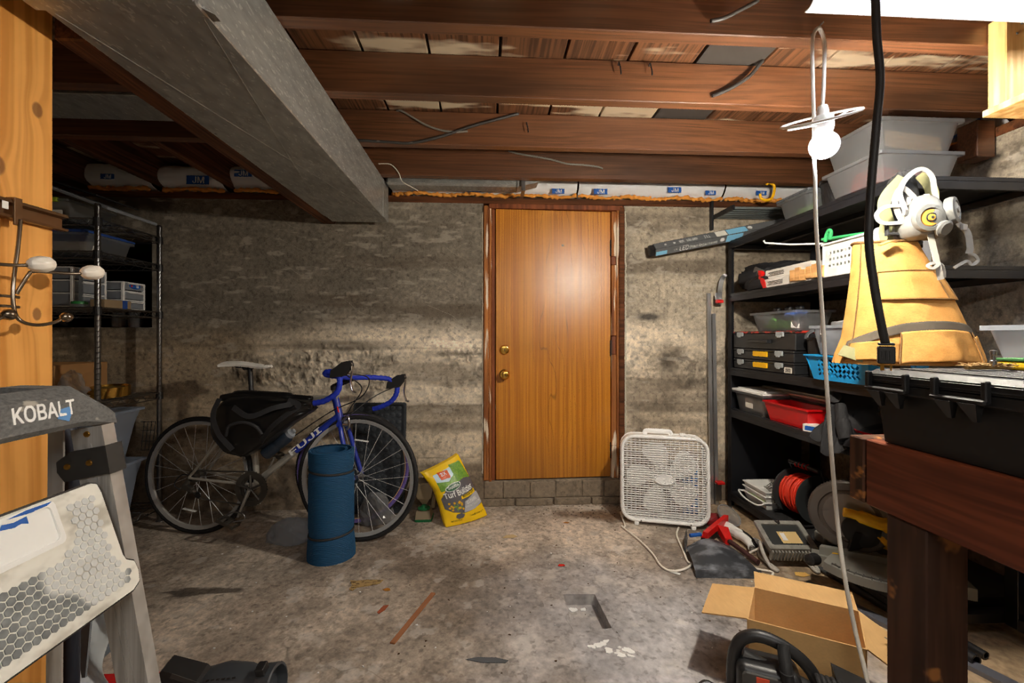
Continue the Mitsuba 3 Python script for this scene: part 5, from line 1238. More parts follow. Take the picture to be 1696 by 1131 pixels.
# ---- fourth shelf load
lt = tote(1.67, 1.95, 2.02, 2.6, Z4 + .001, .735, 'flat_tote', 'bin_clear', 'long clear tote with a white lid at the back of the fourth shelf', 'storage tote', .02, lid='white_plastic')
lt_ = tote(1.52, 1.66, 2.31, 2.6, Z4 + .001, .728, 'flat_tote', 'bin_clear', 'clear tote with a paper label at the far end of the fourth shelf', 'storage tote', .018, lid='white_plastic')
put('label', bx(1.528, 1.5295, 2.42, 2.49, .64, .695), 'paper', lt_)
put('contents', rbox(1.56, 1.64, 2.36, 2.56, Z4 + .006, .68, .02), 'paper', lt_, smooth=40)
rb = thing('red_bin', 'red plastic bin on the front of the fourth shelf', 'storage bin')
M('red_gloss', (196, 16, 20), .3, spec=.5)
ro = m3.Manifold.hull_points(np.array([(x, y, Z4 + .001) for x in (1.525, 1.64) for y in (1.985, 2.26)] + [(x, y, Z4 + .1) for x in (1.508, 1.655) for y in (1.965, 2.29)])) - m3.Manifold.hull_points(np.array([(x, y, Z4 + .005) for x in (1.529, 1.636) for y in (1.989, 2.256)] + [(x, y, Z4 + .105) for x in (1.511, 1.652) for y in (1.968, 2.287)]))
put('body', unsolid(ro), 'red_gloss', rb); put('rim', ext(sbox(1.508, 1.965, 1.655, 2.29).buffer(.006, 3).difference(sbox(1.511, 1.968, 1.652, 2.287)), .008, tr(0, 0, Z4 + .094)), 'red_gloss', rb)
sb = thing('small_carton', 'small white and blue carton at the edge of the fourth shelf beside the black garment', 'carton')
put('box', X(bx(-.03, .03, -.06, .06, 0, .035, .001), rot('z', 20), tr(1.545, 1.955 - .02, Z4 + .001)), 'carton_white', sb)
put('blue_print', X(bx(-.0306, -.0296, -.035, .05, .007, .028), rot('z', 20), tr(1.545, 1.935, Z4 + .001)), 'print_blue', sb)
gmn = thing('garment', 'crumpled black cloth garment hanging over the edge of the fourth shelf', 'garment')
def garf(u, v):
    y = 1.655 + .21 * u + .03 * np.sin(v * 3)
    fold = .022 * np.sin(u * 21 + 3 * v) + .02 * (meshkit.fbm(np.stack([u * 4, v * 4, u * 0 + 2], -1), 4) - .5)
    peak = .17 * np.exp(-((u - .72) / .2) ** 2)
    x = 1.49 + .2 * (1 - v) ** 1.3 - .035 * (v > .7) * (v - .7) / .3 + fold * .8
    z = Z4 + .012 + peak * np.sin(np.clip(1 - v, 0, 1) * math.pi * .8) + .06 * (1 - v) * 1 - .08 * np.clip(v - .75, 0, 1) / .25 * np.exp(-((u - .55) / .35) ** 2) + .4 * np.abs(fold)
    return np.stack([x, y, z])
gm, _ = grid(garf, 60, 40); put('cloth', shell(gm, .003), 'cloth_black', gmn, smooth=True)
put('cuff', tube(spline([(1.56, 1.83, Z4 + .15), (1.535, 1.835, Z4 + .175), (1.52, 1.82, Z4 + .185)], 8), [.02] * 12 + [.026] * 5, 14), 'cloth_black', gmn, smooth=40)
put('sleeve', tube(spline([(1.49, 1.72, Z4 + .02), (1.505, 1.76, Z4 + .09), (1.53, 1.8, Z4 + .15)], 8), [.028] * 9 + [.022] * 8, 14), 'cloth_black', gmn, smooth=40)
rt_ = thing('red_tray', 'glossy red tray lying behind the black garment at the near end of the fourth shelf', 'tray')
put('tray', lathe([(0, 0), (.08, 0), (.1, .02), (.115, .05), (.12, .05), (.118, .046), (.103, .016), (.082, -.004), (0, -.004)], 40, (1.66, 1.7, Z4 + .006)), 'red_gloss', rt_, smooth=40)
# ---- bottom shelf: white trays
for i in range(3):
    z0 = Z5 + .001 + .026 * i + (.006 if i else 0)
    k = thing('white_tray', ['lowest of three nested white trays on the bottom shelf, with a carrying loop', 'middle of three nested white trays on the bottom shelf, green cloth under it', 'topmost of three nested white trays on the bottom shelf, filled with screws'][i], 'tray')
    o_ = m3.Manifold.hull_points(np.array([(x, y, z0) for x in (1.545, 1.7) for y in (2.32, 2.5)] + [(x, y, z0 + .045) for x in (1.53, 1.715) for y in (2.305, 2.515)])) - m3.Manifold.hull_points(np.array([(x, y, z0 + .002) for x in (1.547, 1.698) for y in (2.322, 2.498)] + [(x, y, z0 + .05) for x in (1.532, 1.713) for y in (2.307, 2.513)]))
    put('body', unsolid(o_), 'white_plastic', k)
    put('rim', ext(sbox(1.53, 2.305, 1.715, 2.515).buffer(.006, 4).difference(sbox(1.533, 2.308, 1.712, 2.512)), .004, tr(0, 0, z0 + .041)), 'white_plastic', k)
    if i == 0: put('loop', tube(spline([(1.53, 2.51, z0 + .04), (1.505, 2.52, z0 + .04), (1.5, 2.45, z0 + .02), (1.505, 2.34, z0 + .02), (1.53, 2.31, z0 + .04)], 6), .005, 8), 'white_plastic', k, smooth=50)
    if i == 1: put('cloth', rbox(1.538, 1.6, 2.33, 2.49, z0 - .012, z0 + .012, .006), 'lime_green', k)
    if i == 2:
        rs = np.random.RandomState(7)
        put('screws', cat([rod((1.6 + .08 * rs.rand(), 2.35 + .1 * rs.rand(), z0 + .02 + .02 * rs.rand()), (1.6 + .08 * rs.rand(), 2.35 + .1 * rs.rand(), z0 + .03 + .035 * rs.rand()), .0022, 5) for _ in range(30)]), 'gear_dark', k, kind='stuff', label='heap of dark screws in the tray')
# ------------------------------------------------------------------ work bench, black tool box and what stands on it
M('bench_red', wood((78, 34, 20), (118, 58, 34), 1, 75, .04, .45), .5, spec=.35)
M('bench_dark', wood((46, 28, 20), (74, 46, 32), 2, 60, .05, .5, (150, 98, 52), .64, .72, (14, 14, 14)), .6, spec=.3)
M('bench_worn', wood((50, 30, 20), (84, 52, 34), 2, 60, .05, .5, (170, 112, 58), .54, .64, (26, 26, 14)), .6, spec=.3)
wbk = thing('work_bench', 'heavy dark stained wooden work bench at the right with a square post leg', 'work bench')
put('side_rail', bx(.91, .948, -.9, .996, .655, .812, .003), 'bench_red', wbk)
put('end_rail', bx(.908, 1.72, .9985, 1.042, .656, .812, .003), 'bench_worn', wbk)
put('back_rail', bx(1.682, 1.72, -.9, .996, .655, .796, .003), 'bench_red', wbk)
put('leg', bx(.912, 1.006, .852, .944, 0, .654, .003), 'bench_dark', wbk)
put('leg', bx(1.624, 1.718, .86, .95, 0, .654, .003), 'bench_dark', wbk)
put('leg', bx(.912, 1.006, -.85, -.76, 0, .654, .003), 'bench_dark', wbk)
put('leg', bx(1.624, 1.718, -.85, -.76, 0, .654, .003), 'bench_dark', wbk)
for i in range(5): put('top_board', bx(.95 + .146 * i, 1.092 + .146 * i, -.9, .997, .797, .8125, .002), 'bench_dark', wbk)

M('box_black', (19, 19, 20), .5, spec=.4, bump=mikit.proc(lambda p, n, uv: .0004 * fbm(p.x * 500, p.y * 500, p.z * 500, 2)))
tbx = thing('tool_chest', 'large black plastic tool chest with latches standing on the work bench', 'tool box')
put('body', hull([(x, y, z) for x, y, z in [(a, b, .814) for a in (.925, 1.4) for b in (.2, .96)] + [(a, b, .93) for a in (.915, 1.41) for b in (.19, .97)]]), 'box_black', tbx)
put('rim', rbox(.9, 1.425, .175, .985, .93, .952, .004), 'box_black', tbx)
put('lid', hull([(x, y, z) for x, y, z in [(a, b, .953) for a in (.9, 1.425) for b in (.175, .985)] + [(a, b, .972) for a in (.902, 1.423) for b in (.177, .983)] + [(a, b, .983) for a in (.915, 1.41) for b in (.19, .97)]]), 'box_black', tbx)
put('ridge', cat(bx(.8975, .9, .2, .97, .9665, .9695, .001), bx(.8975, .9, .2, .97, .957, .959, .0008)), 'box_black', tbx)
for y in (.925, .775, .5):
    l = put('latch', cat(bx(.888, .9, y - .05, y - .04, .938, .978, .002), bx(.888, .9, y + .04, y + .05, .938, .978, .002), bx(.885, .9, y - .05, y + .05, .934, .944, .003)), 'box_black', tbx)
    for dy in (-.022, .022): put('rib', hull([(.9, y + dy - .016, .935), (.9, y + dy + .016, .935), (.882, y + dy - .016, .935), (.882, y + dy + .016, .935), (.912, y + dy, .9), (.9, y + dy - .004, .9), (.9, y + dy + .004, .9)]), 'box_black', l)
put('lid_ribs', cat([bx(.94 + .03 * i, .955 + .03 * i, .22, .94, .983, .986, .001) for i in range(14)]), 'box_black', tbx)

# canvas work apron and respirator, modelled on a bench stand-in and then hung at their real size from the near end of the rack's top shelf
HANG = tr(1.4, 1.4, .966) @ np.diag([1.346, 1.346, 1.346, 1.]) @ tr(-1.04, -1.04, -.99)
_put = put
def put(name, mesh, *a, **k): return _put(name, X(mesh, HANG), *a, **k)

M('canvas', mikit.proc(lambda p, n, uv: mix(L((180, 124, 60)), L((208, 158, 92)), fbm(p.x * 30, p.y * 30, p.z * 30, 3)) * (.86 + .28 * fbm(p.x * 300, p.y * 300, p.z * 300, 2))), .85, spec=.2, bump=mikit.proc(lambda p, n, uv: .004 * fbm(p.x * 26, p.y * 26, p.z * 20, 3) + .0004 * fbm(p.x * 500, p.y * 500, p.z * 500, 2)))
M('band_dark', (74, 66, 56), .85); M('seam', (112, 82, 46), .85); M('olive_web', (128, 126, 88), .8); M('mesh_black', (34, 35, 36), .85)
ap = thing('canvas_apron', 'tan canvas work apron with pockets and black padded collar hanging from the black rack', 'apron')
ZS = [.992, 1.013, 1.054, 1.142, 1.215, 1.27, 1.3]
XL = [.872, .880, .901, .922, .937, .945, .949]
XR = [1.2, 1.194, 1.181, 1.151, 1.112, 1.085, 1.076]
DD = [.085, .083, .075, .062, .05, .042, .038]
def apf(u, v, off=0.0):
    """u round the apron (front = 0..1/2 from left to right), v from the hem up"""
    z = .992 + .308 * v
    xl, xr, dd = np.interp(z, ZS, XL), np.interp(z, ZS, XR), np.interp(z, ZS, DD)
    a = math.pi + u * 2 * math.pi
    f = 1 + (.07 * (1 - v) * np.sin(7 * a + 2 * v) + .035 * np.sin(11 * a + 5 * v)) * np.clip(1.1 - v, 0, 1)
    c = np.sign(np.cos(a)) * np.abs(np.cos(a)) ** .8
    s = np.sin(a)
    x = (xl + xr) / 2 + (xr - xl) / 2 * c + off * np.cos(a); y = 1.055 - .03 * (1 - v) + (dd + .02) * s * f + off * s
    z = z + .012 * np.exp(-((v - 1) / .08) ** 2) * np.cos(2 * a) * 0 - .02 * (v > .93) * np.clip(np.sin(a + .3), -1, 0) * -1 * (v - .93) / .07 * .5
    return np.stack([x, y, z])
gm, _ = grid(apf, 97, 50)
gm2, _ = grid(lambda u, v: apf(u, v, -.004), 97, 50)
put('body', cat(gm, trimesh.Trimesh(gm2.vertices, gm2.faces[:, ::-1], process=False)), 'canvas', ap, smooth=True)
def aps(u0, u1, v0, v1, off, n=(24, 12)):
    m, _ = grid(lambda a, b: apf(u0 + (u1 - u0) * a, (v0(u0 + (u1 - u0) * a) if callable(v0) else v0) + ((v1(u0 + (u1 - u0) * a) if callable(v1) else v1) - (v0(u0 + (u1 - u0) * a) if callable(v0) else v0)) * b, off), *n)
    return m
def ap_line(pts, off=.003, r=.0012, n=14):
    q = np.array(pts); t = np.linspace(0, 1, n * (len(q) - 1) + 1) * (len(q) - 1)
    u = np.interp(t, range(len(q)), q[:, 0]); v = np.interp(t, range(len(q)), q[:, 1])
    return tube(apf(u, v, off).T, r, 6)
band_v = lambda u: .14 + .155 * np.sin(np.clip(u / .5, 0, 1) * math.pi) ** 1.0
put('dark_band', shell(aps(.0, .5, lambda u: band_v(u) - .035, lambda u: band_v(u) + .035, .004, (40, 6)), .002), 'band_dark', ap, smooth=True)
put('hem', tube(apf(np.linspace(0, 1, 97), np.full(97, 1.0), .001).T, .003, 8), 'seam', ap)
pk_ = put('bib_pocket', shell(aps(.1, .37, .5, .72, .005, (24, 14)), .003), 'canvas', ap, smooth=True)
put('stitching', ap_line([(.1, .72), (.1, .5), (.37, .5), (.37, .73), (.1, .72)], .006), 'seam', pk_); put('stitching', ap_line([(.3, .72), (.3, .5)], .006), 'seam', pk_)
def pouch(u0, u1, v0, v1, bulge):
    def f(a, b):
        p = apf(u0 + (u1 - u0) * a, v0 + (v1 - v0) * b + .02 * np.sin(a * math.pi), .004)
        o = bulge * np.sin(a * math.pi) * (.4 + .6 * b)
        p[1] -= o * .8; p[0] -= o * .25
        return p
    return grid(f, 24, 14)[0]
for u0, u1, v0, v1, b in ((.02, .16, .02, .16, .02), (.16, .34, .01, .245, .012), (.34, .48, .01, .2, .01)):
    q = put('pouch', shell(pouch(u0, u1, v0, v1, b), .003), 'canvas', ap, smooth=True)
    put('stitching', ap_line([(u0, v0), (u0, v1)], .007), 'seam', q); put('stitching', ap_line([(u1, v0), (u1, v1)], .007), 'seam', q)
put('side_seam', ap_line([(.02, .12), (.015, 1)], .003), 'seam', ap); put('side_seam', ap_line([(.46, .02), (.47, 1)], .003), 'seam', ap)
pad = shell(grid(lambda u, v: np.stack([1.066 + (.038 + .004 * np.sin(v * 3)) * np.sin((u - .5) * 2.6) * (1 - .55 * np.clip(v - .6, 0, 1) ** 1.4 / .4 ** 1.4 * .9), 1.05 - .028 * np.cos((u - .5) * 2.6) + .012 * v, 1.285 + .19 * v + .004 * np.sin(u * 20)]), 20, 16)[0], .008)
put('padded_collar', pad, 'mesh_black', ap, smooth=40)
for q, w in (([(1.03, 1.02, 1.452), (.996, 1.024, 1.414), (.984, 1.025, 1.384), (.992, 1.025, 1.346), (.983, 1.02, 1.316), (.975, 1.005, 1.285)], .026), ([(1.075, 1.02, 1.462), (1.098, 1.02, 1.436), (1.107, 1.02, 1.406), (1.1, 1.02, 1.36), (1.08, 1.02, 1.3)], .026), ([(1.0, 1.03, 1.36), (1.01, 1.03, 1.33), (1.0, 1.03, 1.3)], .018)):
    put('web_strap', band(spline(q, 8), w, .0025, (-.5, -1, .15)), 'olive_web', ap)
bk2 = put('buckle', cat(rbox(.965, .998, .994, 1.004, 1.302, 1.31, .003), rbox(.965, .998, .994, 1.004, 1.326, 1.334, .003), bx(.965, .969, .995, 1.003, 1.302, 1.334), bx(.994, .998, .995, 1.003, 1.302, 1.334)), 'mesh_black', ap)
put('tie_end', band(spline([(.94, .99, 1.277), (.958, .985, 1.284), (.975, .985, 1.284)], 6), .012, .003, (0, -.3, 1)), 'canvas', ap)
put('web_strap', band(spline([(.868, 1.02, 1.025), (.89, .985, 1.012), (.93, .965, 1.0), (.95, .975, .998)], 8), .03, .0025, (-.3, -1, .3)), 'olive_web', ap)
put('tissue', lump(.975, 1.06, 1.02, 1.075, 1.27, 1.335, 5, .5), 'paper', label='crumpled white tissue paper stuffed in the top of the canvas apron', cat='tissue')

# half-mask respirator hanging on the apron
M('mask_grey', (104, 104, 101), .5); M('strap_white', (158, 155, 147), .75); M('filter_orange', (236, 156, 62), .5)
rp_ = thing('respirator', 'pale grey half mask respirator with white straps hung on the canvas apron', 'respirator')
def maskf(u, v):
    a = u * 2 * math.pi; b = v * math.pi * .56
    r = np.sin(b); h = np.cos(b)
    tri = 1 + .16 * np.cos(3 * (a - math.pi / 2)) * r
    return np.stack([.044 * r * np.cos(a) * tri, .05 * r * np.sin(a) * tri, .05 * h])
m_, _ = grid(maskf, 41, 18)
fmk = frame((1.04, .985, 1.335), (.93, -.2, .0), ez=(.1, -1, -.12))
put('face_piece', X(shell(m_, .003) if True else m_, fmk), 'mask_grey', rp_, smooth=50)
put('nose_ridge', X(hull([(-.012, .02, .034), (.012, .02, .034), (-.006, .062, .008), (.006, .062, .008), (0, .02, .046), (0, .06, .018)]), fmk), 'mask_grey', rp_)
def cart(c, ax, mt):
    k = put('filter_holder', lathe([(0, 0), (.03, 0), (.032, .008), (.03, .016), (.022, .018), (.021, .014), (0, .014)], 28, c, ax), 'mask_grey', rp_, smooth=35)
    put('filter_disc', lathe([(0, .0142), (.0195, .0142), (.018, .0165), (.008, .017), (.007, .02), (0, .02)], 28, c, ax), mt, k, smooth=35)
    return k
c_ = cart((1.02, .955, 1.332), (-.25, -1, -.05), 'filter_orange')
put('valve_rim', torus((1.0165, .938, 1.331), (-.25, -1, -.05), .0095, .0014, 24, 6), 'print_black', c_)
put('valve_pin', lathe([(0, 0), (.004, 0), (.003, .003), (0, .0035)], 12, (1.0165, .9375, 1.331), (-.25, -1, -.05)), 'steel', c_)
cart((1.068, .95, 1.348), (.55, -1, .1), 'strap_white')
put('chin_valve', lathe([(0, 0), (.018, 0), (.019, .008), (.014, .012), (0, .012)], 24, (1.045, .942, 1.308), (.1, -1, -.5)), 'mask_grey', rp_, smooth=35)
for q, w in (([(1.0, .985, 1.36), (.991, .99, 1.404), (1.01, .99, 1.441), (1.043, .988, 1.461), (1.068, .986, 1.444), (1.075, .985, 1.404), (1.085, .984, 1.37), (1.1, .975, 1.36)], .011),
             ([(1.03, .965, 1.35), (1.036, .985, 1.375), (1.02, .99, 1.4), (.998, .992, 1.416), (.981, .992, 1.39), (.99, .995, 1.36), (1.0, .99, 1.33)], .012),
             ([(1.02, .96, 1.335), (.99, .985, 1.331), (.946, .99, 1.331), (.937, .995, 1.352), (.961, .995, 1.371), (1.005, .99, 1.375), (1.016, .99, 1.393)], .009),
             ([(1.085, .96, 1.345), (1.123, .972, 1.324), (1.144, .973, 1.307), (1.151, .973, 1.271), (1.149, .974, 1.256)], .013),
             ([(1.149, .975, 1.256), (1.166, .975, 1.252), (1.172, .974, 1.239), (1.158, .975, 1.23), (1.145, .976, 1.238), (1.115, .977, 1.222)], .007),
             ([(1.028, .955, 1.312), (1.035, .955, 1.28), (1.042, .952, 1.239), (1.047, .95, 1.21), (1.052, .95, 1.19)], .012),
             ([(1.047, .955, 1.23), (1.03, .95, 1.228), (1.019, .95, 1.222), (1.03, .948, 1.216), (1.05, .95, 1.226), (1.06, .952, 1.215), (1.062, .952, 1.195)], .007)):
    put('strap', band(spline(q, 8), w, .002, (-.45, -1, .2)), 'strap_white', rp_)
for c in ((.999, .982, 1.353), (1.004, .98, 1.335), (1.102, .972, 1.358), (1.135, .972, 1.318), (1.112, .974, 1.372)):
    put('strap_buckle', X(rbox(-.011, .011, -.003, .003, -.008, .008, .002), rot('z', 20), tr(*c)), 'strap_white', rp_)
put('hanging_loop', tube(spline([(1.05, 1.02, 1.455), (1.06, 1.05, 1.475), (1.062, 1.075, 1.47), (1.062, 1.088, 1.462), (1.062, 1.089, 1.45)], 6), .006, 8), 'mesh_black', ap, smooth=50)
put = _put

# right end of the tool chest
mb = tote(1.22, 1.41, .86, 1.0, .988, 1.085, 'milky_bin', 'bin_milky', 'small milky bin with a black clip on the black tool chest', 'storage bin', .02)
put('clip', bx(1.3, 1.33, .846, .852, 1.06, 1.09, .002), 'black_plastic', mb)
put('contents', X(rbox(1.28, 1.36, .89, .96, .99, 1.05, .02)), M('peach', (216, 178, 152), .6), mb, smooth=40)
sg_ = thing('sponge', 'yellow scrubbing sponge with a green top on the black tool chest', 'sponge')
put('foam', rbox(1.13, 1.27, .82, .905, .9865, 1.004, .006), M('sponge_yellow', (240, 196, 24), .85), sg_, smooth=40)
put('scrub_layer', rbox(1.13, 1.27, .82, .905, 1.0045, 1.011, .002), M('scrub_green', (50, 98, 50), .9), sg_)
jt = thing('wire_brush', 'small twisted wire brush with a steel shank on the tool chest by the sponge', 'brush')
rs = np.random.RandomState(5)
put('bristles', cat([tube([(1.02 + .1 * q, .87, .996), (1.02 + .1 * q + .01 * rs.randn(), .87 + .012 * rs.randn(), .994 + .008 * rs.rand())], .0012, 4) for q in np.linspace(0, 1, 120)] + [rod((1.02, .87, .993), (1.12, .87, .993), .005)]), M('jute', (156, 124, 76), .9), jt, kind='stuff', label='tan bristles')
put('shank', lathe([(0, 0), (.006, 0), (.006, .012), (.004, .014), (.004, .024), (.0055, .026), (.0055, .034), (0, .036)], 12, (1.08, .868, .994)), 'steel', jt)

# heavy black cord with its plug
M('cord_black', (28, 27, 27), .55)
bcd = thing('power_cord', 'thick black power cord with a plug hanging in the foreground at the right', 'cord')
put('cable', tube(spline([(.765, .856, 1.957), (.764, .835, 1.93), (.766, .82, 1.8), (.767, .817, 1.724), (.770, .817, 1.652), (.777, .817, 1.569), (.770, .817, 1.485), (.760, .818, 1.366), (.755, .818, 1.294), (.755, .818, 1.234), (.766, .817, 1.151), (.779, .816, 1.079), (.787, .816, 1.045)], 8), .0072, 12), 'cord_black', bcd, smooth=True)
pf_ = frame((.7885, .816, 1.025), (.77, -.64, 0), ez=(-.05, 0, 1))
pg = put('plug', X(cat(rbox(-.0135, .0135, -.011, .011, -.02, .014, .003), rbox(-.0125, .0125, -.0105, .0105, .016, .021, .002)), pf_), 'cord_black', bcd, smooth=30)
put('prong', X(bx(-.009, -.003, -.001, .001, -.034, -.02), pf_), 'brass', pg); put('prong', X(bx(.006, .0085, -.001, .001, -.034, -.02), pf_), 'brass', pg)
put('ridge', X(cat([bx(-.008 + .006 * i, -.005 + .006 * i, -.0122, -.0105, -.012, .006, .0004) for i in range(3)]), pf_), 'cord_black', pg)
# ------------------------------------------------------------------ floor on the right: fan, dustpan, tools, box
fan = thing('box_fan', 'white plastic box fan with a carrying handle standing on the floor beside the door', 'fan')
M('fan_white', (236, 236, 233), .38)
FF = frame((.985, 2.36, .02), (.961, -.276, 0), ez=(.02, .07, 1))     # x across, y back, z up
W2, H2 = .235, .475
Rf = rrect(-W2, 0, W2, H2, .075)
XZf = np.array([[1, 0, 0, 0], [0, 0, -1, 0], [0, 1, 0, 0], [0, 0, 0, 1.]])
def FP(poly, d, y0): return ext(poly, d, FF @ tr(0, y0 + d, 0) @ XZf)
put('housing', FP(Rf.difference(Rf.buffer(-.006)), .1, 0.008), 'fan_white', fan)
put('front_frame', cat(FP(Rf.buffer(.003).difference(Rf.buffer(-.017)), .012, -.004), tube([(FF @ np.array([x, -.006, z, 1]))[:3] for x, z in list(Rf.buffer(-.007).exterior.coords)[:-1]], .0085, 8, closed=True)), 'fan_white', fan, smooth=30)
put('back_frame', FP(Rf.buffer(.003).difference(Rf.buffer(-.017)), .012, .104), 'fan_white', fan)
inner = Rf.buffer(-.016)
def grille(y, n, name, step_h=.0125):
    b = []
    for z in np.arange(.022, H2 - .02, step_h):
        seg = inner.intersection(sbox(-1, z - .0014, 1, z + .0014))
        if not seg.is_empty: x0, _, x1, _ = seg.bounds; b.append(X(bx(x0, x1, y, y + .007, z - .0016, z + .0016), FF))
    for x in np.arange(-.2, .201, .0235):
        seg = inner.intersection(sbox(x - .001, -1, x + .001, 1)); _, z0, _, z1 = seg.bounds
        b.append(X(bx(x - .0014, x + .0014, y - .001, y + .005, z0, z1), FF))
    return b
for m_ in grille(.0, 0, ''): put('grille_bar', m_, 'fan_white', fan)
put('back_grille', cat(grille(.106, 0, '', .02)), 'fan_white', fan)
cz = H2 / 2
bd_ = put('badge', X(ext(affinity.scale(Point(0, 0).buffer(.055, 24), 1, .52), .008, XZf), tr(0, -.003, cz), FF), 'fan_white', fan)
put('badge_ring', tube([(FF @ np.array([.05 * math.cos(t), -.012, cz + .026 * math.sin(t), 1]))[:3] for t in np.linspace(0, 2 * math.pi, 40)[:-1]], .0016, 6, closed=True), M('fan_pale_grey', (206, 206, 204), .4), bd_)  # badge ring a little greyer than the fan
put('motor', X(lathe([(0, 0), (.06, 0), (.066, .012), (.066, .05), (0, .05)], 32, (0, .03, cz), (0, 1, 0)), FF), 'fan_white', fan, smooth=35)
def blade(a0):
    def f(u, v):
        r = .055 + .145 * u
        half = .16 + .34 * np.sin(np.clip(u * 1.15 + .12, 0, 1.1) * 2.6) ** 1
        half = np.interp(u, [0, .3, .7, .92, 1], [.42, .46, .44, .34, .2])
        a = a0 + (v - .5) * 2 * half + .18 * u
        y = .045 + (v - .5) * .042 * (1 - .3 * u)
        return np.stack([r * np.cos(a), y, cz + r * np.sin(a)])
    m_, _ = grid(f, 16, 12); return X(shell(m_, .003), FF)
for i in range(5): put('blade', blade(math.radians(100 + 72 * i)), 'fan_white', fan, smooth=40)
put('handle', cat(X(tube(spline([(-.1, .05, H2 + .001), (-.098, .05, H2 + .016), (-.08, .05, H2 + .022), (.02, .05, H2 + .022), (.04, .05, H2 + .016), (.043, .05, H2 + .001)], 6), .009, 10, flat=1.5), FF)), 'fan_white', fan, smooth=40)
put('dial', X(lathe([(0, 0), (.018, 0), (.017, .012), (0, .014)], 20, (.105, .05, H2 + .002), (0, 0, 1)), FF), 'fan_white', fan, smooth=35)
for x in (-.15, .15): put('foot', X(cat(bx(x - .012, x + .012, -.012, .12, -.021, .0, .003)), FF), 'fan_white', fan)
for x, z in ((-.2, .42), (.2, .42), (-.225, .24), (.225, .24), (-.13, .006), (.14, .006)): put('screw', X(lathe([(0, 0), (.004, 0), (.003, .002), (0, .002)], 10, (x * .97, -.0135, z), (0, -1, 0)), FF), 'gear_dark', fan)
fc = put('cable', tube(spline([(.78, 2.47, .012), (.76, 2.36, .008), (0.744, 2.360, .007), (0.782, 2.202, .007), (0.799, 2.063, .007), (0.795, 1.953, .007), (0.820, 1.905, .007), (0.884, 1.911, .007), (0.944, 1.955, .007), (.935, 1.98, .007), (.96, 2.08, .007), (1.0, 2.24, .007), (1.05, 2.33, .007)], 10), .005, 8), 'white_cord', fan, smooth=True)
put('plug_end', rod((.782, 2.475, .014), (.79, 2.52, .02), .008), 'white_plastic', fc)
fb = put('blue_carton', X(bx(.03, .115, 0, .03, 0, .37, .003), rot('z', -16), rot('x', -3), tr(1.125, 2.5, .003)), M('carton_blue', (58, 122, 200), .5), label='flat blue and white carton standing on edge behind the box fan', cat='carton')
put('white_band', X(bx(.0295, .1155, -.0008, .031, .31, .371), rot('z', -16), rot('x', -3), tr(1.125, 2.5, .003)), 'carton_white', fb)

# ---- dust pan
M('pan_grey', mikit.proc(lambda p, n, uv: mix(L((50, 53, 58)), L((128, 132, 140)), smoothstep(.42, .8, fbm(p.x * 16, p.y * 22, p.z * 20, 4)))), .45)
dp = thing('dustpan', 'dusty dark grey hooded dustpan lying on the floor in front of the fan', 'dustpan')
def panf(u, v):
    x0 = .915 + (.99 - .915) * v; x1 = 1.2 - (.02) * v
    return np.stack([x0 + (x1 - x0) * u, 1.855 - .025 * u + (.19 - .02 * u) * v + .06 * v * u, .004 + .002 * v + 0 * u])
pb, _ = grid(panf, 14, 10); put('pan', shell(pb, -.003), 'pan_grey', dp)
def hood(u, v):
    x0 = .915 + .05 * v; x1 = 1.2 - .03 * v
    return np.stack([x0 + (x1 - x0) * u, 1.858 - .025 * u + .2 * v + .07 * u * v, .012 + .07 * np.sin(np.clip(v * 1.2, 0, 1) * 1.57) ** .8 * (.55 + .45 * np.sin(u * math.pi)) - .02 * v * v])
hb, _ = grid(hood, 20, 14); put('hood', shell(hb, .003), 'pan_grey', dp, smooth=40)
put('lip', hull([(.913, 1.853, .001), (1.202, 1.828, .001), (.915, 1.862, .03), (1.2, 1.838, .03), (.916, 1.866, .001), (1.2, 1.842, .001), (.92, 1.87, .03), (1.2, 1.846, .03)]), 'pan_grey', dp)
put('side_wing', hull([(.958, 2.06, .004), (.97, 2.07, .004), (1.02, 2.2, .004), (1.04, 2.2, .004), (.96, 2.06, .06), (1.02, 2.17, .075), (1.03, 2.2, .03)]), 'pan_grey', dp)
put('hinge', rod((1.0, 2.09, .075), (1.06, 2.1, .075), .009), 'print_blue', dp)
rbk = thing('squeegee', 'red plastic squeegee head with a dark handle lying behind the dustpan', 'squeegee')
put('head', hull([(1.29, 2.3, .05), (1.31, 2.29, .05), (1.29, 2.3, .085), (1.31, 2.29, .085), (1.085, 2.13, .045), (1.1, 2.11, .045), (1.085, 2.13, .075), (1.1, 2.11, .075)]), 'red_plastic', rbk)
put('socket', hull([(1.2, 2.2, .03), (1.24, 2.17, .03), (1.2, 2.2, .075), (1.24, 2.17, .075), (1.185, 2.1, .02), (1.215, 2.09, .02), (1.185, 2.1, .05), (1.215, 2.09, .05)]), 'red_plastic', rbk)
put('bar', rod((1.08, 2.13, .05), (1.31, 2.31, .06), .007), 'red_plastic', rbk)
put('handle', rod((1.2, 2.12, .04), (1.245, 1.93, .018), .012, 10), M('handle_maroon', (62, 34, 34), .5), rbk, smooth=40)
put('rubber_blade', hull([(1.28, 2.31, .0), (1.3, 2.3, .0), (1.28, 2.31, .05), (1.3, 2.3, .05), (1.085, 2.15, .0), (1.1, 2.13, .0), (1.085, 2.15, .05), (1.1, 2.13, .05)]), 'print_black', rbk)
fl_ = thing('hand_light', 'white and black hand held light with a clear round lens on the floor', 'hand light')
put('handle', tube(spline([(1.285, 2.27, .03), (1.3, 2.18, .034), (1.305, 2.1, .03), (1.29, 2.05, .024)], 8), [.03] * 4 + [.027] * 6 + [.021] * 8 + [.017] * 7, 16), 'white_plastic', fl_, smooth=50)
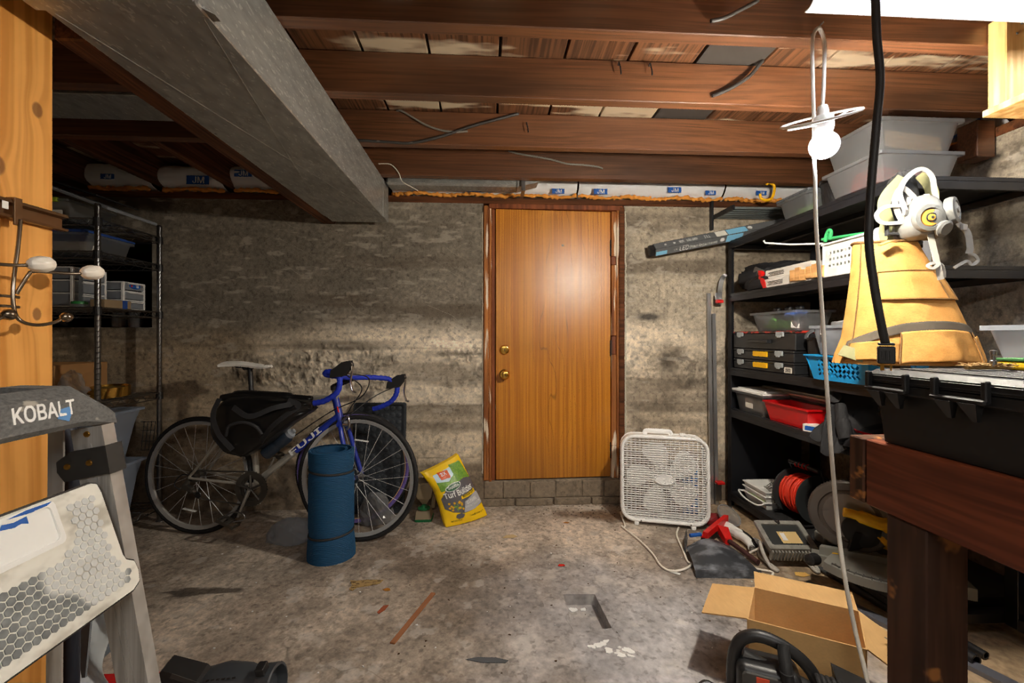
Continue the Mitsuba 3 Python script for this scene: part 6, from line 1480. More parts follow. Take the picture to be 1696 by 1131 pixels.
put('grip', tube(spline([(1.318, 2.18, .045), (1.324, 2.12, .04), (1.308, 2.05, .032)], 8), .012, 10), 'black_plastic', fl_, smooth=50)
put('end_ring', torus((1.289, 2.042, .024), (-.2, -1, -.1), .013, .004, 24, 8), 'steel', fl_, smooth=True)
put('lens', lathe([(.0, 0), (.05, .0), (.062, .01), (.066, .022), (.064, .024)], 36, (1.325, 2.33, .055), (.25, -.5, .75)), 'film', fl_, smooth=40)
put('lens_ring', torus((1.332, 2.322, .072), (.25, -.5, .75), .064, .003, 40, 8), 'bin_milky', fl_, smooth=True)
put('red_body', lump(1.22, 1.32, 2.33, 2.4, .001, .06, 4, .2), M('dark_red', (126, 30, 34), .4), fl_, smooth=True)
for i, (x, y, r) in enumerate(((1.36, 2.13, .035), (1.395, 2.06, .042))):
    k = thing('clear_disc', ('smaller' if i == 0 else 'larger') + ' of two clear round plastic discs on the floor behind the work light', 'lid')
    put('disc', lathe([(0, .006), (r * .8, .006), (r, .003), (r + .003, .012), (r + .001, .013)], 30, (x, y, .001), (.1, -.15, 1)), 'film', k, smooth=40)
    put('ring', torus((x, y, .013), (.1, -.15, 1), r + .002, .0025, 30, 8), 'bin_milky', k, smooth=True)
# ---- halogen work light lying on its back
wl_ = thing('work_light', 'old grey halogen work light with ribbed housing lying on the floor', 'work light')
M('light_grey', mikit.proc(lambda p, n, uv: mix(L((116, 116, 112)), L((176, 174, 166)), fbm(p.x * 50, p.y * 50, p.z * 50, 3))), .5, metal=.3)
M('lens_glass', (56, 58, 58), .12, spec=.8)
FW = frame((1.395, 1.965, .118), (.995, -.1, 0), ez=(-.03, -.42, .9))     # z out of the glass
put('housing', X(hull([(x, y, z) for x, y, z in [(a, b, .0) for a in (-.1, .1) for b in (-.072, .072)] + [(a, b, -.06) for a in (-.078, .078) for b in (-.05, .05)]]), FW), 'light_grey', wl_)
put('bezel', X(ext(rrect(-.108, -.08, .108, .08, .006).difference(rrect(-.086, -.058, .086, .058, .008)), .014), FW), 'light_grey', wl_)
put('glass', X(bx(-.088, .088, -.06, .06, .003, .007), FW), 'lens_glass', wl_)
put('warning_label', X(bx(-.03, .06, -.045, .02, .0075, .0082), FW), M('label_tan', (214, 186, 130), .6), wl_)
put('label_patch', X(bx(-.02, .0, -.03, .012, .0083, .009), FW), 'print_white', wl_)
put('clip', X(cat(rod((-.012, .085, .006), (0, .06, .02), .005), rod((.012, .085, .006), (0, .06, .02), .005)), FW), 'black_plastic', wl_)
for i in range(14): put('rib', X(bx(-.098 + .0146 * i, -.091 + .0146 * i, -.092, -.074, -.05, .004, .001), FW), 'light_grey', wl_)
put('junction_box', X(rbox(-.04, .04, -.062, -.02, -.095, -.062, .008), FW), 'light_grey', wl_, smooth=30)
put('stand', tube(spline([(1.292, 1.99, .085), (1.282, 1.95, .05), (1.285, 1.9, .012), (1.3, 1.88, .01), (1.3, 2.0, .01), (1.36, 2.08, .012), (1.43, 2.08, .012), (1.49, 1.99, .01), (1.465, 1.86, .01), (1.482, 1.87, .014), (1.488, 1.93, .05), (1.495, 1.97, .085)], 8), .0085, 10), M('stand_grey', (172, 168, 160), .4), wl_, smooth=50)
put('cable', tube(spline([(1.3, 2.0, .05), (1.25, 2.02, .01), (1.2, 1.96, .006), (1.22, 1.9, .006), (1.27, 1.87, .006), (1.25, 1.84, .006)], 8), .005, 8), 'white_cord', wl_, smooth=True)
# ---- cord reel
cr_ = thing('cord_reel', 'orange red extension cord wound on a black reel under the black rack', 'cord reel')
ra = np.array([.06, -1, .05]); ra /= np.linalg.norm(ra)
rc0 = np.array([1.66, 2.26, .222])
for sgn in (0, 1):
    c = rc0 + ra * (.15 * sgn)
    k = put('flange', lathe([(0, 0), (.115, 0), (.122, .004), (.122, .009), (.1, .011), (.075, .004), (0, .004)], 48, c, ra * (1 if sgn else -1)), M('reel_black', (46, 49, 50), .35), cr_, smooth=35)
    if sgn:
        put('socket_panel', lathe([(0, .004), (.068, .004), (.072, .009), (.066, .012), (0, .012)], 40, c, ra), 'black_plastic', k, smooth=35)
        for i in range(4):
            a = math.pi / 4 + i * math.pi / 2
            put('socket', X(rbox(-.012, .012, -.012, .012, 0, .004, .003), frame(c + ra * .012 + np.array([.036 * math.cos(a), 0, .036 * math.sin(a)]), (1, .06, 0), ez=ra)), 'grey_plastic', k)
        put('rating_label', X(ext(Point(0, 0).buffer(.105, 24).difference(Point(0, 0).buffer(.078, 24)).intersection(Polygon([(0, 0), (.2, -.06), (.2, .12)])), .0008), frame(c + ra * .0112, (1, .06, 0), ez=ra)), 'red_plastic', k)
M('cord_red', (224, 58, 34), .5)
hx = np.array([1.0, .06, 0]); hx -= ra * (hx @ ra); hx /= np.linalg.norm(hx); hz = np.cross(ra, hx)
for lay, (r, nt, ph) in enumerate(((.062, 13, 0), (.075, 13, .5), (.087, 12, 1.4), (.097, 10, 2.2))):
    t = np.linspace(0, nt * 2 * math.pi, nt * 28); s = np.abs(((t / (nt * 2 * math.pi) * (1 if lay % 2 else 1)) % 1) ) * .125 + .012
    wob = .0035 * np.sin(t * .37 + lay)
    p = rc0 + ra * s[:, None] + ((r + wob) * np.cos(t + ph))[:, None] * hx + ((r + wob) * np.sin(t + ph))[:, None] * hz
    put('wound_cord', tube(p, .0052, 7), 'cord_red', cr_, smooth=True)
put('handle', tube([rc0 + ra * -.03 + np.array([-.0, 0, .155]), rc0 + ra * .17 + np.array([.0, 0, .145])], .014, 12), 'black_plastic', cr_, smooth=50)
put('handle_grip', cat([torus(rc0 + ra * q + np.array([0, 0, .152 - .003]), ra, .0125, .004, 16, 6) for q in (.02, .045, .07, .095)]), 'red_plastic', cr_)
for q in (-.03, .175): put('stand_leg', tube(spline([rc0 + ra * q + np.array([0, 0, .155]), rc0 + ra * q + np.array([.03, 0, .06]), rc0 + ra * q + np.array([.06, 0, -.1]), np.array([(rc0 + ra * q)[0] + .05, (rc0 + ra * q)[1], .108]), np.array([(rc0 + ra * q)[0] - .09, (rc0 + ra * q)[1], .106])], 6), .007, 8), 'black_plastic', cr_, smooth=50)
# ---- mitre saw
MS = tr(1.51, 1.729, .096) @ np.diag([.91, .91, .91, 1.]) @ tr(-1.66, -1.9, 0)
_put = put
def put(name, mesh, *a, **k): return _put(name, X(mesh, MS), *a, **k)
ms = thing('mitre_saw', 'yellow and black mitre saw with a grey base on the lowest shelf', 'saw')
M('saw_grey', (138, 138, 132), .45, metal=.4); M('guard_dark', (66, 60, 56), .25, spec=.7)
sa_ = np.array([-.72, -.69, 0]); sa_ /= np.linalg.norm(sa_)
gc_ = np.array([1.66, 1.9, .235])
put('blade_guard', lathe([(0, -.016), (.12, -.016), (.15, -.012), (.158, -.004), (.158, .012), (.15, .018), (.12, .02), (.115, .012), (0, .012)], 56, gc_, sa_), 'guard_dark', ms, smooth=30)
e1_ = np.array([.69, -.72, 0]); e1_ /= np.linalg.norm(e1_)
put('guard_ribs', cat([rod(gc_ + sa_ * .0 + .1575 * (math.cos(t) * e1_ + math.sin(t) * np.array([0, 0, 1])) - sa_ * .014, gc_ + .1575 * (math.cos(t) * e1_ + math.sin(t) * np.array([0, 0, 1])) + sa_ * .014, .003, 5) for t in np.linspace(1.2, 4.2, 36)]), 'guard_dark', ms)
put('blade', lathe([(0, .0125), (.1, .0125), (.1, .0145), (0, .0145)], 60, gc_, sa_), 'steel', ms)
put('pivot_cover', lathe([(0, .0), (.06, .0), (.07, .02), (.05, .03), (0, .032)], 28, gc_ + np.array([.03, -.03, -.05]) + sa_ * .012, sa_), 'box_black', ms, smooth=35)
hp = [(1.60, 1.865, .268), (1.64, 1.84, .262), (1.72, 1.8, .238), (1.8, 1.79, .236), (1.9, 1.78, .245)]
put('handle', tube(spline(hp, 6), [.02] * 7 + [.027] * 6 + [.034] * 12, 10), 'yellow_plastic', ms, smooth=50)
put('motor_housing', hull([(1.7, 1.8, .18), (1.9, 1.82, .2), (1.74, 1.76, .13), (1.9, 1.76, .12), (1.72, 1.9, .19), (1.9, 1.9, .22), (1.78, 1.88, .1), (1.9, 1.9, .1)]), 'yellow_plastic', ms)
put('arm', hull([gc_ + np.array(q) for q in ((-.03, -.06, -.05), (.18, -.1, -.06), (.2, -.02, -.14), (-.04, -.04, -.14), (0, .02, -.14), (.2, .05, -.06))]), 'box_black', ms)
put('base', cat(hull([(1.5, 1.93, .0), (1.54, 1.98, 0), (1.5, 1.93, .05), (1.54, 1.98, .05), (1.95, 1.62, .0), (1.98, 1.68, 0), (1.95, 1.62, .05), (1.98, 1.68, .05)]), rbox(1.70, 1.78, 2.1, 2.17, .0, .05, .008)), 'saw_grey', ms)
put('fence', hull([(1.535, 1.925, .05), (1.56, 1.945, .05), (1.535, 1.925, .085), (1.56, 1.945, .085), (1.95, 1.66, .05), (1.97, 1.68, .05), (1.95, 1.66, .1), (1.97, 1.68, .1)]), 'saw_grey', ms)
tblp = [(1.72 + .24 * math.cos(t), 1.86 + .24 * math.sin(t)) for t in np.linspace(math.radians(186), math.radians(286), 24)]
put('turntable', ext(Polygon(tblp + [(1.79, 1.9), (1.6, 1.92)]), .035, tr(0, 0, .03)), 'saw_grey', ms)
put('scale_arc', tube(np.array([(1.72 + .222 * math.cos(t), 1.86 + .222 * math.sin(t), .0655) for t in np.linspace(math.radians(192), math.radians(280), 30)]), .004, 6), M('scale_dark', (60, 58, 54), .5), ms)
put('notches', cat([rod((1.72 + .205 * math.cos(t), 1.86 + .205 * math.sin(t), .0655), (1.72 + .235 * math.cos(t), 1.86 + .235 * math.sin(t), .0655), .0018, 5) for t in np.linspace(math.radians(194), math.radians(278), 13)]), 'scale_dark', ms)
put('clamp_knob', lathe([(0, 0), (.022, 0), (.026, .01), (.024, .05), (.014, .056), (0, .056)], 20, (1.515, 1.915, .035), (-.9, -.3, .05)), 'black_plastic', ms, smooth=35)
put('warning_decal', hull([(1.57, 1.895, .068), (1.6, 1.88, .068), (1.6, 1.91, .068), (1.63, 1.89, .068), (1.585, 1.895, .071)]), 'yellow_plastic', ms)
put = _put
# ---- pipes and bars on the floor
for i, (a, b, r, lb_) in enumerate((((1.49, 2.03, .021), (1.56, 1.3, .021), .02, 'thicker black pipe lying on the floor in front of the mitre saw'), ((1.535, 2.1, .014), (1.63, 1.33, .014), .013, 'thinner black pipe lying on the floor close to the base of the mitre saw'))):
    k = thing('black_pipe', lb_, 'pipe')
    a, b = np.array(a), np.array(b); d = (b - a) / np.linalg.norm(b - a)
    put('pipe', lathe([(r * .7, 0), (r, 0), (r, np.linalg.norm(b - a)), (r * .7, np.linalg.norm(b - a)), (r * .7, 0)], 20, a, d), 'black_plastic', k, smooth=40)
    put('joint', lathe([(r + .0005, 0), (r + .002, .001), (r + .002, .06), (r + .0005, .061)], 20, a + d * .14, d), 'grey_plastic', k, smooth=40)
ab = put('aluminium_bar', hull([(1.33, 1.76, .001), (1.37, 1.78, .001), (1.33, 1.76, .016), (1.37, 1.78, .016), (1.56, 1.2, .001), (1.6, 1.22, .001), (1.56, 1.2, .016), (1.6, 1.22, .016)]), M('bar_grey', (112, 114, 124), .4, metal=.5), label='flat grey metal bar on the floor between the black pipes and the cardboard box', cat='bar')
lc = thing('leather_roll', 'brown leather roll standing on the floor behind the bench leg', 'roll')
put('roll', lathe([(0, 0), (.052, 0), (.054, .04), (.03, .16), (.026, .2), (0, .2)], 28, (1.43, 1.37, .001)), M('leather', (132, 84, 46), .6), lc, smooth=35)
put('cuff', lathe([(.055, 0), (.06, 0), (.061, .05), (.056, .052)], 28, (1.43, 1.37, .001)), 'leather', lc, smooth=35)
# ---- open cardboard box
M('box_tan', mikit.proc(lambda p, n, uv: mix(L((186, 146, 94)), L((206, 168, 116)), fbm(p.x * 12, p.y * 12, p.z * 12, 3)) * (.94 + .12 * fbm(p.x * 220, p.y * 20, p.z * 220, 2))), .85, spec=.2)
cbx = thing('cardboard_box', 'open cardboard box with its flaps spread, lying on the floor beside the bench leg', 'box')
A0, B0, C0, D0 = (np.array(q) for q in ((.775, 1.255), (1.022, 1.113), (1.143, 1.272), (.896, 1.414)))
HB = .215
def wallp(p, q, z0, z1, t=.0035):
    d = q - p; n = np.array([-d[1], d[0]]) / np.linalg.norm(d) * t
    return hull([(*w, z) for w in (p, q, p + n, q + n) for z in (z0, z1)])
for p, q in ((A0, B0), (B0, C0), (C0, D0), (D0, A0)): put('side', wallp(p, q, 0, HB), 'box_tan', cbx)
put('bottom', hull([(*q, z) for q in (A0, B0, C0, D0) for z in (.001, .005)]), 'box_tan', cbx)
def flap(p, q, out, dz, ln, inset=.004):
    d = (q - p) / np.linalg.norm(q - p); p_, q_ = p + d * inset, q - d * inset
    n = np.array([d[1], -d[0]]) * out
    e0 = [np.array([*p_, HB]), np.array([*q_, HB])]
    off = np.array([*(n * ln * math.cos(dz)), ln * math.sin(dz)])
    e1 = [e0[0] + off, e0[1] + off]
    nn = np.cross(e0[1] - e0[0], off); nn = nn / np.linalg.norm(nn) * .0035
    return hull(e0 + e1 + [x + nn for x in e0 + e1])
put('flap', flap(D0, A0, -1 * -1, math.radians(-12), .13), 'box_tan', cbx)
put('flap', flap(C0, D0, 1, math.radians(14), .075), 'box_tan', cbx)
put('flap', flap(B0, C0, 1, math.radians(-30), .13), 'box_tan', cbx)
put('flap', flap(A0, B0, 1, math.radians(-84), .1), 'box_tan', cbx)
put('round_print', ext(Point(0, 0).buffer(.008, 12), .0006, frame((1.13, 1.165, HB - .012), (.6, .7, -.3), ey=(.7, -.55, -.4))), 'grey_plastic', cbx)
bb_ = put('blue_packet', X(rbox(-.06, .09, -.07, .07, 0, .05, .006), rot('z', -30), tr(1.2, 1.04, .001)), M('packet_blue', (40, 150, 200), .4), label='bright blue packet on the floor between the cardboard box and the bench leg', cat='packet')
put('fold', X(bx(-.061, .091, .0, .004, .0495, .0515), rot('z', -30), tr(1.2, 1.04, .001)), 'print_black', bb_)
# ---- electric chain saw in the foreground
M('saw_black', (26, 26, 27), .42); M('decal_red', (222, 84, 52), .5)
ch = thing('chain_saw', 'black electric chain saw with a red label in front of the cardboard box', 'chain saw')
FC = frame((.735, 1.075, 0), (.9, -.43, 0), ez=(0, .08, 1))
def cx_(p): return (FC @ np.array([*p, 1]))[:3]
put('body', X(rbox(-.088, .06, -.05, .05, .002, .215, .022), FC), 'saw_black', ch, smooth=35)
put('side_panel', X(rbox(-.076, .03, -.058, -.045, .03, .202, .012), FC), M('panel_grey', (62, 62, 60), .5), ch, smooth=35)
dcl = put('decal', X(bx(-.045, -.016, -.0595, -.0582, .034, .2, .0004), FC), 'decal_red', ch)
put('lettering', text('16 IN', .012, cx_((-.022, -.0598, .14)), FC[:3, 2], -FC[:3, 0], .0006), 'print_white', dcl)
arch = [(-.09, 0, .06), (-.094, 0, .16), (-.086, 0, .225), (-.064, 0, .258), (-.025, 0, .27), (.03, 0, .256), (.075, 0, .225), (.1, 0, .18), (.104, 0, .12), (.092, 0, .08)]
put('rear_handle', tube(spline([cx_(q) for q in arch], 8), .0155, 12), 'saw_black', ch, smooth=50)
put('front_handle', tube(spline([cx_(q) for q in ((.02, -.02, .272), (.022, -.05, .225), (.032, -.068, .15), (.04, -.066, .08), (.045, -.06, .02))], 8), .0145, 12), 'rubber', ch, smooth=50)
for i in range(7): put('grip_ridge', torus(cx_((.022 + .011 * i / 6, -.052 - .012 * i / 6, .225 - .03 * i)), FC[:3, 2], .0145, .002, 18, 5), 'rubber', ch)
put('inner_grip', tube(spline([cx_(q) for q in ((-.07, 0, .215), (-.02, 0, .2), (.04, 0, .185), (.085, 0, .17))], 6), .012, 10, flat=1.4), M('grip_grey', (96, 96, 94), .45), ch, smooth=50)
put('chain_bar', X(hull([(.06, -.004, .03), (.06, .004, .03), (.06, -.004, .09), (.06, .004, .09), (.24, -.004, .045), (.24, .004, .045), (.24, -.004, .085), (.24, .004, .085), (.255, 0, .065)]), FC), 'saw_black', ch)
put('bar_cover', X(rbox(.07, .19, -.025, .025, .02, .15, .01), FC), 'panel_grey', ch, smooth=35)
put('cord_holder', X(hull([(.13, -.05, .22), (.2, -.05, .2), (.13, .02, .235), (.2, .02, .215), (.14, -.05, .14), (.2, -.05, .12), (.14, .02, .14), (.2, .02, .12)]), FC), 'saw_black', ch)
for i in range(5): put('cable_loop', torus(cx_((.098 + .011 * i, -.03, .175)), FC[:3, 0] + np.array([0, 0, .15]), .042, .0065, 30, 9), 'rubber', ch, smooth=True)
put('guide_nose', tube(spline([cx_(q) for q in ((-.1, -.02, .04), (-.14, -.02, .06), (-.175, -.01, .085), (-.16, .02, .1), (-.12, .02, .09))], 7), .01, 10), 'saw_black', ch, smooth=50)
# ---- leaf blower, lower left
blw = thing('leaf_blower', 'black and dark grey cordless blower lying on the floor at the lower left', 'blower')
BF = frame((-.7, 1.235, .085), (.995, -.06, .1), ez=(0, -.25, 1))
def bl_(p): return (BF @ np.array([*p, 1]))[:3]
prof = [(0, -.1), (.05, -.1), (.062, -.07), (.07, -.02), (.062, .04), (.05, .075), (.048, .085), (.056, .088), (.057, .125), (.053, .128), (.05, .128), (.048, .1), (0, .1)]
M('blower_grey', (54, 58, 62), .4)
put('barrel', lathe(prof, 40, bl_((0, 0, 0)), BF[:3, 0]), 'blower_grey', blw, smooth=30)
put('vents', cat([rod(bl_((-.04 + .014 * i, -.03 + .012 * j, .066 - .012 * abs(j - 1))), bl_((-.032 + .014 * i, -.03 + .012 * j, .0665 - .012 * abs(j - 1))), .0022, 5) for i in range(6) for j in range(4)]), 'print_black', blw)
put('latch', X(rbox(.088, .112, -.014, .014, .055, .078, .003), BF), 'saw_black', blw)
put('handle', hull([bl_(q) for q in ((-.16, -.02, .1), (-.16, .02, .1), (-.14, -.022, .118), (-.14, .022, .118), (-.06, -.024, .075), (-.06, .024, .075), (-.02, -.03, -.02), (-.02, .03, -.02), (-.06, -.03, -.04), (-.17, -.018, .08), (-.17, .018, .08))]), 'saw_black', blw)
put('battery', X(rbox(-.19, -.12, -.03, .03, -.085, .05, .008), BF), M('battery_taupe', (124, 112, 98), .5), blw, smooth=35)
put('maker_plate', X(hull([(-.125, -.0245, .094), (-.06, -.0265, .055), (-.115, -.0245, .108), (-.052, -.0265, .07), (-.125, -.023, .094), (-.06, -.025, .055), (-.115, -.023, .108), (-.052, -.025, .07)]), BF), 'panel_grey', blw)
# ---- black steel tool stand with castors and a blue cloth behind the bench leg
M('stand_black', (20, 20, 22), .25, spec=.6)
_put = put
def put(name, mesh, *a, **k): return _put(name, X(mesh, tr(-.06, -.125, 0)), *a, **k)
st = thing('tool_stand', 'black square tube steel stand on castors behind the bench leg', 'stand')
def sq_tube(a, b, w=.035): return tube([a, b], w * .7071, 4, up=(0, 0, 1) if abs(b[2] - a[2]) < .1 else None)
put('upright', bx(1.9, 1.942, 1.53, 1.57, .035, .64, .002), 'stand_black', st)
put('upright', bx(1.9, 1.942, 1.15, 1.19, .035, .64, .002), 'stand_black', st)
put('foot_rail', bx(1.64, 2.0, 1.572, 1.612, .035, .07, .002), 'stand_black', st)
put('side_rail', hull([(1.9, 1.53, .035), (1.942, 1.53, .035), (1.9, 1.53, .075), (1.942, 1.53, .075), (2.03, 1.15, .035), (2.07, 1.15, .035), (2.03, 1.15, .075), (2.07, 1.15, .075)]), 'stand_black', st)
put('top_plate', bx(1.66, 2.08, 1.12, 1.6, .645, .665, .003), 'stand_black', st)
for x, y in ((1.935, 1.44), (1.7, 1.592)):
    put('castor', cat(lathe([(0, -.012), (.03, -.012), (.034, -.008), (.034, .008), (.03, .012), (0, .012)], 24, (x, y, .0345), (.2, 1, 0))), 'rubber', st, smooth=35) if x > 1.8 else put('castor', lathe([(0, -.01), (.014, -.01), (.0165, 0), (.014, .01), (0, .01)], 20, (x, y, .0168), (0, 1, 0)), 'rubber', st, smooth=35)
put = _put
bc_ = put('blue_cloth', lump(1.96, 2.08, 1.3, 1.42, .08, .2, 6, .7), M('cloth_blue', (22, 96, 190), .6), smooth=True, label='bright blue crumpled plastic on the rail of the black steel stand at the right edge', cat='plastic bag')
# ---- aluminium extrusions leaning on the back wall
ae = thing('aluminium_track', 'bright aluminium saw tracks with red clamps standing against the back wall', 'track')
tp = Polygon([(0, 0), (.02, 0), (.02, .006), (.014, .006), (.014, .01), (.02, .01), (.02, .016), (0, .016), (0, .01), (.005, .01), (.005, .006), (0, .006)])
put('track', X(ext(tp, 1.33), frame((1.405, 2.655, 0.002), (1, 0, 0), ez=(.018, .03, 1))), 'alu', ae)
put('track', X(ext(tp, 1.2), frame((1.43, 2.645, 0.002), (1, 0, 0), ez=(.018, .03, 1))), 'alu', ae)
put('flexible_end', band(spline([(1.468, 2.668, 1.3), (1.468, 2.66, 1.36), (1.476, 2.655, 1.41), (1.492, 2.655, 1.435), (1.5, 2.655, 1.43)], 8), .026, .008, (-.6, -.8, 0)), 'steel', ae)
put('clamp', rbox(1.435, 1.478, 2.636, 2.662, 1.265, 1.285, .004), 'red_plastic', ae)
put('clamp_plate', bx(1.434, 1.474, 2.648, 2.66, 1.286, 1.33, .002), 'alu', ae)
put('clamp', rbox(1.42, 1.468, 2.6, 2.64, .14, .156, .004), 'red_plastic', ae); put('clamp_plate', bx(1.424, 1.46, 2.628, 2.643, .03, .138, .002), 'steel', ae)
# ---- litter on the floor
put('wood_strip', hull([(-.333, 1.517, .0005), (-.316, 1.513, .0005), (-.333, 1.517, .006), (-.316, 1.513, .006), (-.228, 1.803, .0005), (-.211, 1.798, .0005), (-.228, 1.803, .006), (-.211, 1.798, .006)]), M('strip_wood', (146, 96, 62), .8), label='narrow reddish brown wood strip lying on the middle of the floor', cat='wood strip')
def scrap(name, pts, mat, label, cat_, z=.0015, **k):
    m_ = ext(Polygon(pts), .0012, tr(0, 0, .0008)); v = np.array(m_.vertices); v[:, 2] += z * meshkit.noise(v * 60); m_.vertices = v
    return put(name, m_, mat, label=label, cat=cat_, **k)
M('kraft', mikit.proc(lambda p, n, uv: mix(L((168, 140, 92)), L((96, 76, 48)), smoothstep(.55, .65, fbm(p.x * 60, p.y * 240, 1.0, 2)))), .8)
scrap('paper_scrap', [(-.592, 1.92), (-.56, 1.912), (-.52, 1.918), (-.447, 1.912), (-.458, 1.885), (-.5, 1.87), (-.545, 1.862), (-.558, 1.838), (-.575, 1.85), (-.572, 1.88)], 'kraft', 'torn piece of printed tan kraft paper on the floor in front of the foam mat', 'paper scrap')
scrap('leaf', [(-.435, 1.84), (-.42, 1.852), (-.405, 1.846), (-.4, 1.832), (-.418, 1.828)], M('leaf_ochre', (170, 112, 40), .8), 'small ochre dry leaf on the floor near the torn kraft paper', 'leaf')
scrap('tape_scrap', [(-.42, 1.69), (-.405, 1.73), (-.385, 1.735), (-.392, 1.705), (-.41, 1.68)], M('tape_rust', (150, 78, 50), .7), 'small rust coloured tape scrap on the floor left of the wood strip', 'tape scrap')
scrap('plastic_scrap', [(-.07, 1.428), (-.03, 1.435), (.03, 1.43), (.07, 1.415), (.06, 1.405), (-.02, 1.412)], 'grey_plastic', 'dark grey plastic sliver on the floor near the bottom centre', 'plastic scrap')
scrap('red_scrap', [(.325, 1.985), (.335, 2.0), (.355, 1.995), (.36, 1.982), (.34, 1.978)], M('scrap_red', (196, 44, 36), .6), 'small red plastic scrap on the bare floor above the square pit', 'plastic scrap')
scrap('orange_leaf', [(.43, 2.44), (.45, 2.452), (.468, 2.44), (.45, 2.43)], 'leaf_ochre', 'small orange dry leaf in the brown dirt below the door', 'leaf')
scrap('white_tag', [(.815, 1.905), (.83, 1.915), (.862, 1.888), (.85, 1.878)], 'print_white', 'small white tag on the floor in front of the dustpan', 'tag')
scrap('sawdust_patch', [(.08, 2.27), (.1, 2.3), (.14, 2.305), (.16, 2.285), (.13, 2.268)], M('sawdust', (196, 172, 130), .95), 'small pale patch of sawdust on the floor right of the yellow sack', 'sawdust', z=.004)
scrap('card_scrap', [(1.36, 1.845), (1.375, 1.87), (1.42, 1.865), (1.425, 1.84), (1.385, 1.83)], M('card_ochre', (206, 164, 88), .8), 'curled ochre card scrap on the floor beside the work light', 'card scrap')
scrap('wood_chip', [(1.5, 1.95), (1.52, 1.975), (1.54, 1.93), (1.525, 1.9)], M('chip_orange', (190, 122, 66), .8), 'orange brown wood chip on the floor between work light and pipes', 'wood chip')
rs = np.random.RandomState(21)
def flake(x, y, r):
    a = np.sort(rs.rand(7) * 2 * math.pi); q = r * (.6 + .4 * rs.rand(7))
    return hull([(x + q[i] * math.cos(a[i]) * 1.4, y + q[i] * math.sin(a[i]), z) for i in range(7) for z in (.0004, .0022)])
for i in range(24):
    t = rs.rand()
    put('paint_flake', flake(.36 + .13 * t + .012 * rs.randn(), 1.475 - .05 * t + .012 * rs.randn(), .006 + .008 * rs.rand()), 'print_white', label='white paint flakes scattered in a row on the floor below the square pit', cat='paint flake', group='paint flakes below the pit')
for i in range(5):
    put('paper_bit', flake(.34 + .05 * rs.rand(), 1.72 + .03 * rs.rand(), .012).apply_translation((0, 0, -.044)), 'print_white', label='torn white paper bits lying in the square pit of the floor', cat='paper bit', group='paper bits in the pit')
put('crumbs', cat([flake(-1.3 + 2.6 * rs.rand(), 1.2 + 1.1 * rs.rand(), .0016 + .003 * rs.rand()) for _ in range(70)]), 'print_white', kind='stuff', label='tiny white crumbs scattered over the concrete floor', cat='crumbs')
put('dirt_crumbs', cat([flake(-.4 + 1.7 * rs.rand(), 1.2 + 1.35 * rs.rand(), .0015 + .003 * rs.rand()) for _ in range(60)] + [flake(.62 + .16 * rs.randn(), 2.58 + .06 * rs.randn(), .004) for _ in range(80)]), M('dirt', (70, 50, 34), .95), kind='stuff', label='brown dirt crumbs and needles scattered on the floor near the door', cat='dirt')
# ------------------------------------------------------------------ lamps
def emitter(rgb): return {'type': 'area', 'radiance': {'type': 'rgb', 'value': list(rgb)}}
bl_lamp = thing('hanging_bulb_lamp', 'glowing bare bulb with a wire guard ring hanging from a nail on the joist', 'lamp')
bc = (.971, 1.2, 1.609)
g = trimesh.creation.icosphere(3, .038); g.apply_translation(bc)
M('bulb_glass', (250, 248, 240), .4)
k = put('bulb', g, 'bulb_glass', bl_lamp, smooth=True)
scene[k]['emitter'] = emitter(BULB)
M('socket_white', (240, 236, 226), .4)
put('socket', lathe([(0, .112), (.012, .112), (.015, .1), (.016, .085), (.026, .08), (.027, .05), (.022, .034), (0, .034)], 24, bc, (-.06, -.02, 1)), 'socket_white', bl_lamp, smooth=30)
put('guard_ring', torus((bc[0] - .035, bc[1] - .03, bc[2] + .062), (-.28, -.35, .9), .094, .0035, 56, 8), 'socket_white', bl_lamp, smooth=True)
put('guard_arm', cat(rod((bc[0] - .01, bc[1], bc[2] + .06), (bc[0] - .125, bc[1] - .02, bc[2] + .03), .0025), rod((bc[0], bc[1], bc[2] + .06), (bc[0] + .05, bc[1] - .03, bc[2] + .088), .0025)), 'socket_white', bl_lamp)
# ------------------------------------------------------------------ wires, bracket and other things under the joists
M('wire_grey', (112, 108, 100), .55); M('wire_dark', (52, 50, 48), .5)
def wire(label, pts, r, mat, n=8, name='old_cable', **k):
    w = thing(name, label, 'cable')
    put('cable', tube(spline(pts, n), r, 8), mat, w, smooth=True)
    for q in k.get('staples', ()): put('staple', cat(rod(np.array(q) + [-.006, .012, 0], np.array(q) + [-.006, -.006, 0], .0016, 5), rod(np.array(q) + [.006, .012, 0], np.array(q) + [.006, -.006, 0], .0016, 5), rod(np.array(q) + [-.006, -.006, 0], np.array(q) + [.006, -.006, 0], .0016, 5)), 'steel', w)
    return w
wire('pale grey cable running down across the third joist beside the duct', [(-.42, 2.052, 2.108), (-.39, 2.043, 2.1), (-.292, 2.043, 2.045), (-.22, 2.043, 2.02), (-.15, 2.043, 2.012), (-.09, 2.043, 2.017)], .0048, 'wire_grey')
wire('dark cable stapled along the third joist right of the duct', [(-.6, 2.043, 1.962), (-.455, 2.043, 1.957), (-.347, 2.043, 1.956), (-.21, 2.043, 1.99), (-.073, 2.043, 2.04), (.06, 2.043, 2.08), (.149, 2.046, 2.108)], .0065, 'wire_dark', staples=((-.5, 2.043, 1.958), (-.35, 2.043, 1.956)))
wire('thin white wire with frayed ends hanging under the last joist by the duct', [(-.6, 2.446, 2.012), (-.534, 2.446, 2.01), (-.49, 2.444, 1.965), (-.469, 2.44, 1.915), (-.42, 2.435, 1.885), (-.38, 2.43, 1.862)], .003, 'white_cord')
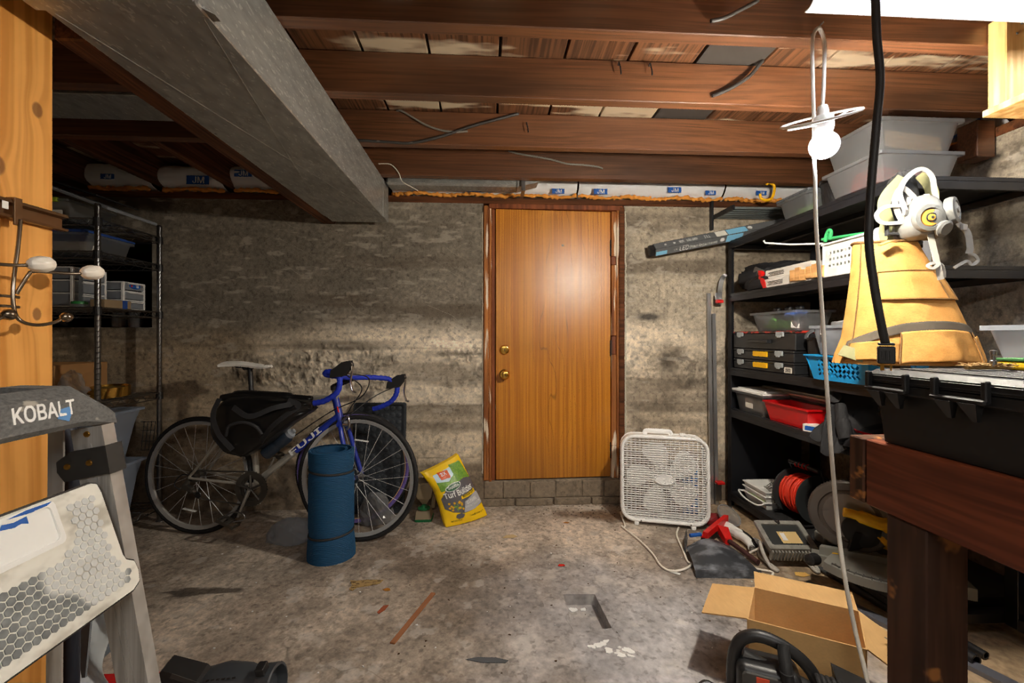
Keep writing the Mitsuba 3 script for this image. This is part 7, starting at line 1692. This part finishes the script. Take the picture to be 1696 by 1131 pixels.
wire('pale cable stub along the fourth joist above the door', [(.12, 2.446, 2.1), (.2, 2.444, 2.082), (.35, 2.444, 2.06), (.452, 2.444, 2.036), (.56, 2.444, 2.03), (.63, 2.444, 2.022), (.658, 2.438, 2.01)], .0055, 'wire_grey')
wire('cut dark cable bent down in front of the second joist', [(1.05, 1.6, 2.109), (1.035, 1.6, 2.09), (1.0, 1.605, 2.05), (.947, 1.61, 2.015), (.9, 1.615, 1.992), (.862, 1.618, 1.978)], .0065, 'wire_dark')
wire('pale cable end near the end of the shop light at the top', [(.66, 1.248, 1.99), (.7, 1.248, 2.0), (.76, 1.245, 2.03), (.8, 1.24, 2.05)], .006, 'wire_dark')
wire('pale loop of cable at the top of the photo left of the middle', [(-.38, 1.25, 2.06), (-.33, 1.245, 2.035), (-.25, 1.245, 2.03), (-.2, 1.25, 2.05)], .006, 'white_cord')
for i, (x, y, z) in enumerate(((.5, 1.622, 2.09), (.62, 1.622, 2.09), (.19, 2.044, 2.06))):
    put('bent_nail', tube(spline([(x, y + .01, z), (x - .004, y - .012, z), (x + .002, y - .014, z - .03), (x + .004, y - .012, z - .045)], 5), .0026, 6), 'black_metal', smooth=50,
        label=['left one of two bent nails near the top of the second joist', 'right one of two bent nails near the top of the second joist', 'bent nail in the third joist above the door'][i], cat='nail')
# light pine bracket at the top right
M('pine_light', wood((206, 152, 84), (236, 190, 126), 2, 70, .05, .35), .6)
wbr = thing('wooden_bracket', 'light pine wooden bracket nailed to the joist at the upper right edge', 'bracket')
put('upright', bx(1.54, 1.66, 1.205, 1.254, 1.752, 2.02, .003), 'pine_light', wbr)
put('ledge', bx(1.522, 1.72, 1.15, 1.254, 1.731, 1.751, .002), 'pine_light', wbr)
for x, z in ((1.59, 1.99), (1.575, 1.96)): put('screw', lathe([(0, 0), (.004, 0), (.003, .0015), (0, .002)], 10, (x, 1.2048, z), (0, -1, 0)), 'steel', wbr)
put('joist_block', bx(2.02, 2.1, 1.68, 1.76, 1.8, 1.953, .003), 'joist_wood', label='short dark wood block hanging below the joist at the right wall', cat='wood block')
# bulb lamp: cord, socket, guard ring
put('nail', tube([(.975, 1.258, 1.965), (.99, 1.225, 1.985)], .002, 6), 'steel', bl_lamp)
put('cord', tube(spline([(.965, 1.199, 1.72), (.975, 1.207, 1.78), (.992, 1.225, 1.86), (1.0, 1.234, 1.92), (.995, 1.236, 1.955), (.981, 1.234, 1.972), (.967, 1.234, 1.955), (.962, 1.234, 1.92), (.964, 1.234, 1.8), (.966, 1.233, 1.7), (.96, 1.225, 1.6), (.942, 1.198, 1.522), (.938, 1.188, 1.363), (.947, 1.177, 1.122), (.945, 1.157, .902), (.943, 1.138, .723), (.943, 1.118, .55), (.938, 1.088, .42), (.942, 1.06, .3), (.938, 1.02, .2), (.92, .98, .09), (.88, .955, .01), (.82, .95, .006), (.76, .94, .006)], 8), .0052, 10), 'white_cord', bl_lamp, smooth=True)
# ------------------------------------------------------------------ ceiling lamps: the shop light, then an added fill
sl = thing('tube_light', 'white shop light fixture with tubes hung under the joists at the top right', 'light fixture')
M('enamel', (236, 236, 232), .35)
prof = [(.86, 1.925), (.885, 1.925), (.93, 1.95), (1.045, 1.95), (1.085, 1.915), (1.105, 1.915), (1.105, 1.918), (1.086, 1.918), (1.046, 1.953), (.929, 1.953), (.884, 1.928), (.86, 1.928)]
put('reflector', ext(Polygon(prof), 1.24, YZ @ tr(0, 0, .84)), 'enamel', sl)
for y in (.955, 1.02):
    k = put('tube', lathe([(0, 0), (.013, 0), (.013, 1.16), (0, 1.16)], 14, (.88, y, 1.93), (1, 0, 0)), 'bulb_glass', sl, smooth=40)
    scene[k]['emitter'] = emitter(TUBE)
s2 = thing('tube_light', 'added fill light with two tubes under the joists behind the viewer', 'light fixture')  # added behind the camera as fill, evening out the falloff of the bulb
put('reflector', X(ext(Polygon(prof), 1.24, YZ @ tr(0, 0, .84)), tr(-1.3, -1.95, 0)), 'enamel', s2)
for y in (-.995, -.93):
    k = put('tube', lathe([(0, 0), (.013, 0), (.013, 1.16), (0, 1.16)], 14, (-.42, y, 1.93), (1, 0, 0)), 'bulb_glass', s2, smooth=40)
    scene[k]['emitter'] = emitter(TUBE_FILL)
